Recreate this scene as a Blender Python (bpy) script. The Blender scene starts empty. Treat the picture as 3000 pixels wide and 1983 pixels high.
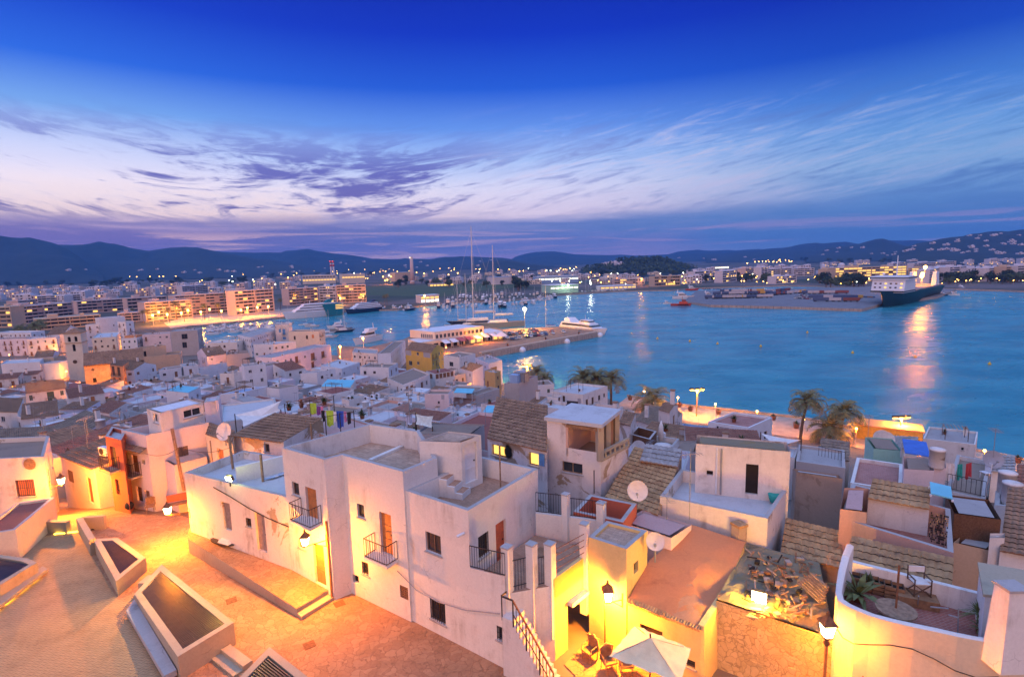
import bpy,math,random
from mathutils import Vector,Matrix,noise
S=bpy.context.scene
COL=S.collection
RAD=math.radians
random.seed(7)
# ---- camera
CAMH,FPX=46.0,1600.0
PITCH,ROLL=math.atan((991.5-767)/FPX),RAD(1.5)
FW=Vector((0,math.cos(PITCH),-math.sin(PITCH)))
R0,U0=Vector((1,0,0)),Vector((0,math.sin(PITCH),math.cos(PITCH)))
CR=math.cos(ROLL)*R0-math.sin(ROLL)*U0
CU=math.sin(ROLL)*R0+math.cos(ROLL)*U0
cam=bpy.data.cameras.new('camera')
cam.sensor_fit='HORIZONTAL';cam.sensor_width=36.0;cam.lens=36.0*FPX/3000.0
cam.clip_start=0.5;cam.clip_end=40000
co=bpy.data.objects.new('camera',cam);COL.objects.link(co);S.camera=co
M=Matrix((CR,CU,-FW)).transposed().to_4x4();M.translation=Vector((0,0,CAMH));co.matrix_world=M
S.render.engine='CYCLES'
S.cycles.use_denoising=True
S.cycles.max_bounces=5;S.cycles.diffuse_bounces=3;S.cycles.glossy_bounces=2
S.cycles.transmission_bounces=2;S.cycles.volume_bounces=0;S.cycles.transparent_max_bounces=4
S.cycles.sample_clamp_indirect=6;S.cycles.caustics_reflective=False;S.cycles.caustics_refractive=False
S.view_settings.view_transform='Standard';S.view_settings.look='None'
S.view_settings.exposure=0.35;S.view_settings.gamma=1.0
# ---- world: dusk sky
def NT(tree):
 tree.nodes.clear()
 def N(t,**k):
  n=tree.nodes.new(t)
  for a,v in k.items():
   if a=='ins':
    for i,x in v.items():
     if isinstance(x,bpy.types.NodeSocket):tree.links.new(x,n.inputs[i])
     else:n.inputs[i].default_value=x
   else:setattr(n,a,v)
  return n
 return N
def mth(N,op,a,b=0.0,clamp=False,c=0.0):
 n=N('ShaderNodeMath',operation=op,use_clamp=clamp,ins={0:a,1:b,2:c});return n.outputs[0]
def ramp(N,fac,stops,interp='LINEAR'):
 n=N('ShaderNodeValToRGB',ins={0:fac});cr=n.color_ramp;cr.interpolation=interp
 while len(cr.elements)<len(stops):cr.elements.new(0.5)
 for e,(p,c)in zip(cr.elements,stops):e.position=p;e.color=(*c,1)if len(c)==3 else c
 return n.outputs[0]
def mix(N,fac,a,b,bt='MIX'):
 n=N('ShaderNodeMix',data_type='RGBA',blend_type=bt,ins={0:fac,6:a,7:b});return n.outputs[2]
def sr(r,g,b):
 f=lambda c:(c/255/12.92)if c<11 else ((c/255+0.055)/1.055)**2.4
 return (f(r),f(g),f(b))
def maprange(N,v,a,b,c=0.0,d=1.0,smooth=False):
 n=N('ShaderNodeMapRange',interpolation_type='SMOOTHSTEP' if smooth else 'LINEAR',ins={0:v,1:a,2:b,3:c,4:d});return n.outputs[0]
W=bpy.data.worlds.new('World');S.world=W;W.use_nodes=True
N=NT(W.node_tree);L=W.node_tree.links
tc=N('ShaderNodeTexCoord');D=tc.outputs['Generated']
sep=N('ShaderNodeSeparateXYZ',ins={0:D});dx,dy,dz=sep.outputs
el=mth(N,'MAXIMUM',dz,0.0)
az=mth(N,'ARCTAN2',dx,dy)
E1=lambda c:c
Lst=[(0.0,sr(245,185,205)),(.05,sr(225,175,215)),(.085,sr(255,228,228)),(.13,sr(252,240,255)),(.175,sr(210,218,255)),(.225,sr(120,170,240)),(.285,sr(34,102,226)),(.36,sr(0,58,200)),(.46,sr(0,32,168)),(1.0,sr(40,80,175))]
Cst=[(0.0,sr(190,150,205)),(.05,sr(160,155,215)),(.085,sr(240,222,242)),(.13,sr(228,228,255)),(.175,sr(172,200,252)),(.225,sr(100,150,238)),(.285,sr(28,90,215)),(.36,sr(0,48,192)),(.46,sr(0,26,158)),(1.0,sr(40,80,170))]
Rst=[(0.0,sr(110,150,210)),(.05,sr(85,135,200)),(.085,sr(105,150,208)),(.13,sr(130,172,222)),(.175,sr(105,158,224)),(.225,sr(62,122,212)),(.285,sr(12,70,192)),(.36,sr(0,40,172)),(.46,sr(0,18,140)),(1.0,sr(40,76,165))]
cl,cc,crr=ramp(N,el,Lst),ramp(N,el,Cst),ramp(N,el,Rst)
fl=maprange(N,az,-0.15,-0.72,0,1,True);fr=maprange(N,az,0.05,0.62,0,1,True)
sky=mix(N,fr,mix(N,fl,cc,cl),crr)
def sh(x,y):return mth(N,'MULTIPLY',x,y)
azl=mth(N,'ADD',az,.34);bowl=mth(N,'SUBTRACT',el,sh(sh(azl,azl),.33));rise_=mth(N,'SUBTRACT',el,sh(az,.17))
def cloud(su,v_,sv,seed,detail,dist,rough=.6):
 cv=N('ShaderNodeCombineXYZ',ins={0:sh(az,su),1:sh(v_,sv),2:seed})
 return N('ShaderNodeTexNoise',ins={'Vector':cv.outputs[0],'Scale':1.0,'Detail':detail,'Roughness':rough,'Distortion':dist}).outputs[0]
c1,c1b,c2,c3=cloud(3.2,bowl,17,5.3,9,1.6,.64),cloud(9,bowl,48,9.1,9,2.4,.66),cloud(2.6,rise_,24,8.4,9,.9,.64),cloud(8,rise_,66,1.7,9,1.6,.66)
lf=mth(N,'ADD',sh(c1,.60),sh(c1b,.40));rt=mth(N,'ADD',sh(c2,.6),sh(c3,.4))
lo_=cloud(2.3,bowl,9,4.4,3,.4,.5);lf=mth(N,'ADD',lf,sh(mth(N,'SUBTRACT',lo_,.52),.55))
lw=maprange(N,az,.16,-.16,0,1,True)
w1=sh(sh(maprange(N,lf,.47,.60,0,.95,True),sh(maprange(N,el,.062,.10,0,1,True),maprange(N,el,.25,.15,.0,1,True))),lw)
sky=mix(N,w1,sky,mix(N,maprange(N,el,.07,.2),(*sr(104,84,160),1),(*sr(98,108,198),1)))
pw=sh(sh(maprange(N,lf,.56,.40,0,.9,True),sh(maprange(N,el,.048,.075,0,1,True),maprange(N,el,.155,.10,0,1,True))),maprange(N,az,.1,-.35,0,1,True))
sky=mix(N,pw,sky,mix(N,maprange(N,el,.06,.11),(1.0,.66,.60,1),(1.05,.86,.88,1)))
rw=mth(N,'SUBTRACT',1.0,lw);bd=sh(maprange(N,el,.06,.105,0,1,True),maprange(N,el,.27,.16,0,1,True))
sky=mix(N,sh(sh(maprange(N,rt,.47,.63,0,.85,True),bd),rw),sky,mix(N,maprange(N,az,.1,.7),(*sr(226,214,242),1),(*sr(146,172,220),1)))
sky=mix(N,sh(sh(maprange(N,rt,.51,.37,0,.7,True),bd),rw),sky,mix(N,maprange(N,az,.1,.7),(*sr(118,122,196),1),(*sr(70,112,185),1)))
nb=cloud(3.0,el,62,2.0,8,.5,.6);nb2=cloud(2.2,el,20,6.6,7,.8,.6)
eb=mth(N,'ADD',el,sh(mth(N,'SUBTRACT',nb2,.5),.075))
bank=sh(maprange(N,eb,.088,.066,0,1,True),maprange(N,el,.0,.03,.45,1.0))
slit=sh(maprange(N,nb,.50,.60,0,1,True),maprange(N,el,.066,.045,0,1,True))
bankc=mix(N,maprange(N,az,-.6,.35),mix(N,nb2,(*sr(88,96,172),1),(*sr(130,112,184),1)),mix(N,nb2,(*sr(70,118,186),1),(*sr(104,146,206),1)))
sky=mix(N,sh(bank,maprange(N,nb2,.36,.52,.45,.92)),sky,bankc)
sky=mix(N,sh(slit,maprange(N,az,-.9,.7,.9,.4)),sky,mix(N,maprange(N,az,-.5,.3),(*sr(253,205,205),1),(*sr(190,162,208),1)))
high=maprange(N,el,.46,.72,0,1,True);sky=mix(N,high,sky,(.54,.78,1.46,1))  # overhead sky out of view brightened as added fill light
rear=mth(N,'MULTIPLY',maprange(N,dy,.12,-.35,0,1,True),maprange(N,el,.6,.25,0,1,True));sky=mix(N,rear,sky,(.66,.36,.29,1))  # warm fill added to the unseen sky behind the camera
below=maprange(N,dz,0.0,-0.02)
sky=mix(N,below,sky,(*sr(70,80,140),1))
bg=N('ShaderNodeBackground',ins={0:sky,1:0.82})
ni=N('ShaderNodeTexSky',sky_type='NISHITA',sun_disc=False,sun_elevation=RAD(-2),sun_rotation=RAD(-75))
bg2=N('ShaderNodeBackground',ins={0:ni.outputs[0],1:0.05})
ad=N('ShaderNodeAddShader',ins={0:bg.outputs[0],1:bg2.outputs[0]})
wo=N('ShaderNodeOutputWorld',ins={0:ad.outputs[0]})
# ---- soft warm low light (afterglow / floodlit ramparts behind)
sun=bpy.data.lights.new('sun','SUN');sun.energy=0.85;sun.angle=RAD(35);sun.color=(1.0,.54,.36)
so=bpy.data.objects.new('sun',sun);COL.objects.link(so)
so.rotation_euler=Vector((0.42,1.0,-0.34)).to_track_quat('-Z','Y').to_euler()
# ---- pixel helpers (photo pixels of 3000 x 1983 -> places in the world)
def ray(px,py):return FW+CR*((px-1500)/FPX)-CU*((py-991.5)/FPX)
def at(c,z):
 d=ray(*c);k=(z-CAMH)/d.z;return Vector((d.x*k,d.y*k,z))
def aty(c,y):
 d=ray(*c);k=y/d.y;return Vector((d.x*k,y,CAMH+d.z*k))
def crop(ox,oy,s):return lambda x,y:(ox+x/s,oy+y/s)
R1,R2,R3,R4,R5=[crop(o,1150,1.8825)for o in (0,500,1100,1600,2200)]
M1,M2,M3=[crop(o,900,3.70625)for o in (0,580,1140)]
M4,M5=crop(1700,1050,3.70625),crop(2300,1080,3.3886)
F6,F7=crop(0,650,3.1627),crop(750,650,3.1627)
C1,C2,C3=[crop(o,640,3.1627)for o in (1100,1500,2250)]
def onplane(c,p0,p1):
 """pixel ray against the vertical plane through p0-p1: distance along p0->p1 and height"""
 d=ray(*c);e=(p1-p0);e=Vector((e.x,e.y,0));ln=e.length;e/=ln;n=Vector((e.y,-e.x,0))
 den=d.dot(n)
 if abs(den)<1e-6:return 0,0
 k=(Vector((p0.x,p0.y,0))-Vector((0,0,0))).dot(n)/den
 q=Vector((0,0,CAMH))+d*k
 return (q-Vector((p0.x,p0.y,0))).dot(e),q.z
def lerp(a,b,t):return a+(b-a)*t
def plin(v,tab):
 if v<=tab[0][0]:return tab[0][1]
 for (a,p),(b,q)in zip(tab,tab[1:]):
  if v<=b:return p+(q-p)*(v-a)/(b-a)
 return tab[-1][1]
SHORE=[(-400,330),(-200,330),(-120,300),(-70,262),(-36,222),(-10,205),(12,192),(36,171),(70,143),(106,112),(160,70),(260,-10)]
def ground(x,y):
 ys=plin(x,SHORE);t=(y-36)/max(ys-12-36,5)
 if x<-30:t+=(-30-x)*0.0022
 t=min(max(t,0),1)
 return 29-26.9*(1-(1-t)**1.7)
def solve(c,h,y0=30,y1=330):
 """farthest place along the pixel ray where a roof of height h would stand on the hillside"""
 y=y1;f=lambda y:(lambda q:q.z-ground(q.x,y)-h)(aty(c,y));best=(-1e9,0)
 while y>y0 and f(y)<=0:
  if y>48:best=max(best,(f(y),y))
  y-=1.0
 if y<48:return aty(c,best[1])
 lo,hi=y,y+1.0
 for _ in range(30):
  m=(lo+hi)/2
  if f(m)>0:lo=m
  else:hi=m
 return aty(c,lo)
 # ---- materials
MATS={}
def newmat(name):
 m=bpy.data.materials.new(name);m.use_nodes=True;MATS[name]=m
 return m,NT(m.node_tree)
def finish(N,bsdf):N('ShaderNodeOutputMaterial',ins={0:bsdf})
def pos(N,scale=(1,1,1),rot=(0,0,0),obj=False):
 v=N('ShaderNodeTexCoord').outputs['Object']if obj else N('ShaderNodeNewGeometry').outputs['Position']
 return N('ShaderNodeMapping',ins={0:v,2:rot,3:scale}).outputs[0]
def nz(N,vec,scale,detail=4,rough=.6,dist=0.0):
 return N('ShaderNodeTexNoise',ins={'Vector':vec,'Scale':scale,'Detail':detail,'Roughness':rough,'Distortion':dist}).outputs[0]
def bump(N,h,strength=.3,dist=.03):
 return N('ShaderNodeBump',ins={'Strength':strength,'Distance':dist,'Height':h}).outputs[0]
def prin(N,col,rough=.8,normal=None,metal=0.0,**k):
 ins={'Base Color':col if not isinstance(col,tuple)else (*col[:3],1),'Roughness':rough,'Metallic':metal}
 if normal is not None:ins['Normal']=normal
 ins.update(k)
 return N('ShaderNodeBsdfPrincipled',ins=ins).outputs[0]
def plain(name,col,rough=.7,var=.18,sc=3.0,metal=0.0,bmp=.15,**k):
 m,N=newmat(name)
 v=pos(N);n=nz(N,v,sc,5)
 c=mix(N,maprange(N,n,.3,.7),(*[x*(1-var)for x in col],1),(*[min(x*(1+var),1)for x in col],1))
 finish(N,prin(N,c,rough,bump(N,nz(N,v,sc*6,3),bmp,.02),metal,**k));return m
def sh_(N,a,b):return mth(N,'MULTIPLY',a,b)
def plaster(name,c,stain=(.30,.24,.19),amt=.35,peel=None,pa=.56,rough=.9):
 """lime-washed wall: blotches, runs down from the top, fine trowel marks, optional peeled patches"""
 m,N=newmat(name);v=pos(N)
 a=nz(N,v,.55,6,.65,.4);b=nz(N,pos(N,(1.6,1.6,.16)),1.1,5,.7);f=nz(N,v,9,3)
 c0=mix(N,maprange(N,f,.3,.7),(*[x*.9 for x in c],1),(*c,1))
 st=mth(N,'MULTIPLY',maprange(N,a,.46,.74,0,1,True),maprange(N,b,.40,.72,0,1,True))
 col=mix(N,mth(N,'MULTIPLY',st,amt*1.6,True),c0,(*stain,1))
 col=mix(N,maprange(N,nz(N,v,.25,2),.35,.7,0,.22),col,(*[x*.72 for x in c],1))
 vw=N('ShaderNodeVectorMath',operation='ADD',ins={0:v,1:N('ShaderNodeTexNoise',ins={'Vector':v,'Scale':1.1,'Detail':5}).outputs['Color']}).outputs[0]
 pt=N('ShaderNodeSeparateColor',ins={0:N('ShaderNodeTexVoronoi',ins={'Vector':vw,'Scale':.55}).outputs['Color']}).outputs[0]
 col=mix(N,maprange(N,pt,.55,.8,0,.13,True),col,(*[x*.62 for x in c],1))
 ck=sh_(N,maprange(N,N('ShaderNodeTexVoronoi',feature='DISTANCE_TO_EDGE',ins={'Vector':vw,'Scale':.8}).outputs[0],.012,.003),maprange(N,nz(N,v,.9,3),.55,.68))
 col=mix(N,mth(N,'MULTIPLY',ck,.55),col,(*[x*.35 for x in c],1))
 h=mth(N,'ADD',mth(N,'MULTIPLY',f,.4),a)
 if peel:
  p=nz(N,v,.42,8,.62,.5);pk=maprange(N,p,pa,pa+.025,0,1)
  pc=mix(N,nz(N,v,4,5),(*[x*.6 for x in peel],1),(*[x*1.25 for x in peel],1))
  col=mix(N,pk,col,pc);h=mth(N,'SUBTRACT',h,mth(N,'MULTIPLY',pk,.8))
 finish(N,prin(N,col,rough,bump(N,h,.35,.04)));return m
plaster('white',(.80,.76,.72),amt=.5);plaster('cream',(.74,.66,.54));plaster('cool_white',(.74,.76,.80),amt=.22)
plaster('worn_white',(.76,.70,.66),(.24,.18,.14),.75,(.42,.33,.25),.60)
plaster('peeling',(.74,.69,.68),(.25,.19,.16),.8,(.40,.29,.20),.54)
plaster('pink_white',(.80,.66,.66));plaster('lilac_white',(.76,.70,.78),amt=.2);plaster('yellow',(.78,.47,.10),amt=.3);plaster('tan',(.62,.47,.33),amt=.5)
plaster('orange',(.72,.33,.14),amt=.3);plaster('redpaint',(.52,.13,.07),amt=.35);plaster('salmon',(.68,.42,.33),amt=.4)
plaster('greywall',(.46,.44,.44),amt=.5);plaster('brownwall',(.44,.33,.26),(.16,.11,.08),.8,(.34,.25,.19),.55)
plaster('lampglow_wall',(.80,.60,.26),(.45,.28,.10),.4);plaster('lampglow_cream',(.80,.62,.42),amt=.3);plaster('concrete',(.46,.38,.27),(.22,.18,.14),.45);plaster('coping',(.46,.43,.42),(.20,.17,.16),.6)  # first two plasters have sodium lamp glow put into their colour
plaster('bluewash',(.30,.46,.70),amt=.2);plaster('mintwall',(.36,.66,.55),amt=.2);plaster('ochre',(.62,.40,.16),(.3,.2,.1),.6)
plaster('apart',(.66,.50,.46),amt=.25);plaster('apart_pale',(.66,.64,.70),amt=.2);plaster('apart_tan',(.60,.46,.34),amt=.25)
plaster('deck_grey',(.40,.38,.38),(.20,.17,.15),.8,rough=.95);plaster('deck_pale',(.56,.57,.60),(.30,.27,.25),.6);plaster('deck_white',(.70,.71,.74),(.36,.33,.32),.5);plaster('deck_red',(.30,.10,.075),(.16,.07,.05),.6)
plaster('deck_brown',(.30,.22,.17),(.14,.10,.08),.7);plaster('deck_orange',(.55,.22,.10),(.34,.12,.06),.7,(.46,.24,.14),.60)
plaster('deck_moss',(.24,.20,.13),(.30,.17,.02),.9);plaster('pinkdeck',(.58,.36,.33),(.36,.2,.17),.5)
def tilemat(name,a,b,c):
 m,N=newmat(name);v=pos(N)
 n=nz(N,v,2.6,3,.7);k=N('ShaderNodeTexVoronoi',ins={'Vector':v,'Scale':2.4}).outputs['Color']
 ks=N('ShaderNodeSeparateColor',ins={0:k}).outputs[0]
 col=mix(N,ks,(*a,1),(*b,1));col=mix(N,maprange(N,n,.55,.72),col,(*c,1))
 col=mix(N,maprange(N,nz(N,v,.5,4),.5,.75,0,.6),col,(*[x*.45 for x in a],1))
 finish(N,prin(N,col,.92,bump(N,nz(N,v,12,4),.4,.03)));return m
tilemat('tiles',(.25,.13,.075),(.38,.21,.12),(.13,.09,.065));tilemat('tiles_red',(.26,.105,.07),(.34,.15,.10),(.15,.07,.05));tilemat('tiles_old',(.22,.15,.11),(.32,.23,.16),(.11,.09,.07))
tilemat('tiles_gold',(.38,.20,.09),(.54,.32,.15),(.20,.12,.07))
def paving(name,a,b,joint,scale,kind='brick',jw=.02,rot=0.0,bs=.5):
 m,N=newmat(name);v=pos(N,rot=(0,0,rot));n=nz(N,v,.8,5)
 if kind=='brick':
  t=N('ShaderNodeTexBrick',ins={'Vector':v,'Color1':(*a,1),'Color2':(*b,1),'Mortar':(*joint,1),'Scale':scale,'Mortar Size':jw,'Mortar Smooth':.3,'Bias':0.0,'Brick Width':.5,'Row Height':.25 if bs==.5 else bs})
  col=t.outputs[0];h=mth(N,'SUBTRACT',1.0,t.outputs[1])
 elif kind=='stone':
  vw=N('ShaderNodeVectorMath',operation='ADD',ins={0:v,1:N('ShaderNodeTexNoise',ins={'Vector':v,'Scale':1.2,'Detail':3}).outputs['Color']}).outputs[0]
  e=N('ShaderNodeTexVoronoi',feature='DISTANCE_TO_EDGE',ins={'Vector':vw,'Scale':scale}).outputs[0]
  cc=N('ShaderNodeSeparateColor',ins={0:N('ShaderNodeTexVoronoi',ins={'Vector':vw,'Scale':scale}).outputs['Color']}).outputs[0]
  h=maprange(N,e,0,jw*2,0,1,True);col=mix(N,h,(*joint,1),mix(N,cc,(*a,1),(*b,1)))
 else:
  sx=N('ShaderNodeSeparateXYZ',ins={0:v})
  wx=mth(N,'MULTIPLY',mth(N,'PINGPONG',mth(N,'MULTIPLY',sx.outputs[0],1.0),.14),.9)
  yy=mth(N,'FRACT',mth(N,'MULTIPLY',mth(N,'ADD',sx.outputs[1],wx),scale))
  h=mth(N,'MULTIPLY',maprange(N,yy,0,jw,0,1,True),maprange(N,yy,1.0,1-jw,0,1,True))
  col=mix(N,h,(*joint,1),mix(N,nz(N,v,3.5,3),(*a,1),(*b,1)))
 col=mix(N,maprange(N,n,.46,.72,0,.62),col,(*[x*.5 for x in a],1))
 col=mix(N,maprange(N,nz(N,v,7,4),.3,.7,0,.3),col,(*[min(1,x*1.35)for x in b],1))
 finish(N,prin(N,col,.85,bump(N,mth(N,'ADD',h,mth(N,'MULTIPLY',nz(N,v,14,3),.4)),.6,.02)));return m
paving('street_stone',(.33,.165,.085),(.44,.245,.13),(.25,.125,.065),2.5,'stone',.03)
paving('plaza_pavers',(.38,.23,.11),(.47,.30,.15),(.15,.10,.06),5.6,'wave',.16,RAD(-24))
paving('terrace_tile',(.40,.25,.17),(.56,.38,.27),(.24,.17,.13),1.15,'brick',.012,RAD(33));paving('terrace_small',(.36,.20,.13),(.46,.27,.18),(.22,.14,.10),2.2,'brick',.012,RAD(52))
paving('brick_red',(.28,.09,.07),(.38,.14,.10),(.42,.26,.22),2.4,'brick',.02,RAD(-20));paving('brick_roof',(.36,.14,.11),(.44,.20,.16),(.46,.34,.32),2.6,'brick',.02,RAD(-14));paving('red_tile',(.30,.10,.07),(.36,.14,.10),(.40,.24,.20),1.5,'brick',.02,RAD(-16),.5)
paving('rubble_wall',(.56,.37,.15),(.70,.50,.24),(.34,.21,.09),3.6,'stone',.04);paving('church_stone',(.42,.29,.18),(.52,.38,.25),(.34,.24,.16),1.6,'stone',.03)
paving('quay_stone',(.34,.26,.22),(.46,.37,.31),(.2,.15,.12),.45,'brick',.02,RAD(30));paving('asphalt',(.10,.095,.10),(.15,.14,.14),(.10,.09,.09),.2,'stone',.01)
plain('promenade',(.46,.36,.28),.9,.2,.6);plain('pier_top',(.27,.17,.115),.9,.2,.3);plain('dock_grey',(.18,.18,.20),.9,.2,.2)
plain('iron',(.035,.025,.022),.5,.2);plain('rust',(.20,.085,.04),.9,.35,9);plain('grate',(.05,.045,.05),.45,.2,metal=.6);plain('darkhole',(.018,.014,.013),1.0,.2)
plain('wood',(.26,.14,.07),.8,.35,5);plain('wood_old',(.30,.19,.12),.9,.35,6);plain('wood_dark',(.10,.055,.035),.8,.3,6);plain('door_brown',(.22,.10,.05),.7,.25,4);plain('door_grey',(.34,.25,.21),.7,.2,4)
plain('door_orange',(.50,.19,.06),.7,.2,4);plain('shutter_brown',(.17,.09,.06),.75,.2,7);plain('shutter_green',(.06,.10,.08),.7,.2,7);plain('shutter_blue',(.10,.26,.52),.6,.2,6);plain('shutter_red',(.42,.10,.05),.7,.2,6);plain('shutter_grey',(.40,.38,.40),.7,.2,6);plain('frame_white',(.72,.72,.74),.5,.1)
plain('glass_dark',(.03,.035,.045),.12,.3,.8,bmp=.02);plain('glass_blue',(.08,.13,.22),.12,.3,.8,bmp=.02)
plain('white_metal',(.70,.72,.75),.45,.1);plain('grey_metal',(.30,.31,.33),.5,.15,metal=.4);plain('dish',(.66,.62,.60),.5,.12);plain('dish_dark',(.30,.33,.40),.6,.12);plain('steel',(.13,.11,.10),.3,.1,metal=.8);plain('asbestos',(.34,.32,.31),.95,.3,2.0)
plain('parasol_cloth',(.76,.64,.40),.9,.12,2);plain('canvas',(.72,.68,.64),.9,.12,2);plain('canvas_blue',(.05,.16,.55),.8,.15,2);plain('awning_cyan',(.16,.52,.66),.6,.12,1);plain('awning_white',(.70,.70,.74),.8,.12);plain('awning_red',(.38,.10,.12),.8,.15);plain('tarp',(.28,.34,.40),.8,.25)
plain('reed',(.15,.075,.04),.95,.35,14);plain('leaf',(.060,.085,.028),.7,.4,3);plain('leaf_dark',(.022,.040,.020),.8,.4,2);plain('leaf_pale',(.12,.14,.045),.7,.35,4);plain('palm_leaf',(.19,.18,.07),.75,.4,3);plain('palm_dry',(.20,.14,.07),.9,.3,4);plain('trunk',(.15,.10,.065),.95,.35,5)
plain('terracotta',(.40,.17,.09),.8,.2);plain('hull_white',(.72,.74,.78),.35,.06);plain('hull_navy',(.015,.03,.085),.3,.1);plain('hull_teal',(.0,.17,.22),.35,.1);plain('hull_green',(.004,.014,.010),.4,.15);plain('hull_grey',(.20,.22,.26),.5,.15);plain('hull_red',(.48,.06,.03),.45,.15);plain('boot_red',(.22,.05,.05),.6,.15);plain('teak',(.36,.24,.15),.7,.2);plain('mast',(.62,.60,.60),.4,.08);plain('sail_blue',(.03,.06,.26),.8,.15)
plain('tyre',(.015,.015,.015),.9,.2);plain('cont_blue',(.05,.09,.20),.6,.2);plain('cont_red',(.20,.06,.05),.6,.2);plain('cont_yellow',(.55,.34,.06),.6,.2);plain('cont_white',(.45,.45,.50),.6,.15);plain('buoy_yellow',(.75,.48,.04),.5,.1)
for nm,c in dict(cloth_lime=(.42,.62,.06),cloth_blue=(.04,.10,.50),cloth_black=(.02,.02,.025),cloth_pink=(.62,.22,.40),cloth_white=(.75,.73,.74),cloth_purple=(.20,.06,.26),cloth_red=(.45,.05,.06),cloth_teal=(.03,.35,.30),cloth_pale=(.60,.70,.68)).items():plain(nm,c,.95,.2,4)
for nm,c in dict(car_white=(.72,.72,.74),car_silver=(.40,.41,.44),car_black=(.02,.02,.025),car_blue=(.03,.06,.18),car_red=(.38,.03,.03),car_orange=(.6,.2,.04)).items():plain(nm,c,.28,.05)
def glow(name,col,s):
 m,N=newmat(name);e=N('ShaderNodeEmission',ins={0:(*col,1),1:s});finish(N,e.outputs[0]);return m
glow('lamp_hot',(1.0,.80,.38),14);glow('lamp_sodium',(1.0,.48,.08),22);glow('lamp_white',(.95,1.0,.72),20);glow('lit_warm',(1.0,.50,.12),1.6);glow('lit_yellow',(1.0,.56,.13),1.5);glow('lit_white',(1.0,.9,.6),2.4);glow('lit_red',(1.0,.14,.05),.9);glow('lit_green',(.2,1.0,.5),1.2);glow('flood_yellow',(1.0,.95,.55),26);glow('led_strip',(1.0,.62,.04),9);glow('glow_orange',(1.0,.30,.04),3);glow('lit_pink',(1.0,.3,.9),1.5);glow('lamp_red',(1.0,.06,.03),6)
plain('hedge',(.03,.045,.02),.9,.4,.3)
# ---- mesh builder
class MB:
 def __init__(s):s.v=[];s.f=[];s.m=[];s.mats=[];s.smooth=[]
 def mi(s,mat):
  if mat not in s.mats:s.mats.append(mat)
  return s.mats.index(mat)
 def add(s,vs,fs,mat,sm=False):
  o=len(s.v);s.v+=[Vector(v)for v in vs];k=s.mi(mat)
  for f in fs:s.f.append(tuple(i+o for i in f));s.m.append(k);s.smooth.append(sm)
  return s
 def quad(s,a,b,c,d,mat):return s.add([a,b,c,d],[(0,1,2,3)],mat)
 def hexa(s,lo,hi,mat):
  n=len(lo);fs=[tuple(range(n))[::-1],tuple(range(n,2*n))]+[(i,(i+1)%n,n+(i+1)%n,n+i)for i in range(n)]
  return s.add(list(lo)+list(hi),fs,mat)
 def prism(s,pts,z0,z1,mat):
  z=lambda q,i:q[i]if isinstance(q,(list,tuple))else q
  return s.hexa([(p[0],p[1],z(z0,i))for i,p in enumerate(pts)],[(p[0],p[1],z(z1,i))for i,p in enumerate(pts)],mat)
 def box(s,c,size,mat,rz=0.0,R=None):
  c=Vector(c);x,y,z=[q/2 for q in size];R=R or Matrix.Rotation(rz,3,'Z')
  q=lambda a,b,e:c+R@Vector((a,b,e))
  return s.hexa([q(-x,-y,-z),q(x,-y,-z),q(x,y,-z),q(-x,y,-z)],[q(-x,-y,z),q(x,-y,z),q(x,y,z),q(-x,y,z)],mat)
 def bar(s,a,b,w,h,mat):
  a,b=Vector(a),Vector(b);d=(b-a)
  if d.length<1e-6:return s
  d.normalize();u=d.cross(Vector((0,0,1)))
  u=u.normalized()if u.length>1e-4 else Vector((1,0,0))
  t=u.cross(d).normalized();u*=w/2;t*=h/2
  return s.hexa([a-u-t,a+u-t,a+u+t,a-u+t],[b-u-t,b+u-t,b+u+t,b-u+t],mat)
 def tube(s,pts,r,mat,n=8,cap=True):
  pts=[Vector(p)for p in pts];rs=r if isinstance(r,(list,tuple))else [r]*len(pts)
  vs=[];fs=[]
  for i,p in enumerate(pts):
   d=(pts[min(i+1,len(pts)-1)]-pts[max(i-1,0)]).normalized()
   u=d.cross(Vector((0,0,1)));u=u.normalized()if u.length>1e-3 else Vector((1,0,0));t=u.cross(d)
   for k in range(n):a=2*math.pi*k/n;vs.append(p+(u*math.cos(a)+t*math.sin(a))*rs[i])
  for i in range(len(pts)-1):
   for k in range(n):fs.append((i*n+k,i*n+(k+1)%n,(i+1)*n+(k+1)%n,(i+1)*n+k))
  s.add(vs,fs,mat,n>5)
  if cap:s.add(vs[:n],[tuple(range(n))],mat);s.add(vs[-n:],[tuple(range(n))],mat)
  return s
 def lathe(s,c,prof,mat,n=12,sm=True):
  c=Vector(c);vs=[c+Vector((r*math.cos(2*math.pi*k/n),r*math.sin(2*math.pi*k/n),z))for r,z in prof for k in range(n)]
  fs=[(i*n+k,i*n+(k+1)%n,(i+1)*n+(k+1)%n,(i+1)*n+k)for i in range(len(prof)-1)for k in range(n)]
  fs+=[tuple(range(n))[::-1],tuple(range((len(prof)-1)*n,len(prof)*n))]
  return s.add(vs,fs,mat,sm)
 def ball(s,c,r,mat,n=8):return s.lathe(c,[(max(r*math.cos(t),.001),r*math.sin(t))for t in [RAD(-88+176*i/n)for i in range(n+1)]],mat,n+2)
ORG={}
def link(o,parent=None):
 COL.objects.link(o)
 if parent is not None:o.parent=parent
 return o
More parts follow.
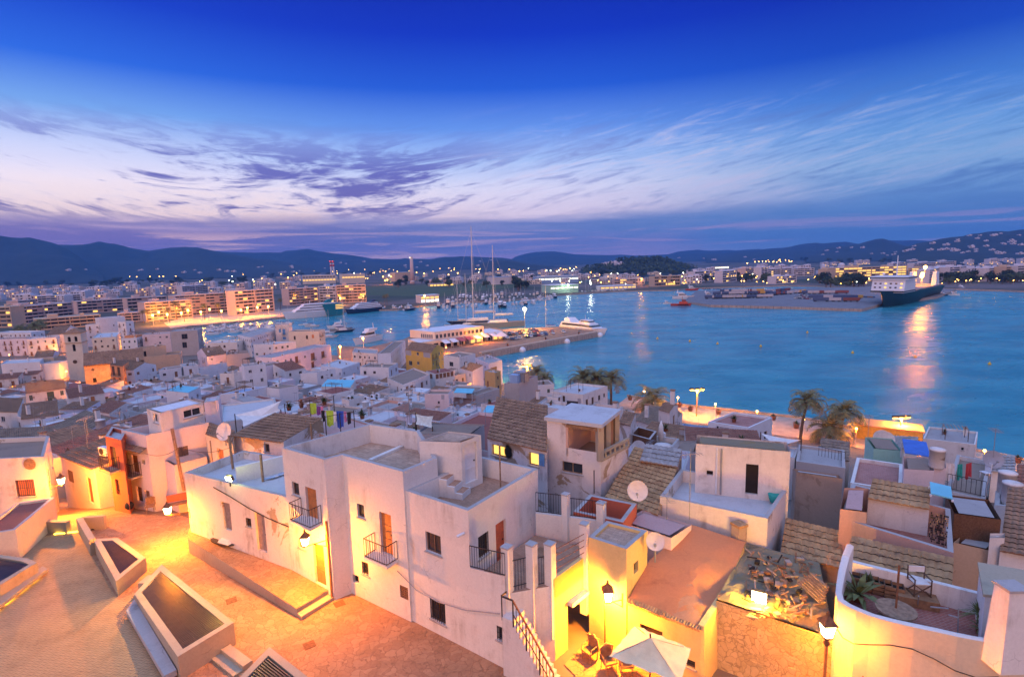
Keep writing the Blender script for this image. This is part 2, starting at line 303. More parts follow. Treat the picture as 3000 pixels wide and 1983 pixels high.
def obj(name,mb,parent=None,label=None,loc=None):
 if not mb.v:return None
 if parent is None:
  org=Vector(loc)if loc is not None else Vector((sum(v.x for v in mb.v)/len(mb.v),sum(v.y for v in mb.v)/len(mb.v),min(v.z for v in mb.v)))
 else:org=ORG[parent.name]
 me=bpy.data.meshes.new(name);me.from_pydata([v-org for v in mb.v],[],mb.f)
 for m in mb.mats:me.materials.append(MATS[m])
 me.polygons.foreach_set('material_index',mb.m);me.polygons.foreach_set('use_smooth',mb.smooth);me.update()
 o=bpy.data.objects.new(name,me);link(o,parent)
 if parent is None:o.location=org
 ORG[o.name]=org
 if label:o['label']=label
 return o
USED={}
def tag(o,label,cat,group=None):
 o['label']=label;o['category']=cat
 if group:o['group']=group
 USED.setdefault(label,[]).append(o.name);return o
def thing(name,label,cat,loc=(0,0,0),group=None):
 o=bpy.data.objects.new(name,None);o.empty_display_size=.2;link(o);o.location=loc;ORG[o.name]=Vector(loc)
 return tag(o,label,cat,group)
def struct(name,mb,kind='structure',loc=None):
 o=obj(name,mb,None,None,loc);o['kind']=kind;return o
def dup(root,loc,rz=0.0,sc=1.0,label=None,group=None,mats=None):
 r=root.copy();link(r);r.location=loc;r.rotation_euler=(0,0,rz);r.scale=(sc,sc,sc)if not isinstance(sc,tuple)else sc
 if label:r['label']=label;USED.setdefault(label,[]).append(r.name)
 if group:r['group']=group
 ORG[r.name]=Vector(loc)
 for ch in root.children:
  c=ch.copy();link(c,r)
  for g in ch.children:d=g.copy();link(d,c)
 return r
LAMPS=3.0
def lamp(name,loc,power,col,parent=None,r=.12,spot=None,aim=None):
 l=bpy.data.lights.new(name,'SPOT' if spot else 'POINT');l.energy=power*LAMPS;l.color=col;l.shadow_soft_size=r
 o=bpy.data.objects.new(name,l);link(o,parent)
 o.location=Vector(loc)-(ORG[parent.name]if parent else Vector())
 if spot:l.spot_size=RAD(spot);l.spot_blend=.5;o.rotation_euler=Vector(aim).to_track_quat('-Z','Y').to_euler()
 return o
SODIUM=(1.0,.275,.008)
# ---- walls with real openings
def wall(mb,p0,p1,zb,zt,ops,mat,depth=.16,zt1=None):
 """vertical wall p0->p1, holes cut at ops=(u0,u1,z0,z1) with reveals going inwards"""
 p0,p1=Vector((p0[0],p0[1],0)),Vector((p1[0],p1[1],0));e=p1-p0;ln=e.length
 if ln<.01:return
 e/=ln;inn=Vector((-e.y,e.x,0));zt1=zt if zt1 is None else zt1;zr=min(zt,zt1)
 ops=[(max(a,.02),min(b,ln-.02),max(c,zb+.02),min(d,zr-.02))for a,b,c,d in ops]
 ops=[o for o in ops if o[1]-o[0]>.03 and o[3]-o[2]>.03]
 us=sorted({0,ln,*[o[0]for o in ops],*[o[1]for o in ops]});zs=sorted({zb,zr,*[o[2]for o in ops],*[o[3]for o in ops]})
 P=lambda u,z,d=0:p0+e*u+inn*d+Vector((0,0,z))
 for a,b in zip(us,us[1:]):
  run=None
  for c,d in zip(zs,zs[1:]):
   um,zm=(a+b)/2,(c+d)/2
   if any(o[0]<um<o[1]and o[2]<zm<o[3]for o in ops):
    if run is not None:mb.quad(P(a,run),P(b,run),P(b,c),P(a,c),mat);run=None
   elif run is None:run=c
  if run is not None:mb.quad(P(a,run),P(b,run),P(b,zs[-1]),P(a,zs[-1]),mat)
 if abs(zt-zt1)>.001:
  if zt>zt1:mb.add([P(0,zr),P(ln,zr),P(0,zt)],[(0,1,2)],mat)
  else:mb.add([P(0,zr),P(ln,zr),P(ln,zt1)],[(0,1,2)],mat)
 for a,b,c,d in ops:
  for q in ((P(a,c),P(b,c),P(b,c,depth),P(a,c,depth)),(P(a,d),P(b,d),P(b,d,depth),P(a,d,depth)),(P(a,c),P(a,d),P(a,d,depth),P(a,c,depth)),(P(b,c),P(b,d),P(b,d,depth),P(b,c,depth))):mb.quad(*q,mat)
class Frame:
 def __init__(s,p0,p1):
  s.p0=Vector((p0[0],p0[1],0));e=Vector((p1[0],p1[1],0))-s.p0;s.ln=e.length;s.e=e/s.ln;s.out=Vector((s.e.y,-s.e.x,0))
 def P(s,u,z,d=0):return s.p0+s.e*u+s.out*d+Vector((0,0,z))
 def bx(s,mb,u0,u1,z0,z1,d0,d1,mat):
  mb.hexa([s.P(u0,z0,d0),s.P(u1,z0,d0),s.P(u1,z0,d1),s.P(u0,z0,d1)],[s.P(u0,z1,d0),s.P(u1,z1,d0),s.P(u1,z1,d1),s.P(u0,z1,d1)],mat)
def fit(root,fr,o,kind,depth=.16,fine=False,st=None):
 """joinery of one opening; returns the part. kinds: w window, s shuttered, d door, b balcony door, l lit, o open, g grille, v vent"""
 a,b,c,d=o;w=min(.06,(b-a)*.12);st=st or {}
 if kind=='o':
  m=MB();fr.bx(m,a,b,c,d,-depth-.5,-depth-.02,'darkhole');return obj('window',m,root)
 fm=st.get('frame','shutter_brown');m=MB();di=-depth+.01;df=di+.05
 if kind in 'dbt':
  m=MB();fr.bx(m,a+.01,b-.01,c,d-.01,-depth-.03,-depth+.03,st.get('door','door_brown'))
  if fine:
   for k in range(1,3):fr.bx(m,a+.05,b-.05,c+(d-c)*(k/3)-.04,c+(d-c)*(k/3)+.04,-depth+.03,-depth+.05,st.get('door','door_brown'))
  o1=obj('door',m,root)
  if fine:h=MB();fr.bx(h,b-.16,b-.11,c+1.0,c+1.06,-depth+.03,-depth+.09,'iron');obj('handle',h,o1)
  if kind=='b':rail_balcony(root,fr,a-.35,b+.35,c-.02,st.get('proj',.7),fine)
  return o1
 if kind=='s':
  fr.bx(m,a,(a+b)/2-.015,c,d,-.07,-.02,st.get('shut','shutter_brown'));fr.bx(m,(a+b)/2+.015,b,c,d,-.07,-.02,st.get('shut','shutter_brown'))
  o1=obj('shutter',m,root);return o1
 if kind=='v':
  n=6
  for k in range(n):fr.bx(m,a,b,c+(d-c)*k/n,c+(d-c)*(k+.6)/n,-.1,-.02,'shutter_brown')
  return obj('vent',m,root)
 for q in ((a,a+w,c,d),(b-w,b,c,d),(a+w,b-w,c,c+w),(a+w,b-w,d-w,d)):fr.bx(m,*q,di,df,fm)
 if b-a>.75:fr.bx(m,(a+b)/2-w/2,(a+b)/2+w/2,c+w,d-w,di,df,fm)
 gm={'l':st.get('lit','lit_warm')}.get(kind,st.get('glass','glass_dark'))
 if b-a>.3:fr.bx(m,a-.07,b+.07,c-.07,c-.005,-.04,.06,'coping')
 o1=obj('window',m,root)
 g=MB();fr.bx(g,a+w*.5,b-w*.5,c+w*.5,d-w*.5,di-.04,di+.012,gm);obj('pane',g,o1)
 if kind=='g':
  g=MB();n=max(3,int((b-a)/.13))
  for k in range(n+1):u=a+(b-a)*k/n;fr.bx(g,u-.012,u+.012,c,d,-.03,-.006,'iron')
  for z in (c+.1,(c+d)/2,d-.1):fr.bx(g,a,b,z-.012,z+.012,-.034,-.031,'iron')
  obj('grille',g,root)
 return o1
def railing(mb,pts,z,h=.95,step=.13,mat='iron',r=.012,posts=False):
 pts=[Vector(p).to_3d()for p in pts]
 for p,q in zip(pts,pts[1:]):
  zz=Vector((0,0,z))if z is not None else Vector()
  a,b=p+zz,q+zz;n=max(1,int((b-a).length/step))
  for k in range(n+1):c=a+(b-a)*k/n;mb.bar(c+Vector((0,0,.05)),c+Vector((0,0,h)),r*1.6,r*1.6,mat)
  for hh in (.06,h):mb.bar(a+Vector((0,0,hh)),b+Vector((0,0,hh)),r*2.6,r*2.6,mat)
def rail_balcony(root,fr,u0,u1,z,proj=.7,fine=False,slab=None,step=None):
 m=MB();fr.bx(m,u0,u1,z-(.14 if fine else .1),z,.002,proj,slab or 'concrete');o1=obj('balcony',m,root)
 r=MB();railing(r,[fr.P(u0+.03,z,.02),fr.P(u0+.03,z,proj-.04),fr.P(u1-.03,z,proj-.04),fr.P(u1-.03,z,.02)],0,.95,step or (.12 if fine else .22));obj('railing',r,o1)
 return o1
def tile_sheet(mb,a,b,c,d,mat,pitch=.26,amp=.05,rows=None,rnd=.010):
 """barrel-tile slope: a-b eave, d-c ridge; ribs run up the slope, courses step down"""
 a,b,c,d=map(Vector,(a,b,c,d));nrm=(b-a).cross(d-a).normalized()
 if nrm.z<0:nrm=-nrm
 n=max(3,int((b-a).length/pitch));rows=rows or max(2,int((d-a).length/.42));prof=[0,.72,1,.72];up=lambda k,s:nrm*(amp*(prof[k]if s else 0))
 for j in range(rows):
  vs=[];t0,t1=j/rows,(j+1)/rows
  for i in range(n*4+1):
   u=i/(n*4);h=prof[i%4];jit=nrm*(random.uniform(-1,1)*rnd)
   lo,hi=a.lerp(d,t0),b.lerp(c,t0);p=lo.lerp(hi,u);lo2,hi2=a.lerp(d,t1),b.lerp(c,t1);q=lo2.lerp(hi2,u)
   vs+=[p+nrm*(amp*h+.028)+jit,q+nrm*(amp*h*.8)+jit]
  mb.add(vs,[(2*i,2*i+2,2*i+3,2*i+1)for i in range(n*4)],mat)
  if j==0:e=len(vs);ev=[];[ev.extend([vs[2*i],vs[2*i]-nrm*(amp*prof[i%4]+.05)])for i in range(n*4+1)];mb.add(ev,[(2*i,2*i+1,2*i+3,2*i+2)for i in range(n*4)],mat)
FOOT=[]
HOUSES={}
def faces_camera(p0,p1):
 e=Vector(p1)-Vector(p0);return (Vector((e.y,-e.x)).dot(-(Vector(p0)+Vector(p1))/2))>0
def auto_ops(ln,zb,zt,rng,kinds,dens=1.0):
 ops=[];n=int(ln/rng.uniform(2.3,3.1)*dens);top=zt-1.0;fl=0
 while top-2.0>zb and fl<4:
  for k in range(n):
   if rng.random()<.24:continue
   u=ln*(k+.5)/n+rng.uniform(-.25,.25);kd=rng.choice(kinds)
   if kd in 'bd':ops.append((u-.45,u+.45,top-2.1,top,kd))
   else:w=rng.uniform(.32,.55);hgt=rng.uniform(.8,1.25);ops.append((u-w,u+w,top-.1-hgt,top-.1,kd))
  top-=2.9;fl+=1
 return ops
def house(name,label,pts,zt,zb,wm='white',roof='flat',deck='deck_grey',par=.45,ops=None,kinds='wwsb',seed=1,dens=1.0,st=None,cat='house',group=None,rise=None,tiles='tiles',ridge='ab',fine=False,cop=True,short=None,wmats=None,zts=None):
 """pts: footprint ccw from above; ops: {facade: [(u0,u1,z0,z1,kind)]}"""
 rng=random.Random(seed);pts=[Vector((p[0],p[1]))for p in pts];n=len(pts);ctr=sum(pts,Vector((0,0)))/n
 root=thing(name,label,cat,(ctr.x,ctr.y,zb),group);st=st or {}
 wz=zt if roof!='flat' else zt
 mb=MB();todo=[]
 for i in range(n):
  p0,p1=pts[i],pts[(i+1)%n];ln=(p1-p0).length
  vis=faces_camera(p0,p1)
  o=(ops or {}).get(i)
  if o is None:o=auto_ops(ln,max(zb,ground(p0.x,p0.y)-.5),zt-(.3 if roof=='flat' else 0),rng,kinds,dens)if (vis and kinds)else []
  o=[q for q in o if q[0]>.1 and q[1]<ln-.1 and q[3]<zt-.05 and q[2]>zb]
  wall(mb,p0,p1,zb,wz,[q[:4]for q in o],(wmats or {}).get(i,wm));todo+=[(Frame(p0,p1),q)for q in o]
 obj('wall',mb,root)
 for fr,q in todo:fit(root,fr,q[:4],q[4],fine=fine,st=st)
 r=MB()
 if roof=='flat':
  t=.2;inner=inset(pts,t);zd=zt-par
  if par>.05:
   for i in range(n):
    a,b,c,d=pts[i],pts[(i+1)%n],inner[(i+1)%n],inner[i]
    r.add([(*a,zt),(*b,zt),(*c,zt),(*d,zt),(*c,zd-.1),(*d,zd-.1)],[(0,1,2,3)],'coping' if cop else wm)
    r.add([(*c,zt),(*d,zt),(*c,zd-.1),(*d,zd-.1)],[(0,1,3,2)],wm)
  r.add([(*p,zd)for p in inner],[tuple(range(n))],deck)
 else:
  A,B,Cc,Dd=[Vector((*p,zt))for p in pts[:4]]
  if ridge=='bc':A,B,Cc,Dd=B,Cc,Dd,A
  rise=rise if rise is not None else (B-Cc).length*.17;ov=.22
  g=lambda p,q:(q-p).normalized()*ov
  up=Vector((0,0,rise))
  if roof=='gable':
   m0,m1=(A+Dd)/2+up,(B+Cc)/2+up
   sl=(A-(A+Dd)/2).normalized()*ov-Vector((0,0,rise*ov/((A-Dd).length/2)));sr_=(Dd-(A+Dd)/2).normalized()*ov-Vector((0,0,rise*ov/((A-Dd).length/2)))
   tile_sheet(r,A+sl,B+sl,m1+Vector((0,0,.03)),m0+Vector((0,0,.03)),tiles);tile_sheet(r,Cc+sr_,Dd+sr_,m0+Vector((0,0,.03)),m1+Vector((0,0,.03)),tiles)
   gm=MB();gm.add([A,m0,Dd],[(0,1,2)],wm);gm.add([B,Cc,m1],[(0,1,2)],wm);obj('gable',gm,root)
  else:
   sl=-(Dd-A).normalized()*ov-Vector((0,0,rise*ov/(A-Dd).length))
   tile_sheet(r,A+sl,B+sl,Cc+up+Vector((0,0,.03)),Dd+up+Vector((0,0,.03)),tiles)
   gm=MB();gm.add([A,Dd,Dd+up],[(0,1,2)],wm);gm.add([B,Cc,Cc+up],[(0,1,2)],wm);gm.quad(Dd,Cc,Cc+up,Dd+up,wm);obj('gable',gm,root)
 obj('roof',r,root)
 rad=max((p-ctr).length for p in pts);FOOT.append((ctr,rad,pts))
 HOUSES[short or label]=dict(c=ctr,zt=zt-(par if roof=='flat' else 0),pts=pts,root=root,roof=roof,top=zt)
 return root
def inset(pts,t):
 out=[];n=len(pts)
 for i in range(n):
  a,b,c=pts[i-1],pts[i],pts[(i+1)%n];e1,e2=(b-a).normalized(),(c-b).normalized()
  n1,n2=Vector((-e1.y,e1.x)),Vector((-e2.y,e2.x));k=n1+n2
  k=k/max(k.dot(n1),.2);out.append(b+k*t)
 return out
def pxhouse(short,label,cr,A,B,C=None,h=7.0,z=None,depth=7.0,name='town_house',sink=1.5,ops=None,px=None,drop=None,**k):
 """roof outline from three photo corners: A front left, B front right, C back right"""
 A,B=cr(*A),cr(*B)
 a=at(A,z)if z is not None else solve(A,h)
 z=a.z;b=at(B,z)
 if C is not None:c=at(cr(*C),z)
 else:e=(b-a).normalized();c=b+Vector((-e.y,e.x,0))*depth
 d=a+c-b;pts=[a,b,c,d]
 if (b-a).cross(c-b).z<0:pts=[b,a,a+c-b,c]
 zb=min(ground(p.x,p.y)for p in pts)-sink if drop is None else z-drop
 if px:
  ops={}if ops is None else ops
  for fi,x0,y0,x1,y1,kd in px:
   p0,p1=pts[fi],pts[(fi+1)%4];xm,ym=(x0+x1)/2,(y0+y1)/2
   u0,u1=onplane(cr(x0,ym),p0,p1)[0],onplane(cr(x1,ym),p0,p1)[0];z1,z0=onplane(cr(xm,y0),p0,p1)[1],onplane(cr(xm,y1),p0,p1)[1]
   ops.setdefault(fi,[]).append((min(u0,u1),max(u0,u1),z0,z1,kd))
 return house(name,label,[(p.x,p.y)for p in pts],z,zb,ops=ops,short=short,**k)
 # ==== SETTING
m,N=newmat('water');v=pos(N)
w1_=nz(N,pos(N,(1,1.7,1),(0,0,.35)),.28,6,.62,.3);w2_=nz(N,pos(N,(1,1.5,1),(0,0,.2)),.035,4,.55)
hgt=mth(N,'ADD',mth(N,'MULTIPLY',w1_,1.0),mth(N,'MULTIPLY',w2_,2.0))
wc=mix(N,maprange(N,w2_,.35,.65,0,1,True),(.02,.22,.29,1),(.05,.31,.38,1))
finish(N,prin(N,wc,maprange(N,nz(N,pos(N,(1,2.2,1),(0,0,.3)),.012,5,.6,1.2),.35,.65,.13,.34),bump(N,hgt,.5,.9),**{'IOR':1.33,'Specular Tint':(.5,.88,1.0,1)}))
mb=MB();mb.quad((-5000,-200,0),(7000,-200,0),(7000,9000,0),(-5000,9000,0),'water');struct('harbour_water',mb)
m,N=newmat('town_ground');v=pos(N)
finish(N,prin(N,mix(N,nz(N,v,.35,5),(.10,.085,.075,1),(.26,.21,.18,1)),.95))
mb=MB();xs=[-420+6*i for i in range(118)];ys=[-40+5*j for j in range(78)]
def gz(x,y):
 ye=plin(x,SHORE);q=ground(x,y)
 return q if y<ye-3 else max(-4.0,q-(y-ye+3)*2.0)
vs=[(x,y,gz(x,y)-.02)for y in ys for x in xs];nx=len(xs)
mb.add(vs,[(j*nx+i,j*nx+i+1,(j+1)*nx+i+1,(j+1)*nx+i)for j in range(len(ys)-1)for i in range(nx-1)],'town_ground');struct('hillside_ground',mb,loc=(0,0,0))
sp=[(-19.5,33.4),(-9,27.5),(0.2,23),(1.3,20.2),(3,15),(-3,10),(-30,8),(-50,26),(-54,36.2),(-38,36.2),(-20,36.2)]
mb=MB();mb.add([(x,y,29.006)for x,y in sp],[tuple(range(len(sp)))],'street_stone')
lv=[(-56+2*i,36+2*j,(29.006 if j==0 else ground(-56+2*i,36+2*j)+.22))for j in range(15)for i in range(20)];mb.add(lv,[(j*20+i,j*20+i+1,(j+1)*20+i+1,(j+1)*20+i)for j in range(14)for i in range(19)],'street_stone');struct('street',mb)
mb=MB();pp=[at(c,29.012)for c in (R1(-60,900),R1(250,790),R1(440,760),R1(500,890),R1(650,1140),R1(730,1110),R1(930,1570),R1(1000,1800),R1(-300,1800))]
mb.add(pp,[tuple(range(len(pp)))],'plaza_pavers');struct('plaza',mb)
def slab(name,pts,z,mat,side,z0=-3):
 mb=MB();mb.prism([(p.x,p.y)for p in pts],z0,z-.004,side);mb.add([(p.x,p.y,z)for p in pts],[tuple(range(len(pts)))],mat);return struct(name,mb)
Q=2.4
prom=[at(c,Q)for c in ((3250,1420),(2980,1342),(2640,1278),(2330,1222),(1990,1186),(1840,1160))]
prom+=[Vector((p.x-9,p.y-17,Q))for p in prom[::-1]]
slab('promenade',prom,Q,'promenade','quay_stone')
mb=MB()
for a,b in zip(prom[:5],prom[1:6]):
 e=(b-a).normalized();nn=Vector((-e.y,e.x,0));
 if nn.y>0:nn=-nn
 mb.prism([(a.x,a.y),(b.x,b.y),(b+nn*.7).to_tuple()[:2],(a+nn*.7).to_tuple()[:2]],Q,Q+.55,'promenade')
wl=obj('sea_wall',mb);tag(wl,'low pale parapet along the promenade edge above the water','wall')
PZ=2.5
pier=[at(c,PZ)for c in (C1(860,1262),C1(985,1255),C1(2058,1060),C1(1990,1030),C1(1700,1003),C1(1180,1025),C1(900,985),C1(480,1010),C1(260,1120),C1(-60,1190),C1(-360,1180),C1(-330,1330),C1(300,1420))]
slab('pier',pier,PZ,'pier_top','quay_stone')
mb=MB()
for a,b in [(pier[1],pier[2])]:
 e=(b-a).normalized();nn=Vector((-e.y,e.x,0));k=24
 for i in range(k):p,q=a.lerp(b,i/k)+e*.05,a.lerp(b,(i+1)/k)-e*.05;mb.prism([(p.x,p.y),(q.x,q.y),((q+nn*2.2).x,(q+nn*2.2).y),((p+nn*2.2).x,(p+nn*2.2).y)],PZ,PZ+.8,'promenade')
wl=obj('pier_parapet',mb);tag(wl,'thick pale stone parapet running along the front of the pier','wall')
cargo=[at(c,2.2)for c in ((2005,882),(2082,893),(2300,898),(2525,905),(2580,890),(2745,868),(2800,848),(2600,838),(2040,852),(2020,868))]
slab('cargo_dock',cargo,2.2,'dock_grey','quay_stone')
m,N=newmat('far_ground');v=pos(N)
finish(N,prin(N,mix(N,maprange(N,nz(N,v,.006,6),.4,.62),(.035,.05,.03,1),(.15,.12,.12,1)),1.0))
shore=[at(c,1.6)for c in ((-2600,1060),(-700,1005),(-100,990),(300,985),(520,968),(545,957),(810,931),(870,925),(1055,907),(1165,906),(1250,893),(1330,885),(1480,880),(1560,872),(1650,862),(1790,853),(1900,850),(1965,850),(2040,843),(2300,836),(2700,843),(2950,850),(3300,862),(3900,880),(6000,930))]
mb=MB();top=[(p.x,p.y,1.6)for p in shore];bk=[(p.x/p.y*9000,9000,1.6)for p in shore]
for i in range(len(top)-1):mb.quad(top[i],top[i+1],bk[i+1],bk[i],'far_ground');a,b=top[i],top[i+1];mb.quad((a[0],a[1],-3),(b[0],b[1],-3),b,a,'quay_stone')
struct('far_land',mb)
mb=MB();q=[at(c,1.65)for c in ((500,962),(548,955),(810,929),(870,922),(1000,905),(960,893),(830,905),(560,925),(480,945))]
mb.add(q,[tuple(range(len(q)))],'promenade');struct('marina_promenade',mb)
mb=MB();q=[at(c,1.66)for c in ((1070,865),(1280,870),(1420,850),(1560,838),(1500,828),(1200,836),(1070,840))]
m,N=newmat('marsh');finish(N,prin(N,mix(N,nz(N,pos(N),.03,6),(.03,.055,.025,1),(.09,.12,.05,1)),1.0))
mb.add(q,[tuple(range(len(q)))],'marsh');struct('reed_field',mb)
m,N=newmat('hill');v=pos(N);n1=nz(N,v,.012,8,.7);n2=nz(N,v,.1,4)
finish(N,prin(N,mix(N,maprange(N,mth(N,'ADD',mth(N,'MULTIPLY',n1,.6),mth(N,'MULTIPLY',n2,.4)),.38,.62),(.006,.021,.032,1),(.022,.046,.056,1)),1.0))
HILLZ=[]
def hill(name,ridge,dist,y1,zb=4,rows=16,seed=0,rough=.04):
 ridge=sorted(ridge);cols=110;mb=MB();vs=[];x0,x1=ridge[0][0],ridge[-1][0]
 for i in range(cols+1):
  px=x0+(x1-x0)*i/cols;py=plin(px,ridge);top=aty((px,py),dist)
  for j in range(-3,rows+1):
   if j<0:y=dist+(-j)*dist*.05;z=top.z-(top.z-zb)*(-j)*.25;x=top.x*(y/dist)
   else:
    t=j/rows;y=dist+(y1-dist)*t;x=top.x*(y/dist)
    k=(1-t)**1.25;nn=noise.fractal(Vector((x*.0016+seed,y*.0016,seed*1.7)),1.0,2.0,5)
    z=zb+(top.z-zb)*k*(1+(nn*.55*min(1,t*4)*(1-t)))
    z+=noise.noise(Vector((x*.02,y*.02,seed)))*rough*(top.z-zb)*.25 if j<rows else 0
   vs.append((x,y,max(z,zb-3)))
 r=rows+4
 mb.add(vs,[(i*r+j,(i+1)*r+j,(i+1)*r+j+1,i*r+j+1)for i in range(cols)for j in range(r-1)],'hill',True)
 HILLZ.append((dist,y1));return struct(name,mb)
off=lambda l,dy=0:[(x,y+dy)for x,y in l]
hill('hills',[(-700,740)]+[F6(*q)for q in ((-60,130),(0,128),(90,145),(180,150),(250,142),(330,158),(400,175),(470,190),(550,215),(640,262),(730,320),(840,400),(950,470))],3300,2300,seed=1)
hill('hills',[F6(*q)for q in ((350,250),(550,212),(700,214),(830,222),(880,208),(930,200),(1050,210),(1150,228),(1250,250),(1380,270),(1450,258),(1550,243),(1720,232),(1830,240),(1950,265),(2100,300),(2372,340))]+[F7(*q)for q in ((100,345),(300,375),(420,410),(560,455))],4300,2700,seed=2)
hill('hills',[F6(*q)for q in ((1900,290),(2000,272),(2100,280),(2250,283),(2372,286))]+[F7(*q)for q in ((100,283),(230,286),(280,268),(390,262),(430,254),(480,250),(540,264),(600,275),(730,295),(900,310),(1100,345),(1230,362),(1400,395))],6200,4200,seed=3)
hill('hills',[F7(*q)for q in ((1050,380),(1230,362),(1310,352),(1390,333),(1440,350),(1600,352),(1700,345),(1790,332),(1880,320),(2000,330),(2100,335),(2372,347))]+[C1(*q)for q in ((1300,352),(1400,325),(1500,310),(1570,307),(1650,305),(1750,318),(1830,332),(2000,338),(2200,340))]+[C2(*q)for q in ((1000,335),(1150,345),(1300,340),(1450,332),(1550,305),(1640,297),(1720,290),(1790,298),(1850,300),(2000,293),(2080,298),(2160,290),(2300,282))],7800,5200,seed=4)
hill('hills',[C1(*q)for q in ((-200,395),(0,372),(150,380),(300,372),(500,378),(640,362),(780,356),(950,358),(1060,362),(1180,365),(1300,385),(1420,405),(1700,440))],5600,3600,seed=9)
hill('hills',[C2(*q)for q in ((1800,340),(2000,320),(2150,300),(2300,290))]+[C3(*q)for q in ((0,280),(150,272),(220,260),(300,240),(430,226),(520,232),(620,222),(720,216),(800,230),(1000,262))],6000,3800,seed=5)
hill('hills',[C3(*q)for q in ((350,330),(450,300),(600,268),(750,250),(850,238),(930,215),(1000,202),(1070,195),(1150,215),(1250,250),(1400,290))],4300,2700,seed=6)
hill('hills',[C3(*q)for q in ((1020,230),(1120,203),(1250,206),(1340,203),(1440,205),(1520,210),(1700,240))],6800,4400,seed=7)
hill('hills',[C3(*q)for q in ((1150,330),(1280,265),(1400,228),(1500,214),(1600,190),(1700,178),(1800,170),(1860,152),(1950,138),(2040,124),(2150,117),(2220,122),(2300,110),(2372,104),(2600,80),(3000,60))],2900,1650,seed=8)
hill('hills',[C2(*q)for q in ((560,515),(640,480),(720,452),(850,424),(930,400),(1000,384),(1080,374),(1250,372),(1370,368),(1450,390),(1520,415),(1600,432),(1700,455),(1850,480))],1650,1300,zb=2,seed=11)
hill('hills',[C1(*q)for q in ((900,430),(1050,398),(1200,388),(1300,400),(1400,420),(1600,445))],3300,2500,seed=12)
# ==== FOREGROUND
V2=lambda p:Vector((p[0],p[1]))
def pxops(cr,pts,lst):
 ops={}
 for fi,x0,y0,x1,y1,kd in lst:
  p0,p1=pts[fi],pts[(fi+1)%len(pts)];xm,ym=(x0+x1)/2,(y0+y1)/2
  u0,u1=onplane(cr(x0,ym),p0,p1)[0],onplane(cr(x1,ym),p0,p1)[0];z1,z0=onplane(cr(xm,y0),p0,p1)[1],onplane(cr(xm,y1),p0,p1)[1]
  ops.setdefault(fi,[]).append((min(u0,u1),max(u0,u1),z0,z1,kd))
 for i in range(len(pts)):ops.setdefault(i,[])
 return ops
 # ---- tall white corner house, upper part
K0,KM,K1,K2=V2((-20.24,31.98)),V2((-12.38,27.97)),V2((-9.47,25.99)),V2((-8.75,26.58))
K5,K4=V2((-2.06,21.95)),V2((-.54,20.82));U3=K2.lerp(K5,(5.2-8.75)/(2.06-8.75));U5,UR,UB=V2((-3.84,25.81)),V2((-5.42,30.29)),V2((-8.71,32.0))
up=[KM,K1,K2,U3,U5,UR,UB]
ops=pxops(R2,up,[(0,672,497,708,565,'w'),(0,748,528,806,692,'t'),(0,706,815,740,858,'w'),(0,792,840,850,1056,'d'),(1,955,1040,997,1112,'o'),(2,1030,616,1067,688,'w'),(2,1157,667,1220,890,'t'),(2,1055,935,1090,1003,'g'),(2,1005,1006,1037,1050,'o'),(2,1190,1002,1254,1238,'d')])
ops[2].append((*onplane(R2(1265,1100),K2,U3)[:1],onplane(R2(1309,1100),K2,U3)[0],onplane(R2(1287,1135),K2,U3)[1],onplane(R2(1287,1068),K2,U3)[1],'v'))
main=house('corner_house','tall white corner house with two balconies and a tiled roof terrace',up,36.55,28.9,'white',deck='terrace_tile',par=1.1,ops=ops,fine=True,short='the tall white corner house',st=dict(door='door_orange',frame='shutter_brown'))
f0,f2=Frame(KM,K1),Frame(K2,U3)
for fr,o in ((f0,ops[0][1]),(f2,ops[2][1])):
 rail_balcony(main,fr,o[0]-.45,o[1]+.35,o[2]-.02,.75,True,slab='white',step=.15)
mb=MB();mb.tube([f0.P(f0.ln-.12,29.1,.07),f0.P(f0.ln-.12,33.3,.07)],.055,'door_orange',8);obj('drainpipe',mb,main)
mb=MB();a,b=at(R2(1100,377),35.5),at(R2(1275,300),35.5);mb.bar(a,b,.25,.2,'white');obj('kerb',mb,main)
# ---- its lower terrace block
lo=[U3+Vector((.05,.08)),K5,V2((1.13,26.45)),V2((-1.87,28.5)),U5+Vector((-.05,.05))]
ops=pxops(R3,lo,[(0,278,778,360,884,'w'),(0,303,1147,385,1262,'g'),(1,567,778,625,902,'g'),(1,665,708,722,940,'t')])
lowb=house('terrace_house','lower white block of the corner house with stepped terrace and red windows',lo,35.6,28.9,'white',deck='terrace_small',par=1.0,ops=ops,fine=True,short='the lower terrace block',st=dict(door='shutter_red',lit='lit_red',glass='glass_dark'))
hp=[V2(at(R3(240,245),37.4)),V2(at(R3(470,252),37.4)),V2(at(R3(582,212),37.4)),V2(at(R3(400,193),37.4))]
hp[0]=U5.lerp(hp[0],.999);ops=pxops(R3,hp,[(1,493,278,562,492,'d')])
hut=house('stair_hut','white stair hut with a plank door on the corner house terrace',hp,37.2,34.4,'white',deck='terrace_tile',par=.03,ops=ops,fine=True,short='the stair hut',st=dict(door='frame_white'))
mb=MB();a,b=at(R3(470,262),37.0),at(R3(560,235),37.0)
for i in range(10):p=a.lerp(b,(i+.5)/10);mb.tube([p,p+Vector((.05,-.3,-.05))],.075,'terracotta',6)
obj('eave_tile',mb,hut)
mb=MB();s0=at(R3(345,520),35.2);sd=(V2(at(R3(510,585),34.6))-V2(at(R3(345,560),34.6))).normalized();sn=Vector((-sd.y,sd.x));base=V2(at(R3(350,575),34.6))+sn*.05
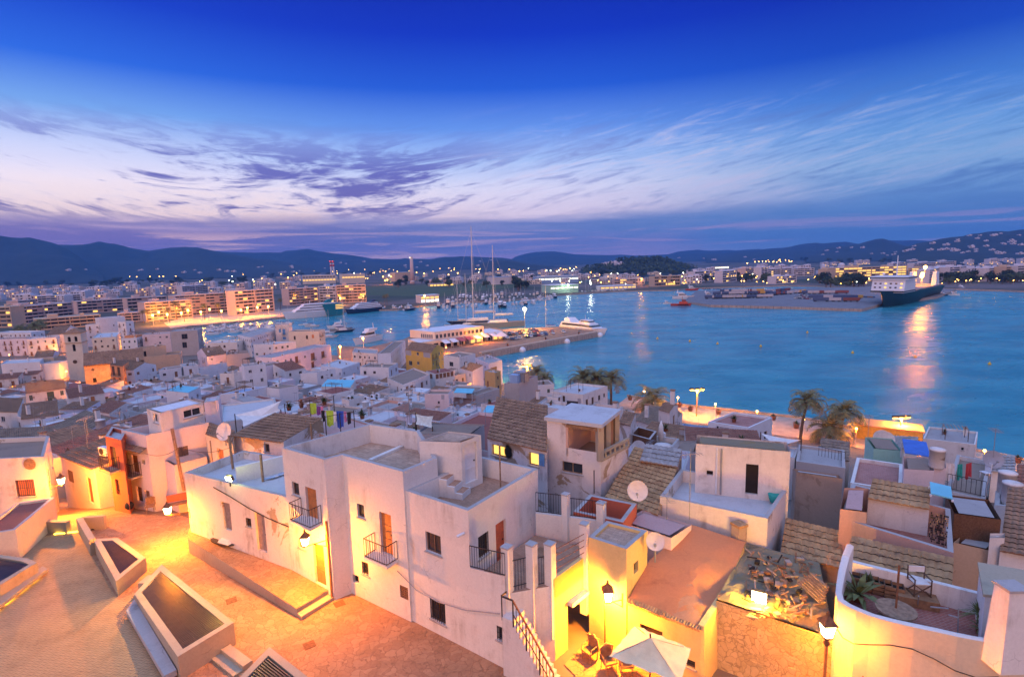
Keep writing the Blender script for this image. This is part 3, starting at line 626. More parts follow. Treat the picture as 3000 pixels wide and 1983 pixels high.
for i,hh in enumerate((1.0,.7,.4)):
 p=base+sd*(.42*i);q=p+sd*.44
 mb.prism([p,q,q+sn*.9,p+sn*.9],34.5,34.5+hh,'white');mb.prism([p+sn*.1+sd*.05,q+sn*.1-sd*.02,q+sn*.8-sd*.02,p+sn*.8+sd*.05],34.5+hh,34.52+hh,'terrace_small')
st_=obj('stair',mb);tag(st_,'three white block steps joining the two roof terraces of the corner house','steps')
# ---- long low house on the left
n0=Vector((.436,.90));lowp=[K0,KM,KM+n0*4.6,K0+n0*4.2]
ops=pxops(R2,lowp,[(0,290,608,332,756,'t'),(0,416,692,444,738,'g'),(0,472,670,524,872,'t'),(0,612,760,668,958,'d')])
low=house('low_house','long low white house behind the paved ramp with four openings',lowp,33.8,28.8,'worn_white',deck='deck_pale',par=.5,ops=ops,fine=True,short='the long low house',st=dict(door='door_grey'))
fl_=Frame(K0,KM);mb=MB();o=ops[0][3]
for k in range(8):u=o[0]+(o[1]-o[0])*k/7;fl_.bx(mb,u-.014,u+.014,o[2],o[3],-.05,-.02,'iron')
for z in (o[2]+.3,(o[2]+o[3])/2,o[3]-.2):fl_.bx(mb,o[0],o[1],z-.02,z+.02,-.055,-.051,'iron')
obj('grille',mb,low)
wp=[V2(at(R2(360,412),34.3)),V2(at(R2(640,345),34.3))];e=(wp[1]-wp[0]).normalized();nn=Vector((-e.y,e.x))*.2
mb=MB();mb.prism([wp[0],wp[1],wp[1]+nn,wp[0]+nn],32,34.3,'white');obj('parapet',mb,low)
mb=MB()
for i in range(6):a=at(R2(505+i*22,478-i*7),33.42);b=at(R2(575+i*20,466-i*7),33.42);mb.bar(a,b,.12,.03,'awning_white' if i%2 else 'bluewash')
o=obj('pallet',mb);tag(o,'pile of blue and white slats on the low house roof','slats')
def cable(name,label,pts,r=.018,mat='iron',sag=.0):
 mb=MB();q=[]
 for a,b in zip(pts,pts[1:]):
  for i in range(6):t=i/6;q.append(Vector(a).lerp(Vector(b),t)-Vector((0,0,sag*4*t*(1-t))))
 q.append(Vector(pts[-1]));mb.tube(q,r,mat,5);o=obj(name,mb);tag(o,label,'cable');return o
def onwall(cr,fr,x,y,d=.05):u,z=onplane(cr(x,y),fr.p0,fr.P(fr.ln,0));return fr.P(u,z,d)
cable('cable','dark cable sagging across the long low house facade',[onwall(R2,fl_,*q)for q in ((240,520),(330,570),(430,632),(540,690),(655,738))],.03)
fA=Frame(K2,K4)
cable('cable','pale cable running across the corner house facade to the stairs',[onwall(R3,fA,*q)for q in ((125,980),(230,1085),(350,1150),(500,1195),(690,1215))],.022,'grey_metal')
mb=MB();p=onwall(R3,fA,490,770,.02);mb.bar(p,p+fA.out*.14,.05,.05,'white_metal');mb.tube([p+fA.out*.12+Vector((.1,0,.04)),p+fA.out*.22+Vector((-.16,-.05,-.06))],.06,'white_metal',8);o=obj('security_camera',mb);tag(o,'small white security camera on the corner house wall','camera')
# ---- ramp with two steps
def poly(name,pts,z0,z1,mat,side=None,parent=None):
 mb=MB();mb.prism(pts,z0,z1 if not isinstance(z1,list)else [q-.004 for q in z1],side or mat);mb.add([(p[0],p[1],(z1[i]if isinstance(z1,list)else z1)+.001)for i,p in enumerate(pts)],[tuple(range(len(pts)))],mat);return obj(name,mb,parent)
rl,rr=V2(at(R1(1045,885),29)),V2(at(R2(700,1235),29));kk=V2(at(R2(868,1095),29.35))
ramp_=poly('ramp',[rl,rr,kk,K1+Vector((-.2,.25)),KM+n0*.3,K0+n0*.3+Vector((-.5,.2))],28.8,[29.95,29.42,29.42,29.42,29.6,29.95],'street_stone','concrete');tag(ramp_,'raised paved ramp with a pale concrete edge along the low house','ramp')
r2=V2(at(R2(722,1255),29));k2_=V2(at(R2(905,1143),29));e=(r2-rr)
mb=MB();d_=(k2_-r2);mb.prism([rr+(kk-rr)*.0,r2,r2+d_,kk],28.8,29.2,'concrete');o=obj('ramp_step',mb,ramp_)
# ---- concrete planters with grating
def planter(label,cr,base,top,hz,gr,bench=None,group='concrete grated light wells on the square'):
 """base/top pixel outlines (same order); grate inset"""
 root=thing('light_well',label,'light well',at(cr(*base[0]),29),group)
 ts=[at(cr(*q),z)for q,z in zip(top,hz)]
 bs=[(t.x,t.y,28.9)for t in ts]
 if bench:pass
 mb=MB();ctr=sum(ts,Vector())/len(ts);n=len(ts);w=.30
 i2=inset([V2(t)for t in ts],w);zi=hz
 ins_=[Vector((p.x,p.y,ts[i].z))for i,p in enumerate(i2)]
 for i in range(n):
  j=(i+1)%n
  mb.quad(bs[i],bs[j],ts[j],ts[i],'concrete');mb.quad(ts[i],ts[j],ins_[j],ins_[i],'concrete')
  mb.quad(ins_[i],ins_[j],ins_[j]-Vector((0,0,.5)),ins_[i]-Vector((0,0,.5)),'concrete')
 obj('wall',mb,root)
 g=MB();g.add([p-Vector((0,0,.35))for p in ins_],[tuple(range(n))],'darkhole')
 a,b=ins_[gr[0]],ins_[gr[1]];c,d=ins_[gr[2]],ins_[gr[3]];k=int((b-a).length/.12)
 for i in range(1,k):
  t=i/k;g.bar(a.lerp(b,t)-Vector((0,0,.05)),d.lerp(c,t)-Vector((0,0,.05)),.05,.05,'steel')
 for t in (.33,.66):g.bar(a.lerp(d,t)-Vector((0,0,.07)),b.lerp(c,t)-Vector((0,0,.07)),.03,.05,'grate')
 obj('grating',g,root)
 return root,ts
pB,tB=planter('long grated light well with a white bench along its left side',R1,[(980,1540)],[(740,1110),(980,1455),(1290,1265),(890,945)],[29.75,30.1,30.1,29.75],(0,1,2,3),group='concrete grated light wells on the square')
mb=MB();b0,b1=V2(at(R1(695,1200),29.42)),V2(at(R1(905,1560),29.42));b2,b3=V2(tB[1]),V2(tB[0])
mb.prism([b0,b1,V2(at(R1(975,1540),29.3)),b3+(b3-b2)*.02],29.16,29.42,'coping');i2=inset([b0,b1,V2(at(R1(975,1540),29.3)),b3],.25);mb.prism(i2,28.9,29.16,'concrete');o=obj('bench',mb,pB)
pA,tA=planter('small grated light well next to the brown end wall',R1,[(640,1130)],[(512,805),(640,1040),(803,908),(650,800)],[29.85,29.85,29.85,29.85],(0,1,2,3))
pC,tC=planter('grated light well cut off at the bottom edge of the view',R2,[(300,1600)],[(545,1400),(250,1700),(600,1900),(800,1600)],[30.0,30.0,30.0,30.0],(0,1,2,3))
pD,tD=planter('dark topped light well at the left edge with glowing bench',R1,[(0,1000)],[(-260,860),(-120,1150),(0,1060),(205,935),(150,912)],[29.9,29.9,29.9,29.9,29.9],(0,1,2,3))
mb=MB();q=[V2(at(R1(*c),29.3))for c in ((-100,1250),(262,970),(235,955),(-120,1190))];mb.prism(q,29.12,29.3,'concrete');obj('bench',mb,pD)
mb=MB();q2=[V2(at(R1(*c),29.1))for c in ((-60,1245),(230,1010))];e=(q2[1]-q2[0]).normalized();nn=Vector((-e.y,e.x))*.12
for t0,t1 in ((.02,.22),(.32,.5),(.58,.74),(.82,.97)):a,b=q2[0].lerp(q2[1],t0)+nn,q2[0].lerp(q2[1],t1)+nn;mb.bar((*a,29.06),(*b,29.06),.05,.03,'led_strip')
obj('strip_light',mb,pD)
mb=MB();q=[V2(at(R1(*c),30.0))for c in ((418,690),(490,815),(525,800),(455,685))];mb.prism(q,28.9,30.0,'concrete');q=[V2(at(R1(*c),29.9))for c in ((455,690),(570,682))];n_=Vector((.0,.25));mb.prism([q[0],q[1],q[1]+n_,q[0]+n_],28.9,29.9,'concrete');o=obj('low_wall',mb);tag(o,'angled concrete wall with a round hole behind the small light well','wall')
m2=MB();p=at(R1(512,760),29.35);fr=Frame(q[0],q[1]);pp_=onwall(R1,fr,512,760,.012);m2.tube([pp_,pp_+fr.out*.01],.14,'darkhole',12);obj('hole',m2,o)
mb=MB();ch=[(0,835,0),(100,815,0),(235,712,0),(360,715,0)];pts=[V2(at(R1(x,y),29.8))for x,y,_ in ch]
for a,b in zip(pts,pts[1:]):e=(b-a).normalized();nn=Vector((-e.y,e.x))*.35;mb.prism([a,b,b+nn,a+nn],28.8,29.8,'concrete')
o=obj('low_wall',mb);tag(o,'bent concrete retaining wall below the ruined roof at left','wall')
mb=MB();mb.bar(at(R1(300,778),29.05),at(R1(430,765),29.05),.1,.06,'led_strip');o=obj('strip_light',mb);tag(o,'glowing yellow light strip at the foot of the concrete wall','strip light')
def flight(label,cr,a,b,n,run,z,rise,mat='concrete'):
 p,q=V2(at(cr(*a),z)),V2(at(cr(*b),z));e=(q-p).normalized();d=Vector((e.y,-e.x))*run;mb=MB()
 for i in range(n):mb.prism([p+d*i,q+d*i,q+d*(i+1),p+d*(i+1)],28.2,z-rise*i,mat)
 o=obj('stair',mb);tag(o,label,'steps');return o
flight('short concrete steps between the two grated light wells',R1,(760,1050),(815,1005),2,.38,29.42,.2)
flight('concrete steps going down beside the bottom light well',R2,(328,1385),(450,1475),6,.42,29.25,.17)
# ---- lanterns
def lantern_mesh(root,c,s=1.0,bulb=300,col=SODIUM,glass='lamp_hot',mount=True):
 c=Vector(c);g=MB();w0,w1=.11*s,.17*s
 sq=lambda r,z:[c+Vector((x*r,y*r,z))for x,y in ((-1,-1),(1,-1),(1,1),(-1,1))]
 g.hexa(sq(w0,-.42*s),sq(w1,0),glass);obj('lamp_glass',g,root)
 r=MB()
 for i in range(4):r.bar(sq(w0*1.04,-.42*s)[i],sq(w1*1.04,0)[i],.022*s,.022*s,'rust')
 r.hexa(sq(w0*1.1,-.47*s),sq(w0*1.1,-.42*s),'rust');r.hexa(sq(w1*1.3,0),sq(w1*.55,.17*s),'rust');r.hexa(sq(w1*.55,.17*s),sq(w1*.2,.25*s),'rust');r.lathe(c+Vector((0,0,.25*s)),[(.04*s,0),(.06*s,.04*s),(.03*s,.08*s),(.045*s,.11*s),(.005,.15*s)],'rust',8)
 obj('lamp_cap',r,root)
 lamp('bulb',c+Vector((0,0,-.56*s)),bulb,col,root,.10)
def wall_lantern(label,c,wallpt,bulb=300,s=1.0,group='wall lanterns of the old town'):
 c=Vector(c);root=thing('wall_lantern',label,'lantern',c,group);lantern_mesh(root,c,s,bulb)
 w=Vector(wallpt);b=MB();j=c+Vector((0,0,-.52*s));w.z=j.z;b.bar(j,w,.035,.035,'rust');b.bar(w+Vector((0,0,-.35)),w+Vector((0,0,.3)),.04,.04,'rust');b.bar(w+Vector((0,0,-.33)),j.lerp(w,.35),.028,.028,'rust');obj('bracket',b,root);return root
w_=onwall(R2,f0,858,800,.02);wall_lantern('lit lantern on the corner of the tall white house beside the balcony',w_+f0.out*.95+f0.e*-.35+Vector((0,0,.4)),w_,800)
# ---- fenced terrace right of the corner house, stair, yellow lit walls
ZT=32.45
P3,P4=V2(at(R3(985,1065),ZT)),V2(at(R3(1150,945),ZT));BK,BR=V2(at(R3(880,785),ZT)),V2(at(R3(1130,845),ZT))
tp=[K5+Vector((.04,.03)),K4,P3,P4,BR,BK]
root=thing('fenced_terrace','tiled terrace with white pillars and iron fences between the corner house and the yellow wall','terrace',(*K4,28.9))
mb=MB();fr45=Frame(K5,K4);o45=[]
u0,z1=onplane(R3(668,1280),K5,K4);u1,z0=onplane(R3(722,1384),K5,K4);o45=[(u0,min(u1,fr45.ln-.1),z0,z1)]
wall(mb,K5,K4,28.9,33.0,o45,'white',zt1=33.25)
wall(mb,K4,P3,28.9,ZT+.02,[],'white');mid=P3.lerp(P4,.42)
wall(mb,P3,mid,28.9,ZT+.3,[],'lampglow_wall');wall(mb,mid,P4,31.3,ZT+.3,[],'lampglow_wall')
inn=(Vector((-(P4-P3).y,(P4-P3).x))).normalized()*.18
mb.prism([P3,P4,P4+inn,P3+inn],ZT-.6,ZT+.302,'lampglow_wall');mb.prism([mid,mid+inn*1.5,P3+inn*1.5+Vector((.0,.0)),P3+inn*.2],28.9,31.3,'white')
mb.prism([mid-inn*.02,P4-inn*.02,P4-inn*1.6,mid-inn*1.6][::-1],31.1,31.28,'white')
obj('wall',mb,root);fit(root,fr45,o45[0],'g',fine=True,st=dict(frame='grey_metal'))
mb=MB();mb.add([(*p,ZT)for p in tp],[tuple(range(6))],'terrace_small');d0=at(R3(935,885),ZT+.01);mb.box(d0,(1.0,.8,.03),'tiles',RAD(-35));obj('floor',mb,root)
def pillar(root,p,w,z0,z1,rz,cap=True):
 mb=MB();mb.box((p[0],p[1],(z0+z1)/2),(w,w,z1-z0),'white',rz)
 if cap:mb.box((p[0],p[1],z1+.03),(w*1.12,w*1.12,.06),'coping',rz)
 return obj('pillar',mb,root)
rz0=math.atan2(fr45.e.y,fr45.e.x);k34=K4.lerp(P3,.42)
pillar(root,K4+Vector((.10,.22)),.36,ZT-.2,34.4,rz0);pillar(root,K4.lerp(P3,.55)+Vector((.0,.2)),.36,30,34.35,rz0);pillar(root,P3+Vector((-.14,.15)),.36,30,34.25,rz0);pillar(root,P4+Vector((.05,.12)),.34,30,34.3,rz0)
mb=MB();fo=-fr45.out*.1
railing(mb,[(*K5,33.02),(*K4,33.25)],0,1.0,.13);obj('railing',mb,root)
mb=MB();g0,g1=K4+Vector((.3,.22)),K4.lerp(P3,.5)+Vector((-.12,.2));railing(mb,[g0,g1],ZT-.75,2.1,.11);mb.bar((*g0,ZT+.2),(*g1,ZT+.2),.03,.03,'iron');obj('gate',mb,root)
mb=MB();railing(mb,[K4.lerp(P3,.62)+Vector((.05,.2)),P3+Vector((-.3,.16))],ZT+.02,1.25,.11);obj('railing',mb,root)
mb=MB();a,b=P3+Vector((.1,.25)),P4+Vector((0,-.1))
for z in (.62,.92,1.22,1.5):mb.bar((*a,ZT+z),(*b,ZT+z),.022,.022,'rust')
obj('railing',mb,root)
zb_=zt_=None
bw0,bw1=BK+Vector((.05,.12)),V2(at(R3(1240,745),33.2));ztw=33.55
mb=MB();e=(bw1-bw0).normalized();nn=Vector((-e.y,e.x))*.2;mb.prism([bw0,bw1,bw1+nn,bw0+nn],29,ztw,'white');obj('wall',mb,root)
pillar(root,bw0.lerp(bw1,.48),.32,31,ztw+1.15,rz0);pillar(root,bw1+Vector((.05,0)),.36,31,ztw+.9,rz0)
mb=MB();railing(mb,[bw0+nn*.5,bw0.lerp(bw1,.44)+nn*.5],ztw,1.05,.12);obj('railing',mb,root)
mb=MB();railing(mb,[bw0.lerp(bw1,.52)+nn*.5,bw1+nn*.5],ztw,.95,.12);obj('railing',mb,root)
sroot=thing('outside_stair','steep outside stair with dark iron handrail below the fenced terrace','stairs',(*K4,28.9))
sa,sb=V2(at(R3(790,1235),31.6)),V2(at(R3(1010,1640),29.1));sdir=(sb-sa).normalized();sn_=Vector((-sdir.y,sdir.x))*.42;mb=MB();n=12
sa0=sa-sdir*.55
mb.prism([sa0-sn_,sa-sn_,sa+sn_,sa0+sn_],28.8,31.65,'worn_white')
for i in range(n):
 p,q=sa.lerp(sb,i/n),sa.lerp(sb,(i+1)/n);z=31.6-(i+1)*2.6/(n+1);mb.prism([p-sn_,q-sn_,q+sn_,p+sn_],28.8,z,'worn_white');
obj('step',mb,sroot)
mb=MB()
for i in range(0,n+1):
 p=sa.lerp(sb,i/n)-sn_*.95;z=31.6-i*2.6/(n+1);mb.bar((*p,z-.2),(*p,z+.95),.03 if i%4 else .06,.03 if i%4 else .06,'iron')
p,q=sa-sn_*.95,sb-sn_*.95;mb.bar((*p,32.55),(*q,32.55-2.4),.06,.05,'rust');mb.bar((*p,31.95),(*q,31.95-2.4),.03,.03,'iron')
p0_=sa0-sn_*.95;mb.bar((*p0_,32.55),(*p,32.55),.06,.05,'iron');mb.bar((*p0_,31.5),(*p0_,32.6),.05,.05,'iron');q0_=sa0+sn_*.9;mb.bar((*p0_,32.55),(*q0_,32.55),.05,.05,'iron');mb.bar((*q0_,31.5),(*q0_,32.6),.04,.04,'iron')
obj('handrail',mb,sroot)
yp=[V2(at(R3(*c),33.75))for c in ((1175,795),(1385,862),(1500,760),(1275,705))]
ops=pxops(R4,yp,[(1,484,932,508,990,'o')])
yh=house('small_house','small flat topped house glowing yellow from the lantern beside it',yp,33.75,28.8,'lampglow_wall',deck='terrace_tile',par=.14,ops=ops,short='the small yellow lit house')
fy=Frame(yp[0],yp[1]);w_=onwall(R3,fy,1362,1105,.02);wall_lantern('big lit lantern on a tall thin post above the patio parasol',w_+fy.out*.55-fy.e*.42+Vector((0,0,.3)),w_,1100,1.15)
mb=MB();c=w_+fy.out*.42-fy.e*.62;mb.tube([(c.x,c.y,28.9),(c.x,c.y,w_.z-.3)],.035,'rust',8);o=obj('pole',mb);tag(o,'thin brown pole rising from the patio under the lantern','pole')
orp=[((450,1150),31.4),((855,1300),31.4),((975,1125),31.7),((1100,830),32.5),((800,735),32.75),((570,930),32.1)]
O3=[at(R4(*c),z)for c,z in orp];root=thing('orange_roof_house','low house with a sloping orange plaster roof behind the parasol','house',(O3[0].x,O3[0].y,28.8))
mb=MB();fo_=Frame(O3[0],O3[1]);oo=[]
u0,z1=onplane(R4(770,1462),O3[0],O3[1]);u1,z0=onplane(R4(822,1525),O3[0],O3[1]);oo=[(u0,u1,z0,z1)]
u0,_=onplane(R4(515,1500),O3[0],O3[1]);oo.append((u0,u0+1.0,28.95,30.6))
for i in range(6):
 a,b=O3[i],O3[(i+1)%6];wall(mb,a,b,28.8,a.z,oo if i==0 else [],'lampglow_wall',zt1=b.z)
obj('wall',mb,root);fit(root,fo_,oo[0],'w',fine=True);fit(root,fo_,oo[1],'d',fine=True,st=dict(door='iron'))
mb=MB();c=sum(O3,Vector())/6+Vector((0,0,.12));K=8
ring=[]
for r in range(K+1):ring.append([c.lerp(O3[i//4].lerp(O3[(i//4+1)%6],(i%4)/4),r/K)for i in range(24)])
for r in range(K+1):
 for p in ring[r]:p.z+=noise.noise(p*.8)*.07+noise.noise(p*3)*.025+.05
for r in range(K):mb.add(ring[r]+ring[r+1],[(i,(i+1)%24,24+(i+1)%24,24+i)for i in range(24)],'deck_orange',True)
obj('roof',mb,root)
mb=MB();n=26
for i in range(n):
 p=O3[0].lerp(O3[1],(i+.5)/n);mb.tube([p+fo_.out*.16+Vector((0,0,random.uniform(-.02,.02))),p-fo_.out*.15+Vector((0,0,.04))],.07,'tiles_gold',6)
obj('eave_tile',mb,root)
mb=MB();a,b=O3[1],O3[2];e=(b-a).normalized();o_=Vector((e.y,-e.x,0));mb.hexa([a-o_*.15-Vector((0,0,2.6)),a+o_*.2-Vector((0,0,2.6)),b+o_*.2-Vector((0,0,2.9)),b-o_*.15-Vector((0,0,2.9))],[a-o_*.12+Vector((0,0,.14)),a+o_*.12+Vector((0,0,.14)),b+o_*.12+Vector((0,0,.2)),b-o_*.12+Vector((0,0,.2))],'lampglow_wall');obj('parapet',mb,root)
mb=MB();p=at(R4(1062,790),32.6);mb.box(p+Vector((0,0,.1)),(.5,.5,.9),'brownwall',.4);mb.box(p+Vector((0,0,.6)),(.58,.58,.12),'tiles_gold',.4);o=obj('chimney',mb);tag(o,'stubby brick chimney at the back corner of the orange roof','chimney')
ap=at(R4(575,1345),31.75);cs=[at(R4(*c),31.05)for c in ((345,1452),(740,1600),(800,1408),(490,1282))]
root=thing('parasol','big square cream parasol standing in the lit patio','parasol',(ap.x,ap.y,28.95));mb=MB();n=12;vs=[ap]
per=[]
for i in range(4):
 for k in range(n):
  t=k/n;p=cs[i].lerp(cs[(i+1)%4],t);per.append(p+Vector((0,0,-.16*math.sin(math.pi*t))if False else (0,0,.02*math.sin(t*40))))
R_=6
for r in range(R_):
 t0,t1=r/R_,(r+1)/R_;f=lambda p,t,i:ap.lerp(p,t)+Vector((0,0,-.10*math.sin(math.pi*t)*(1 if i%n else .2)+.025*math.sin(i*1.7)*t))
 vs=[f(p,t0,i)for i,p in enumerate(per)]+[f(p,t1,i)for i,p in enumerate(per)];m_=len(per);mb.add(vs,[(i,(i+1)%m_,m_+(i+1)%m_,m_+i)for i in range(m_)],'parasol_cloth',True)
obj('canopy',mb,root);mb=MB();mb.tube([(ap.x,ap.y,28.95),(ap.x,ap.y,ap.z+.12)],.035,'wood_dark',8);obj('pole',mb,root)
mb=MB();[mb.bar(ap-Vector((0,0,.06)),c-Vector((0,0,.03)),.03,.03,'wood')for c in cs];obj('rib',mb,root)
def wicker_chair(label=None):
 r=thing('wicker_chair',label or 'brown wicker armchair','chair',(0,0,0),'wicker chairs on the patio');m=MB()
 m.box((0,0,.43),(.5,.48,.07),'wood');obj('seat',m,r);m=MB();m.box((0,.24,.72),(.5,.06,.55),'wood');m.tube([(-.27,.25,.4),(-.3,.2,.95),(0,.28,1.05),(.3,.2,.95),(.27,.25,.4)],.03,'wood_old',6);obj('backrest',m,r)
 for x,y in ((-.23,-.22),(.23,-.22),(-.23,.23),(.23,.23)):m=MB();m.tube([(x,y,0),(x,y,.44)],.022,'wood_old',6);obj('leg',m,r)
 for x in (-.27,.27):m=MB();m.tube([(x,.24,.68),(x,-.2,.66),(x,-.24,.42)],.025,'wood_old',6);obj('armrest',m,r)
 return r
ch0=wicker_chair('wicker armchair in the porch beside the yellow wall');ch0.location=at(R4(240,1470),29.0);ch0.rotation_euler.z=-.9
dup(ch0,at(R4(345,1530),29.0),.3,label='wicker armchair with a pale cushion left of the parasol');dup(ch0,at(R4(440,1545),29.0),0,label='wicker armchair half under the front of the parasol')
mb=MB();q=[V2(at(R4(*c),29.0))for c in ((100,1500),(300,1700),(880,1700),(850,1490),(600,1330),(260,1330))];mb.add([(*p,29.02)for p in q],[tuple(range(6))],'street_stone');struct('patio',mb)
rp=[at(R4(*c),32.0)for c in ((938,1145),(1510,1330))];rp+=[at(R4(1506,945),32.1),at(R4(1112,838),32.1)];rp[1]=rp[0]+(rp[1]-rp[0])*1.12
root=thing('ruin','ruined stone house with a roof full of rubble behind the floodlight','ruin',(rp[0].x,rp[0].y,28.8));mb=MB()
for i in range(4):
 a,b=rp[i],rp[(i+1)%4];wall(mb,a,b,27.5,32.0,[],'rubble_wall' if i==0 else 'brownwall')
MBW=mb;mb=MB();G=26;gv=[]
for j in range(G+1):
 for i in range(G+1):p=rp[0].lerp(rp[1],i/G).lerp(rp[3].lerp(rp[2],i/G),j/G);q=noise.fractal(p*1.3,1,2,4);gv.append(p+Vector((0,0,.06+(.22*q if 0<i<G and 0<j<G else 0.02))))
mb.add(gv,[(j*(G+1)+i,j*(G+1)+i+1,(j+1)*(G+1)+i+1,(j+1)*(G+1)+i)for j in range(G)for i in range(G)],'deck_moss');obj('roof',mb,root)
mb=MBW;frr=Frame(rp[0],rp[1]);rg=random.Random(3)
for k in range(40):
 u,z=rg.uniform(.2,frr.ln),rg.uniform(28.5,31.9);w,h=rg.uniform(.12,.4),rg.uniform(.1,.26);frr.bx(mb,u,u+w,z,z+h,-.02,rg.uniform(.015,.07),'rubble_wall')
obj('wall',mb,root)
def debris(name,label,cat,cr,cells,z,n,seed,mats=('wood_old','wood','white_metal','tiles','darkhole')):
 rg=random.Random(seed);mb=MB();x0,y0,x1,y1=cells
 for k in range(n):
  p=at(cr(rg.uniform(x0,x1),rg.uniform(y0,y1)),z+rg.uniform(.02,.12));a=rg.uniform(0,6.3);l=rg.uniform(.15,.7)
  if rg.random()<.6:mb.bar(p,p+Vector((math.cos(a)*l,math.sin(a)*l,rg.uniform(-.05,.2))),.05,.04,rg.choice(mats))
  else:mb.box(p,(rg.uniform(.1,.4),rg.uniform(.1,.25),rg.uniform(.03,.15)),rg.choice(mats),a)
 o=obj(name,mb);tag(o,label,cat);o['kind']='stuff';return o
debris('rubble','broken wood and rubbish strewn over the ruin roof','rubble',R4,(1100,900,1480,1250),32.15,150,5,('wood_old','wood','wood_old','tiles','darkhole','brownwall','rust'))
mb=MB();a,b,c,d=at(R4(1392,1045),32.35),at(R4(1520,1165),32.3),at(R4(1560,1060),32.8),at(R4(1478,988),32.85);
for i in range(7):t=i/7;mb.bar(a.lerp(d,t),b.lerp(c,t),.13,.03,'wood_old')
for t in (.15,.85):mb.bar(a.lerp(b,t)-Vector((0,0,.03)),d.lerp(c,t)-Vector((0,0,.03)),.07,.04,'wood')
o=obj('pallet',mb);tag(o,'weathered wooden plank panel leaning on the ruin roof','plank panel')
root=thing('floodlight','bright white floodlight box on the edge of the ruin roof','floodlight',at(R4(1175,1160),32.1));c=at(R4(1175,1122),32.35);tx=(Vector((-3,-3,34))-c).normalized();Rm=tx.to_track_quat('-Y','Z').to_matrix()
mb=MB();mb.box(c,(.58,.2,.46),'iron',R=Rm);obj('housing',mb,root);mb=MB();mb.box(c+tx*.11,(.54,.02,.42),'flood_yellow',R=Rm);obj('lamp_glass',mb,root);mb=MB();mb.bar(c+Vector((0,0,-.4)),c,.06,.04,'iron');obj('stand',mb,root)
lamp('bulb',c+tx*.5+Vector((0,0,.25)),230,(1.0,.55,.03),root,.2)
root=thing('floodlight','greenish white floodlight on the roof edge of the long low house','floodlight',at(R2(325,520),33.8));c=at(R2(325,470),34.15);tx=Vector((-.25,-.9,-.35)).normalized();Rm=tx.to_track_quat('-Y','Z').to_matrix()
mb=MB();mb.box(c,(.4,.18,.34),'iron',R=Rm);obj('housing',mb,root);mb=MB();mb.box(c+tx*.1,(.36,.02,.30),'lamp_white',R=Rm);obj('lamp_glass',mb,root);mb=MB();mb.bar(c+Vector((0,0,-.5)),c,.05,.05,'iron');obj('stand',mb,root)
lamp('bulb',c+tx*.3,900,(1.0,.50,.07),root,.12,spot=105,aim=(-.15,-1.0,-.42));lamp('bulb',c+Vector((0,-.2,.25)),22,(.8,1.0,.3),root,.12)
# ---- curved terrace bottom right
rim=[((528,835),34.9),((502,900),34.55),((482,980),34.3),((470,1060),34.15),((466,1105),34.1),((480,1145),34.05),((520,1172),34.0),((580,1200),34.0),((660,1232),33.9),((780,1265),33.9),((900,1293),33.9),((1020,1318),33.9),((1140,1345),33.9),((1260,1368),33.9),((1380,1385),33.95),((1470,1365),34.1),((1560,1310),34.4)]
RM=[at(R5(*c),z)for c,z in rim];root=thing('curved_terrace','curved white roof terrace with red brick floor in the bottom right corner','terrace',(RM[8].x,RM[8].y,27));mb=MB();FZ=33.15
ctr=at(R5(900,1150),33.5);inn_=[p+((ctr-p)*Vector((1,1,0))).normalized()*.24 for p in RM]
fl2=[at(R5(*c),FZ)for c in ((530,1000),(1110,1130),(1290,1180),(1560,1250))]
for i in range(len(RM)-1):
 a,b,c,d=RM[i],RM[i+1],inn_[i+1],inn_[i];lo_=lambda p:Vector((p.x,p.y,27));mid_=lambda p:Vector((p.x,p.y,FZ-.05));ot=(a-d)*.12
 mb.add([lo_(a),lo_(b),b,a],[(0,1,2,3)],'lampglow_cream',True);mb.add([a,b,b.lerp(c,.5)+Vector((0,0,.05)),a.lerp(d,.5)+Vector((0,0,.05)),c,d],[(0,1,2,3),(3,2,4,5)],'white',True);mb.add([d,c,mid_(c),mid_(d)],[(0,1,2,3)],'white',True)  # outer face coloured with lamp glow; rim and inside stay white
e0,e1=at(R5(520,925),33.95),at(R5(1265,1112),33.95);e=(e1-e0).normalized();nn=Vector((-e.y,e.x,0))*.2;mb.prism([V2(e0),V2(e1),V2(e1+nn),V2(e0+nn)],28,33.95,'white')
fw_=Frame(RM[8],RM[9]);obj('wall',mb,root)
mb=MB();fp=[(p.x,p.y,FZ)for p in inn_]+[(*V2(e1),FZ),(*V2(e0),FZ)];mb.add([(ctr.x,ctr.y,FZ)]+fp,[(0,i+1,(i+1)%len(fp)+1)for i in range(len(fp))],'brick_red');obj('floor',mb,root)
mb=MB();bp=[at(R5(*c),35.0)for c in ((1262,952),(1292,1120),(1600,1150),(1600,1010))];mb.prism([V2(p)for p in bp],28,35.0,'white');mb.prism([V2(p)for p in inset([V2(p)for p in bp],-.06)],35.0,35.09,'concrete');obj('stair_hut',mb,root)
mb=MB();cp_=at(R5(1440,1075),35.9);mb.hexa([cp_+Vector((x*.42,y*.36,-2.6))for x,y in ((-1,-1),(1,-1),(1,1),(-1,1))],[cp_+Vector((x*.3,y*.26,0))for x,y in ((-1,-1),(1,-1),(1,1),(-1,1))],'white');mb.hexa([cp_+Vector((x*.34,y*.3,0))for x,y in ((-1,-1),(1,-1),(1,1),(-1,1))],[cp_+Vector((x*.34,y*.3,.08))for x,y in ((-1,-1),(1,-1),(1,1),(-1,1))],'coping');obj('chimney',mb,root)
mb=MB();sw=[at(R5(1345,1340),33.9),at(R5(1400,1290),34.3),at(R5(1440,1200),34.7),at(R5(1510,1130),35.0)]
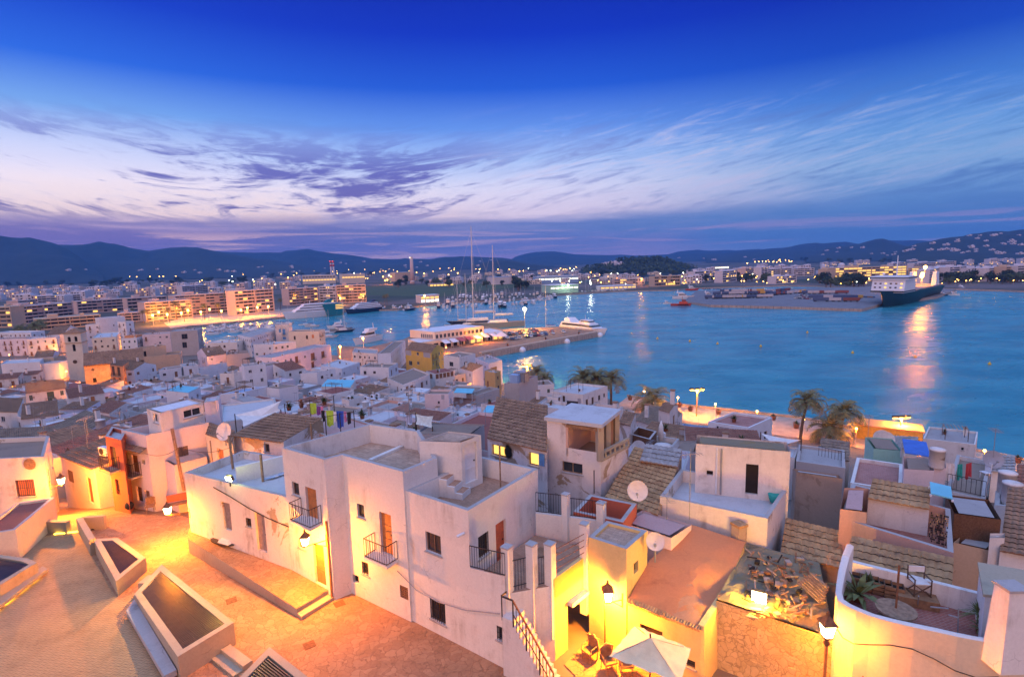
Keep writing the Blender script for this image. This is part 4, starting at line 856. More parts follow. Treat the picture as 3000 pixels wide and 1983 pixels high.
for a,b in zip(sw,sw[1:]):mb.hexa([Vector((a.x,a.y,32)),Vector((a.x+2.6,a.y-.3,32)),Vector((b.x+2.6,b.y,32)),Vector((b.x,b.y,32))],[a,a+Vector((2.6,-.3,-.2)),b+Vector((2.6,0,-.2)),b],'white')
obj('buttress',mb,root)
mb=MB();a=at(R5(532,1560),30.6);g_=Frame(RM[6],RM[8]);pg=onwall(R5,g_,580,1560,.03)
for k in range(8):mb.bar(pg+g_.e*(k*.1-.2)+Vector((0,0,-.8)),pg+g_.e*(k*.1-.2)+Vector((0,0,.12)),.025,.025,'iron')
obj('window',mb,root)
frt=Frame(RM[5],RM[7]);w_=onwall(R5,frt,528,1330,.03);root=thing('street_lamp','lit lantern on a pole in front of the curved terrace wall','street lamp',(w_.x,w_.y,28));c=w_+frt.out*.7-frt.e*.3+Vector((0,0,.55));lantern_mesh(root,c,1.15,1500);mb=MB();mb.tube([(c.x,c.y,28),(c.x,c.y,c.z-.75)],.05,'door_orange',8);mb.lathe((c.x,c.y,c.z-.85),[(.05,0),(.11,.1),(.06,.2),(.1,.33)],'rust',8);obj('pole',mb,root)
root=thing('directors_chair','white canvas director chair with dark crossed legs on the curved terrace','chair',(0,0,0));cpos=at(R5(925,1105),FZ+.35)
m=MB();m.quad((-.26,-.22,.48),(.26,-.22,.48),(.26,.22,.46),(-.26,.22,.46),'canvas');m.box((0,0,.455),(.5,.42,.02),'canvas');obj('seat',m,root);m=MB();m.box((0,.24,.83),(.54,.025,.22),'canvas');obj('backrest',m,root)
for x in (-.28,.28):m=MB();m.bar((x,.23,.42),(x,.26,.95),.035,.035,'wood_dark');m.bar((x,-.24,.64),(x,.24,.64),.05,.025,'wood_dark');m.bar((x,-.22,.05),(x,-.22,.64),.035,.03,'wood_dark');m.bar((x,-.26,.02),(x,.26,.02),.04,.03,'wood_dark');obj('frame',m,root)
for y in (-.2,.2):m=MB();m.bar((-.28,y,.03),(.28,y,.44),.03,.03,'wood_dark');m.bar((.28,y+.03,.03),(-.28,y+.03,.44),.03,.03,'wood_dark');obj('leg',m,root)
root.location=cpos;root.rotation_euler.z=RAD(-8)
mb=MB();a=at(R5(815,1120),FZ+.35);b=at(R5(1045,1165),FZ+.35);e=(b-a).normalized();nn=Vector((-e.y,e.x,0))*.75;mb.prism([V2(a),V2(b),V2(b+nn),V2(a+nn)],FZ,FZ+.35,'wood');o=obj('platform',mb);tag(o,'brown wooden platform under the director chair','platform')
tc_=at(R5(800,1190),FZ+.5);root=thing('spool_table','round wooden cable spool table on the red brick floor','table',(tc_.x,tc_.y,FZ));mb=MB();mb.lathe((tc_.x,tc_.y,FZ+.44),[(.62,0),(.62,.06)],'wood_old',24,False);obj('tabletop',mb,root);mb=MB();mb.lathe((tc_.x,tc_.y,FZ),[(.55,0),(.55,.05),(.3,.06),(.3,.43)],'wood',16);obj('base',mb,root)
mb=MB();p=at(R5(800,1185),FZ+.5);mb.tube([(p.x,p.y,FZ),(p.x,p.y,FZ+2.1)],.035,'rust',8);o=obj('pole',mb);tag(o,'rusty pole standing through the spool table','pole')
for i,(x,y,lb)in enumerate(((585,1035,'wooden planter crate under the climbing plant'),(650,1050,'wooden planter crate holding a leafless shrub'),(720,1070,'dark wooden crate in the middle of the planter row'),(785,1090,'wooden crate nearest the rusty pole'))):
 p=at(R5(x,y+35),FZ);root=thing('wooden_crate',lb,'crate',(p.x,p.y,FZ),'planter crates along the back parapet');mb=MB();rz=RAD(-28)
 for k in range(3):
  for s in (-1,1):mb.box((p.x+math.sin(-rz)*s*.22,p.y+math.cos(rz)*s*.22,FZ+.1+k*.16),(.62,.03,.12),'wood',rz)
 for s in (-1,1):mb.box((p.x+math.cos(rz)*s*.3,p.y+math.sin(rz)*s*.3,FZ+.25),(.03,.44,.48),'wood_dark',rz)
 obj('side_board',mb,root);mb=MB();mb.box((p.x,p.y,FZ+.36),(.56,.4,.03),'darkhole',rz);obj('soil',mb,root)
def leafblades(mb,c,n,l0,l1,w,up,mat,rg,droop=.5):
 c=Vector(c)
 for k in range(n):
  a=rg.uniform(0,6.283);el=rg.uniform(*up);l=rg.uniform(l0,l1);d=Vector((math.cos(a)*math.cos(el),math.sin(a)*math.cos(el),math.sin(el)));s=Vector((-math.sin(a),math.cos(a),0))*w
  p1=c+d*l*.5;p2=c+d*l-Vector((0,0,l*droop*.4));mb.add([c-s*.3,c+s*.3,p1+s,p1-s,p2],[(0,1,2,3),(3,2,4)],mat)
def plant(name,label,cat,c,n,l0,l1,w,up,mat,seed,pot=None,stem=0.0,group=None):
 c=Vector(c);root=thing(name,label,cat,c,group);rg=random.Random(seed)
 if pot:m=MB();m.lathe(c,[(pot*.7,0),(pot,pot*1.5),(pot*1.08,pot*1.5),(pot*.8,pot*1.45)],'terracotta',10);obj('pot',m,root)
 top=c+Vector((0,0,(pot*1.4 if pot else 0)+stem))
 if stem:m=MB();m.tube([top-Vector((0,0,stem)),top],.04+stem*.02,'trunk',7);obj('stem',m,root)
 m=MB();leafblades(m,top,n,l0,l1,w,up,mat,rg);obj('leaves',m,root);return root
plant('yucca','spiky yucca plant by the right wall of the curved terrace','plant',at(R5(1250,1300),FZ),46,.4,.75,.03,(-.3,1.4),'leaf_pale',4,stem=.55);plant('yucca','low spiky plant beneath the yucca on the curved terrace','plant',at(R5(1265,1330),FZ),40,.25,.5,.025,(-.2,1.2),'leaf_pale',5,pot=.16)
plant('banana_plant','broad leaved plant at the left end of the curved terrace','plant',at(R5(590,1150),FZ),26,.6,1.15,.11,(.1,1.3),'leaf_pale',6,pot=.2);plant('bush','leafless looking bush in the crate by the back parapet','plant',at(R5(650,1050),FZ+.35),50,.3,.6,.03,(.2,1.4),'leaf',7)
mb=MB();a=at(R5(1135,1335),FZ);
for p,q in (((1140,1335,0),(1145,1190,.95)),((1145,1240,.75),(1090,1225,.75)),((1090,1190,.8),(990,1180,.8)),((920,1180,.0),(925,1120,.8))):mb.bar(at(R5(p[0],p[1]),FZ+p[2]),at(R5(q[0],q[1]),FZ+q[2]),.035,.035,'grey_metal')
o=obj('metal_frame',mb);tag(o,'bent grey metal tube frame beside the yucca','frame')
cable('cable','dark cable drooping across the curved terrace outer wall',[p*1.0+(p-ctr).normalized()*.03-Vector((0,0,1.0+.25*math.sin(i)))for i,p in enumerate(RM[5:15])],.016)
# ==== OLD TOWN HOUSES (roof corners read off the photograph)
H=pxhouse
GT='houses of the old quarter'
SH=dict(shut='shutter_brown');BL=dict(shut='shutter_blue',door='shutter_blue',frame='frame_white');WH=dict(frame='frame_white',door='shutter_brown');GR=dict(shut='shutter_green',door='shutter_green')
# --- right behind the corner house
H('the burnt house','brown tiled house with a soot stained wall and blue shutters behind the corner house',R3,(617,242),(945,318),(952,152),z=35.3,roof='mono',rise=1.0,wm='peeling',drop=6.5,st=dict(lit='lit_yellow',frame='wood',shut='shutter_blue'),px=[(0,642,292,720,350,'l'),(0,846,332,900,402,'l')],fine=True)
_r=HOUSES['the burnt house'];fr=Frame(_r['pts'][0],_r['pts'][1]);mb=MB();u,z1=onplane(R3(905,332),fr.p0,fr.P(fr.ln,0));u2,z0=onplane(R3(935,405),fr.p0,fr.P(fr.ln,0));fr.bx(mb,u,u2,z0,z1,.02,.08,'shutter_blue');obj('shutter',mb,_r['root'])
m,N=newmat('soot');v=pos(N);tr=N('ShaderNodeBsdfTransparent').outputs[0];tcg=N('ShaderNodeTexCoord').outputs['Generated']
dd=N('ShaderNodeVectorMath',operation='DISTANCE',ins={0:tcg,1:(.5,.5,.5)}).outputs['Value'];k_=mth(N,'ADD',maprange(N,dd,.62,.12,0,1,True),mth(N,'MULTIPLY',mth(N,'SUBTRACT',nz(N,v,2.2,5),.5),.9))
finish(N,N('ShaderNodeMixShader',ins={0:maprange(N,k_,.25,.75,0,1,True),1:tr,2:prin(N,(.012,.01,.01),1.0)}).outputs[0])
mb=MB();u,z1=onplane(R3(690,265),fr.p0,fr.P(fr.ln,0));u2,z0=onplane(R3(775,390),fr.p0,fr.P(fr.ln,0));mb.quad(fr.P(u,z0,.012),fr.P(u2,z0,.012),fr.P(u2,z1,.012),fr.P(u,z1,.012),'soot');obj('soot_stain',mb,_r['root'])
# --- ruin with the loggia
LZ=36.6;lg=[at(R3(*c),LZ)for c in ((945,152),(1242,192),(1342,112),(1085,78))];lg[2]=lg[1]+(lg[2]-lg[1]);lp=[V2(p)for p in lg];LF=34.6
q2=V2(at(R3(1395,245),LF+.6));lbase=[lp[0],lp[1],q2,lp[3]+(q2-lp[2])]
ops=pxops(R3,lbase,[(0,1030,385,1142,445,'w')])
lr=house('loggia_house','tall peeling house with an open loggia and concrete pillars on top',lbase,LF,28,'peeling',deck='deck_brown',par=.02,ops=ops,fine=True,short='the peeling loggia house',st=dict(frame='wood_old'))
mb=MB();sp_=lp[0].lerp(lp[1],.36);e1=(lp[3]-lp[0])
wall(mb,lp[0],sp_,LF,LZ-.02,[],'peeling');mb.prism([sp_,sp_+(lp[1]-sp_).normalized()*.15,sp_+(lp[1]-sp_).normalized()*.15+e1,sp_+e1],LF,LZ-.1,'salmon');b0,b1=sp_+e1*.93,lp[1]+(lp[2]-lp[1])*.93;mb.prism([b0,b1,b1+e1*.06,b0+e1*.06],LF,LZ-.1,'salmon')
wall(mb,sp_,lp[1],LF,LF+.5,[],'peeling');obj('loggia_wall',mb,lr)
mb=MB();mb.prism(inset(lp,-.12),LZ,LZ+.22,'deck_pale');obj('roof_slab',mb,lr)
for c,w in ((lp[1],.36),(lp[1].lerp(lp[2],.48),.3),(lp[1].lerp(lp[2],.98),.3)):mb=MB();c=c+(sum(lp,Vector((0,0)))/4-c).normalized()*.15;mb.box((c.x,c.y,(LF+LZ)/2),(w,w,LZ-LF-.01),'concrete',.3);obj('pillar',mb,lr)
mb=MB();c0=lp[0].lerp(lp[1],.38);mb.bar((*(c0),LZ-.14),(*lp[1],LZ-.14),.16,.18,'wood');obj('beam',mb,lr)
mb=MB();c0=sp_+(lp[1]-sp_)*.05+e1*.2;mb.bar((*c0,LF+1.0),(*(c0+e1*.45),LF+1.0),.05,1.9,'shutter_grey');obj('door',mb,lr)
mb=MB();railing(mb,[(*lbase[1],LF),(*lbase[2],LF)],0,.5,.5,'concrete',.06);obj('railing',mb,lr)
H('the golden tiled roof','low shed roof of old golden barrel tiles littered with plaster',R4,(330,565),(622,665),(745,445),z=33.0,roof='mono',rise=.9,tiles='tiles_gold',wm='brownwall',drop=4,kinds='')
H('the small corrugated hut','small hut with a corrugated sheet roof behind the golden tiles',R4,(520,365),(728,400),(748,345),z=33.9,roof='mono',rise=.35,tiles='asbestos',wm='salmon',drop=2.5,px=[(0,680,400,712,440,'w')])
H('the red walled courtyard','sunken courtyard with rough red plaster walls beside the pillared fence',R4,(150,655),(425,715),(500,612),z=33.7,par=.9,deck='pinkdeck',wm='redpaint',drop=4,kinds='')
H('the pink flat roof','rough pink plastered flat roof above the small yellow lit house',R4,(415,712),(690,800),(802,728),z=33.0,par=.02,deck='pinkdeck',wm='pink_white',drop=4,kinds='')
wd=[V2(at(R4(*c),33.6))for c in ((628,570),(1222,694),(1338,520),(742,420))]
house('deck_house','worn house with a white painted roof deck and stained parapet above the orange roof',wd,33.6,28,'worn_white',deck='deck_pale',par=.7,kinds='',short='the white roof deck')
rp2=[V2(at(R4(820,545),32.95)),V2(at(R4(1335,605),32.95)),V2(at(R4(1385,560),32.95)),V2(at(R4(880,480),32.95))];rp2[2]=rp2[1]+(rp2[1]-rp2[0]).normalized().orthogonal()*1.6;rp2[3]=rp2[0]+(rp2[2]-rp2[1])
ops=pxops(R4,rp2,[(0,1100,395,1170,560,'o'),(0,885,430,920,455,'o')])
rr_=house('roof_room','plain white roof room with an open doorway and mossy flat top',rp2,35.75,32,'worn_white',deck='deck_moss',par=.03,ops=ops,short='the mossy roof room',cat='roof room')
mb=MB();f_=Frame(rp2[0],rp2[1]);[mb.tube([f_.P(u,33,.08),f_.P(u,35.6,.08)],.05,mt,8)for u,mt in ((f_.ln*.235,'white_metal'),(f_.ln*.285,'grey_metal'))];obj('drainpipe',mb,rr_)
# --- right-hand rows
cy=[V2(at(R5(*c),32.2))for c in ((248,455),(505,492),(520,420),(250,385))]
house('high_wall','tall stained brown courtyard wall right of the mossy roof room',[cy[0],cy[1],cy[1]+Vector((.1,.6)),cy[0]+Vector((.1,.6))],32.4,26,'brownwall',par=.02,deck='coping',kinds='',short='the stained courtyard wall',cat='wall')
H('the white low deck','white painted low deck below the white sail',M4,(1925,1035),(2330,1078),(2372,965),z=31.4,par=.08,deck='deck_pale',wm='white',drop=4,kinds='')
H('the lower tile roof','low roof of broken barrel tiles at the foot of the stained wall',R5,(165,865),(500,955),(500,820),z=31.9,roof='mono',rise=.5,tiles='tiles_gold',wm='brownwall',drop=4,kinds='')
H('the litter tiles','tile roof strewn with white litter behind the curved terrace',R5,(520,920),(1110,1060),(1115,960),z=33.2,roof='mono',rise=.35,tiles='tiles_gold',wm='brownwall',drop=5,kinds='')
H('the sunken tile terrace','house with a sunken red tiled terrace, pole frame and stained front wall',R5,(492,690),(1118,882),(1100,640),z=33.45,par=1.0,deck='red_tile',wm='salmon',drop=6,kinds='')
lb=[V2(at(R5(*c),34.0))for c in ((492,640),(640,660),(648,528),(515,525))];house('stair_block','pink topped block at the left end of the sunken tile terrace',lb,34.0,29,'salmon',deck='pinkdeck',par=.02,kinds='',short='the pink block')
H('the tile strip','narrow strip of big old tiles above the sunken terrace',R5,(648,572),(985,632),(990,560),z=33.9,roof='mono',rise=.3,tiles='tiles_gold',wm='white',drop=3,kinds='')
H('the brick red roof','terrace paved with brick red tiles inside white parapets',M5,(648,1130),(1160,1215),(1168,945),z=31.0,par=.25,deck='brick_roof',wm='white',drop=4,kinds='',cop=False)
H('the long grey wall house','grey stained house front with an iron balcony below the tile pergola',M5,(108,915),(600,985),depth=4,z=31.4,par=.2,wm='greywall',drop=6,kinds='',st=WH)
H('the pergola house','white terrace house with a tiled pergola and black railing',M5,(335,858),(640,905),(640,790),z=30.6,roof='mono',rise=.5,tiles='tiles_old',wm='white',drop=4,px=[(0,370,870,405,925,'o'),(0,470,890,550,950,'o')])
H('the mint shed','pale green walled shed with iron braces',M5,(880,790),(1165,815),depth=3,z=30.8,par=.02,wm='mintwall',deck='deck_brown',drop=4,kinds='')
H('the corrugated shed','shed under grey corrugated sheets behind the pale green wall',M5,(955,770),(1300,790),(1320,715),z=30.2,roof='mono',rise=.3,tiles='asbestos',wm='white',drop=4,kinds='')
H('the air conditioner house','pinkish white house with an air conditioner on its front wall',M5,(1183,992),(1478,1010),(1452,880),z=32.2,par=.05,deck='deck_brown',wm='pink_white',drop=6,kinds='')
H('the tank stair block','pale block with a flat top right of the air conditioner house',M5,(1478,985),(1600,985),(1590,940),z=32.2,par=.02,deck='salmon',wm='pink_white',drop=5,kinds='')
H('the seaside white house','white house with a dark flat roof right at the water edge',M5,(1372,690),(1890,752),(1915,625),h=7,par=.35,deck='deck_grey',wm='white',px=[(0,1745,780,1778,812,'w')],st=WH,cop=False)
H('the sandy terrace','sandy roof terrace with laundry behind an iron fence',M5,(1600,1205),(1985,1295),(2035,915),z=30.9,par=.3,deck='deck_brown',wm='white',drop=4,kinds='')
H('the little tank house','little white house with a corrugated roof near the right edge',M5,(2050,1010),(2285,1015),(2280,905),z=31.2,roof='mono',rise=.3,tiles='asbestos',wm='white',drop=4,kinds='w',st=WH)
H('the tank terrace','small white terrace carrying two round water tanks',M5,(2085,1350),(2330,1375),(2320,1230),z=31.4,par=.3,deck='deck_pale',wm='white',drop=5,kinds='')
H('the right edge tiles','brown barrel tile roof cut off by the right edge of the view',R5,(1375,860),(1600,900),(1600,640),z=32.4,roof='mono',rise=.9,tiles='tiles',wm='white',drop=5,kinds='')
H('the far right red tiles','red tile roof at the right edge below the promenade',M5,(2285,1130),(2500,1150),(2500,1045),z=29.5,roof='mono',rise=.6,tiles='tiles_red',wm='white',drop=5,kinds='')
H('the reed screened house','house wrapped in brown reed screens with a grey sheet roof',R5,(1122,665),(1380,700),(1312,590),z=33.2,par=.03,deck='deck_grey',wm='reed',drop=2.2,kinds='')
H('the orange lit alley house','house front glowing orange in the alley behind the curved terrace',R5,(1118,825),(1320,870),(1395,800),z=32.0,par=.03,deck='deck_grey',wm='tan',drop=5,px=[(0,1112,1020,1160,1080,'s')],st=dict(shut='shutter_red'))
H('the round white block','white block at the right end of the reed screened house',R5,(1318,800),(1400,800),(1400,775),z=32.8,par=.03,deck='white',wm='white',drop=4,kinds='')
# --- left foreground
H('the round window house','left white house with a round boarded window and a red lit window',R1,(-330,380),(242,352),(272,238),z=33.0,par=.35,deck='deck_brown',wm='worn_white',drop=6,px=[(0,90,480,192,572,'g')],st=dict(frame='shutter_red',glass='lit_red'))
_r=HOUSES['the round window house'];fr=Frame(_r['pts'][0],_r['pts'][1]);mb=MB();u,z=onplane(R1(165,393),fr.p0,fr.P(fr.ln,0));c=fr.P(u,z,.0);rr2=.42;vs=[c+fr.out*.03+fr.e*(math.cos(t)*rr2)+Vector((0,0,math.sin(t)*rr2))for t in [k*math.pi/12 for k in range(24)]];mb.add(vs,[tuple(range(24))],'wood_old')
for k in range(-2,3):mb.bar(c+fr.out*.035+fr.e*-(rr2*.85)+Vector((0,0,k*.15)),c+fr.out*.035+fr.e*(rr2*.85)+Vector((0,0,k*.15)),.02,.02,'wood')
obj('round_window',mb,_r['root'])
H('the ruined roof','ruined low house with a broken dark red roof at the left edge',R1,(-160,795),(85,755),(302,575),z=30.9,par=.15,deck='deck_red',wm='cream',drop=3,kinds='')
H('the lane tile house','pink walled house with an old grey tiled roof at the head of the lane',R1,(283,188),(425,245),(615,160),h=6.2,roof='mono',rise=.5,ridge='ab',tiles='tiles_old',wm='pink_white',px=[(0,310,215,325,250,'w')])
H('the yellow lane house','small flat house glowing yellow along the lane',R1,(350,385),(545,408),(605,375),h=4.2,par=.05,deck='deck_brown',wm='cream',px=[(0,400,430,422,480,'d'),(0,455,440,480,505,'d'),(0,510,440,530,500,'w')])
H('the red balcony house','narrow red and white house with iron balconies facing the square',R1,(580,240),(668,262),(700,205),z=34.3,par=.3,deck='deck_pale',wm='redpaint',drop=6,px=[(0,612,300,642,410,'b'),(0,640,480,660,560,'d')],st=dict(door='wood_dark'),fine=True)
H('the cream balcony house','cream house with a flowered balcony below the glazed roof room',R1,(668,205),(805,235),(1150,165),z=34.5,par=.8,deck='deck_grey',wm='pink_white',drop=6,px=[(0,728,345,762,440,'b'),(0,755,520,785,600,'d'),(0,800,540,828,622,'d'),(0,785,370,800,395,'o')],st=dict(door='door_brown'),fine=True)
_r=HOUSES['the cream balcony house'];fr=Frame(_r['pts'][0],_r['pts'][1]);mb=MB();tile_sheet(mb,fr.P(.1,33.3,.5),fr.P(fr.ln-.05,33.3,.5),fr.P(fr.ln-.05,33.55,.02),fr.P(.1,33.55,.02),'tiles');obj('eave',mb,_r['root'])
H('the glazed roof room','glazed room with a white sheet roof on top of the cream balcony house',R1,(808,88),(882,112),(1120,55),z=35.9,par=.02,deck='awning_white',wm='white',drop=2.6,px=[(0,812,108,838,150,'w'),(0,846,118,873,166,'w'),(1,888,114,995,158,'w'),(1,1012,88,1112,132,'w')],st=dict(frame='frame_white'))
H('the lilac roof hut','lilac white hut joined to the glazed roof room',R1,(1125,55),(1205,40),(1215,15),z=35.9,par=.1,deck='deck_pale',wm='lilac_white',drop=3,px=[(0,1165,50,1195,130,'d')],st=dict(door='frame_white'))
H('the dish house','cream house with a short tile roof and an orange door behind the lamp post',R1,(1135,222),(1282,275),(1300,235),z=34.0,roof='mono',rise=.3,tiles='tiles',wm='cream',drop=6,px=[(0,1200,312,1234,385,'d')],st=dict(door='door_orange'))
H('the stained tile house','stained house with a broad brown tiled roof and a small chimney block',R2,(340,232),(622,270),(842,178),z=34.2,roof='mono',rise=.5,tiles='tiles',wm='peeling',drop=6,px=[(0,518,282,545,330,'w')],st=dict(frame='wood_old'))
H('the laundry terrace','roof terrace crowded with laundry and potted plants',R2,(862,240),(1110,172),depth=7,z=33.7,par=.12,deck='pinkdeck',wm='salmon',drop=6,kinds='')
H('the grey stone roof','rough stony flat roof behind the curved parapet of the corner house',R3,(215,225),(520,235),(600,175),z=34.0,par=.05,deck='deck_brown',wm='greywall',drop=6,kinds='')
H('the white sail deck','pale roof deck behind the white sail',R2,(265,165),(600,120),depth=7,z=33.0,par=.15,deck='deck_pale',wm='white',drop=6,kinds='')
H('the vaulted annex','low annex with a rounded plaster roof beside the lamp post',R1,(840,335),(960,400),(1140,350),z=32.4,par=.03,deck='salmon',wm='pink_white',drop=5,kinds='')
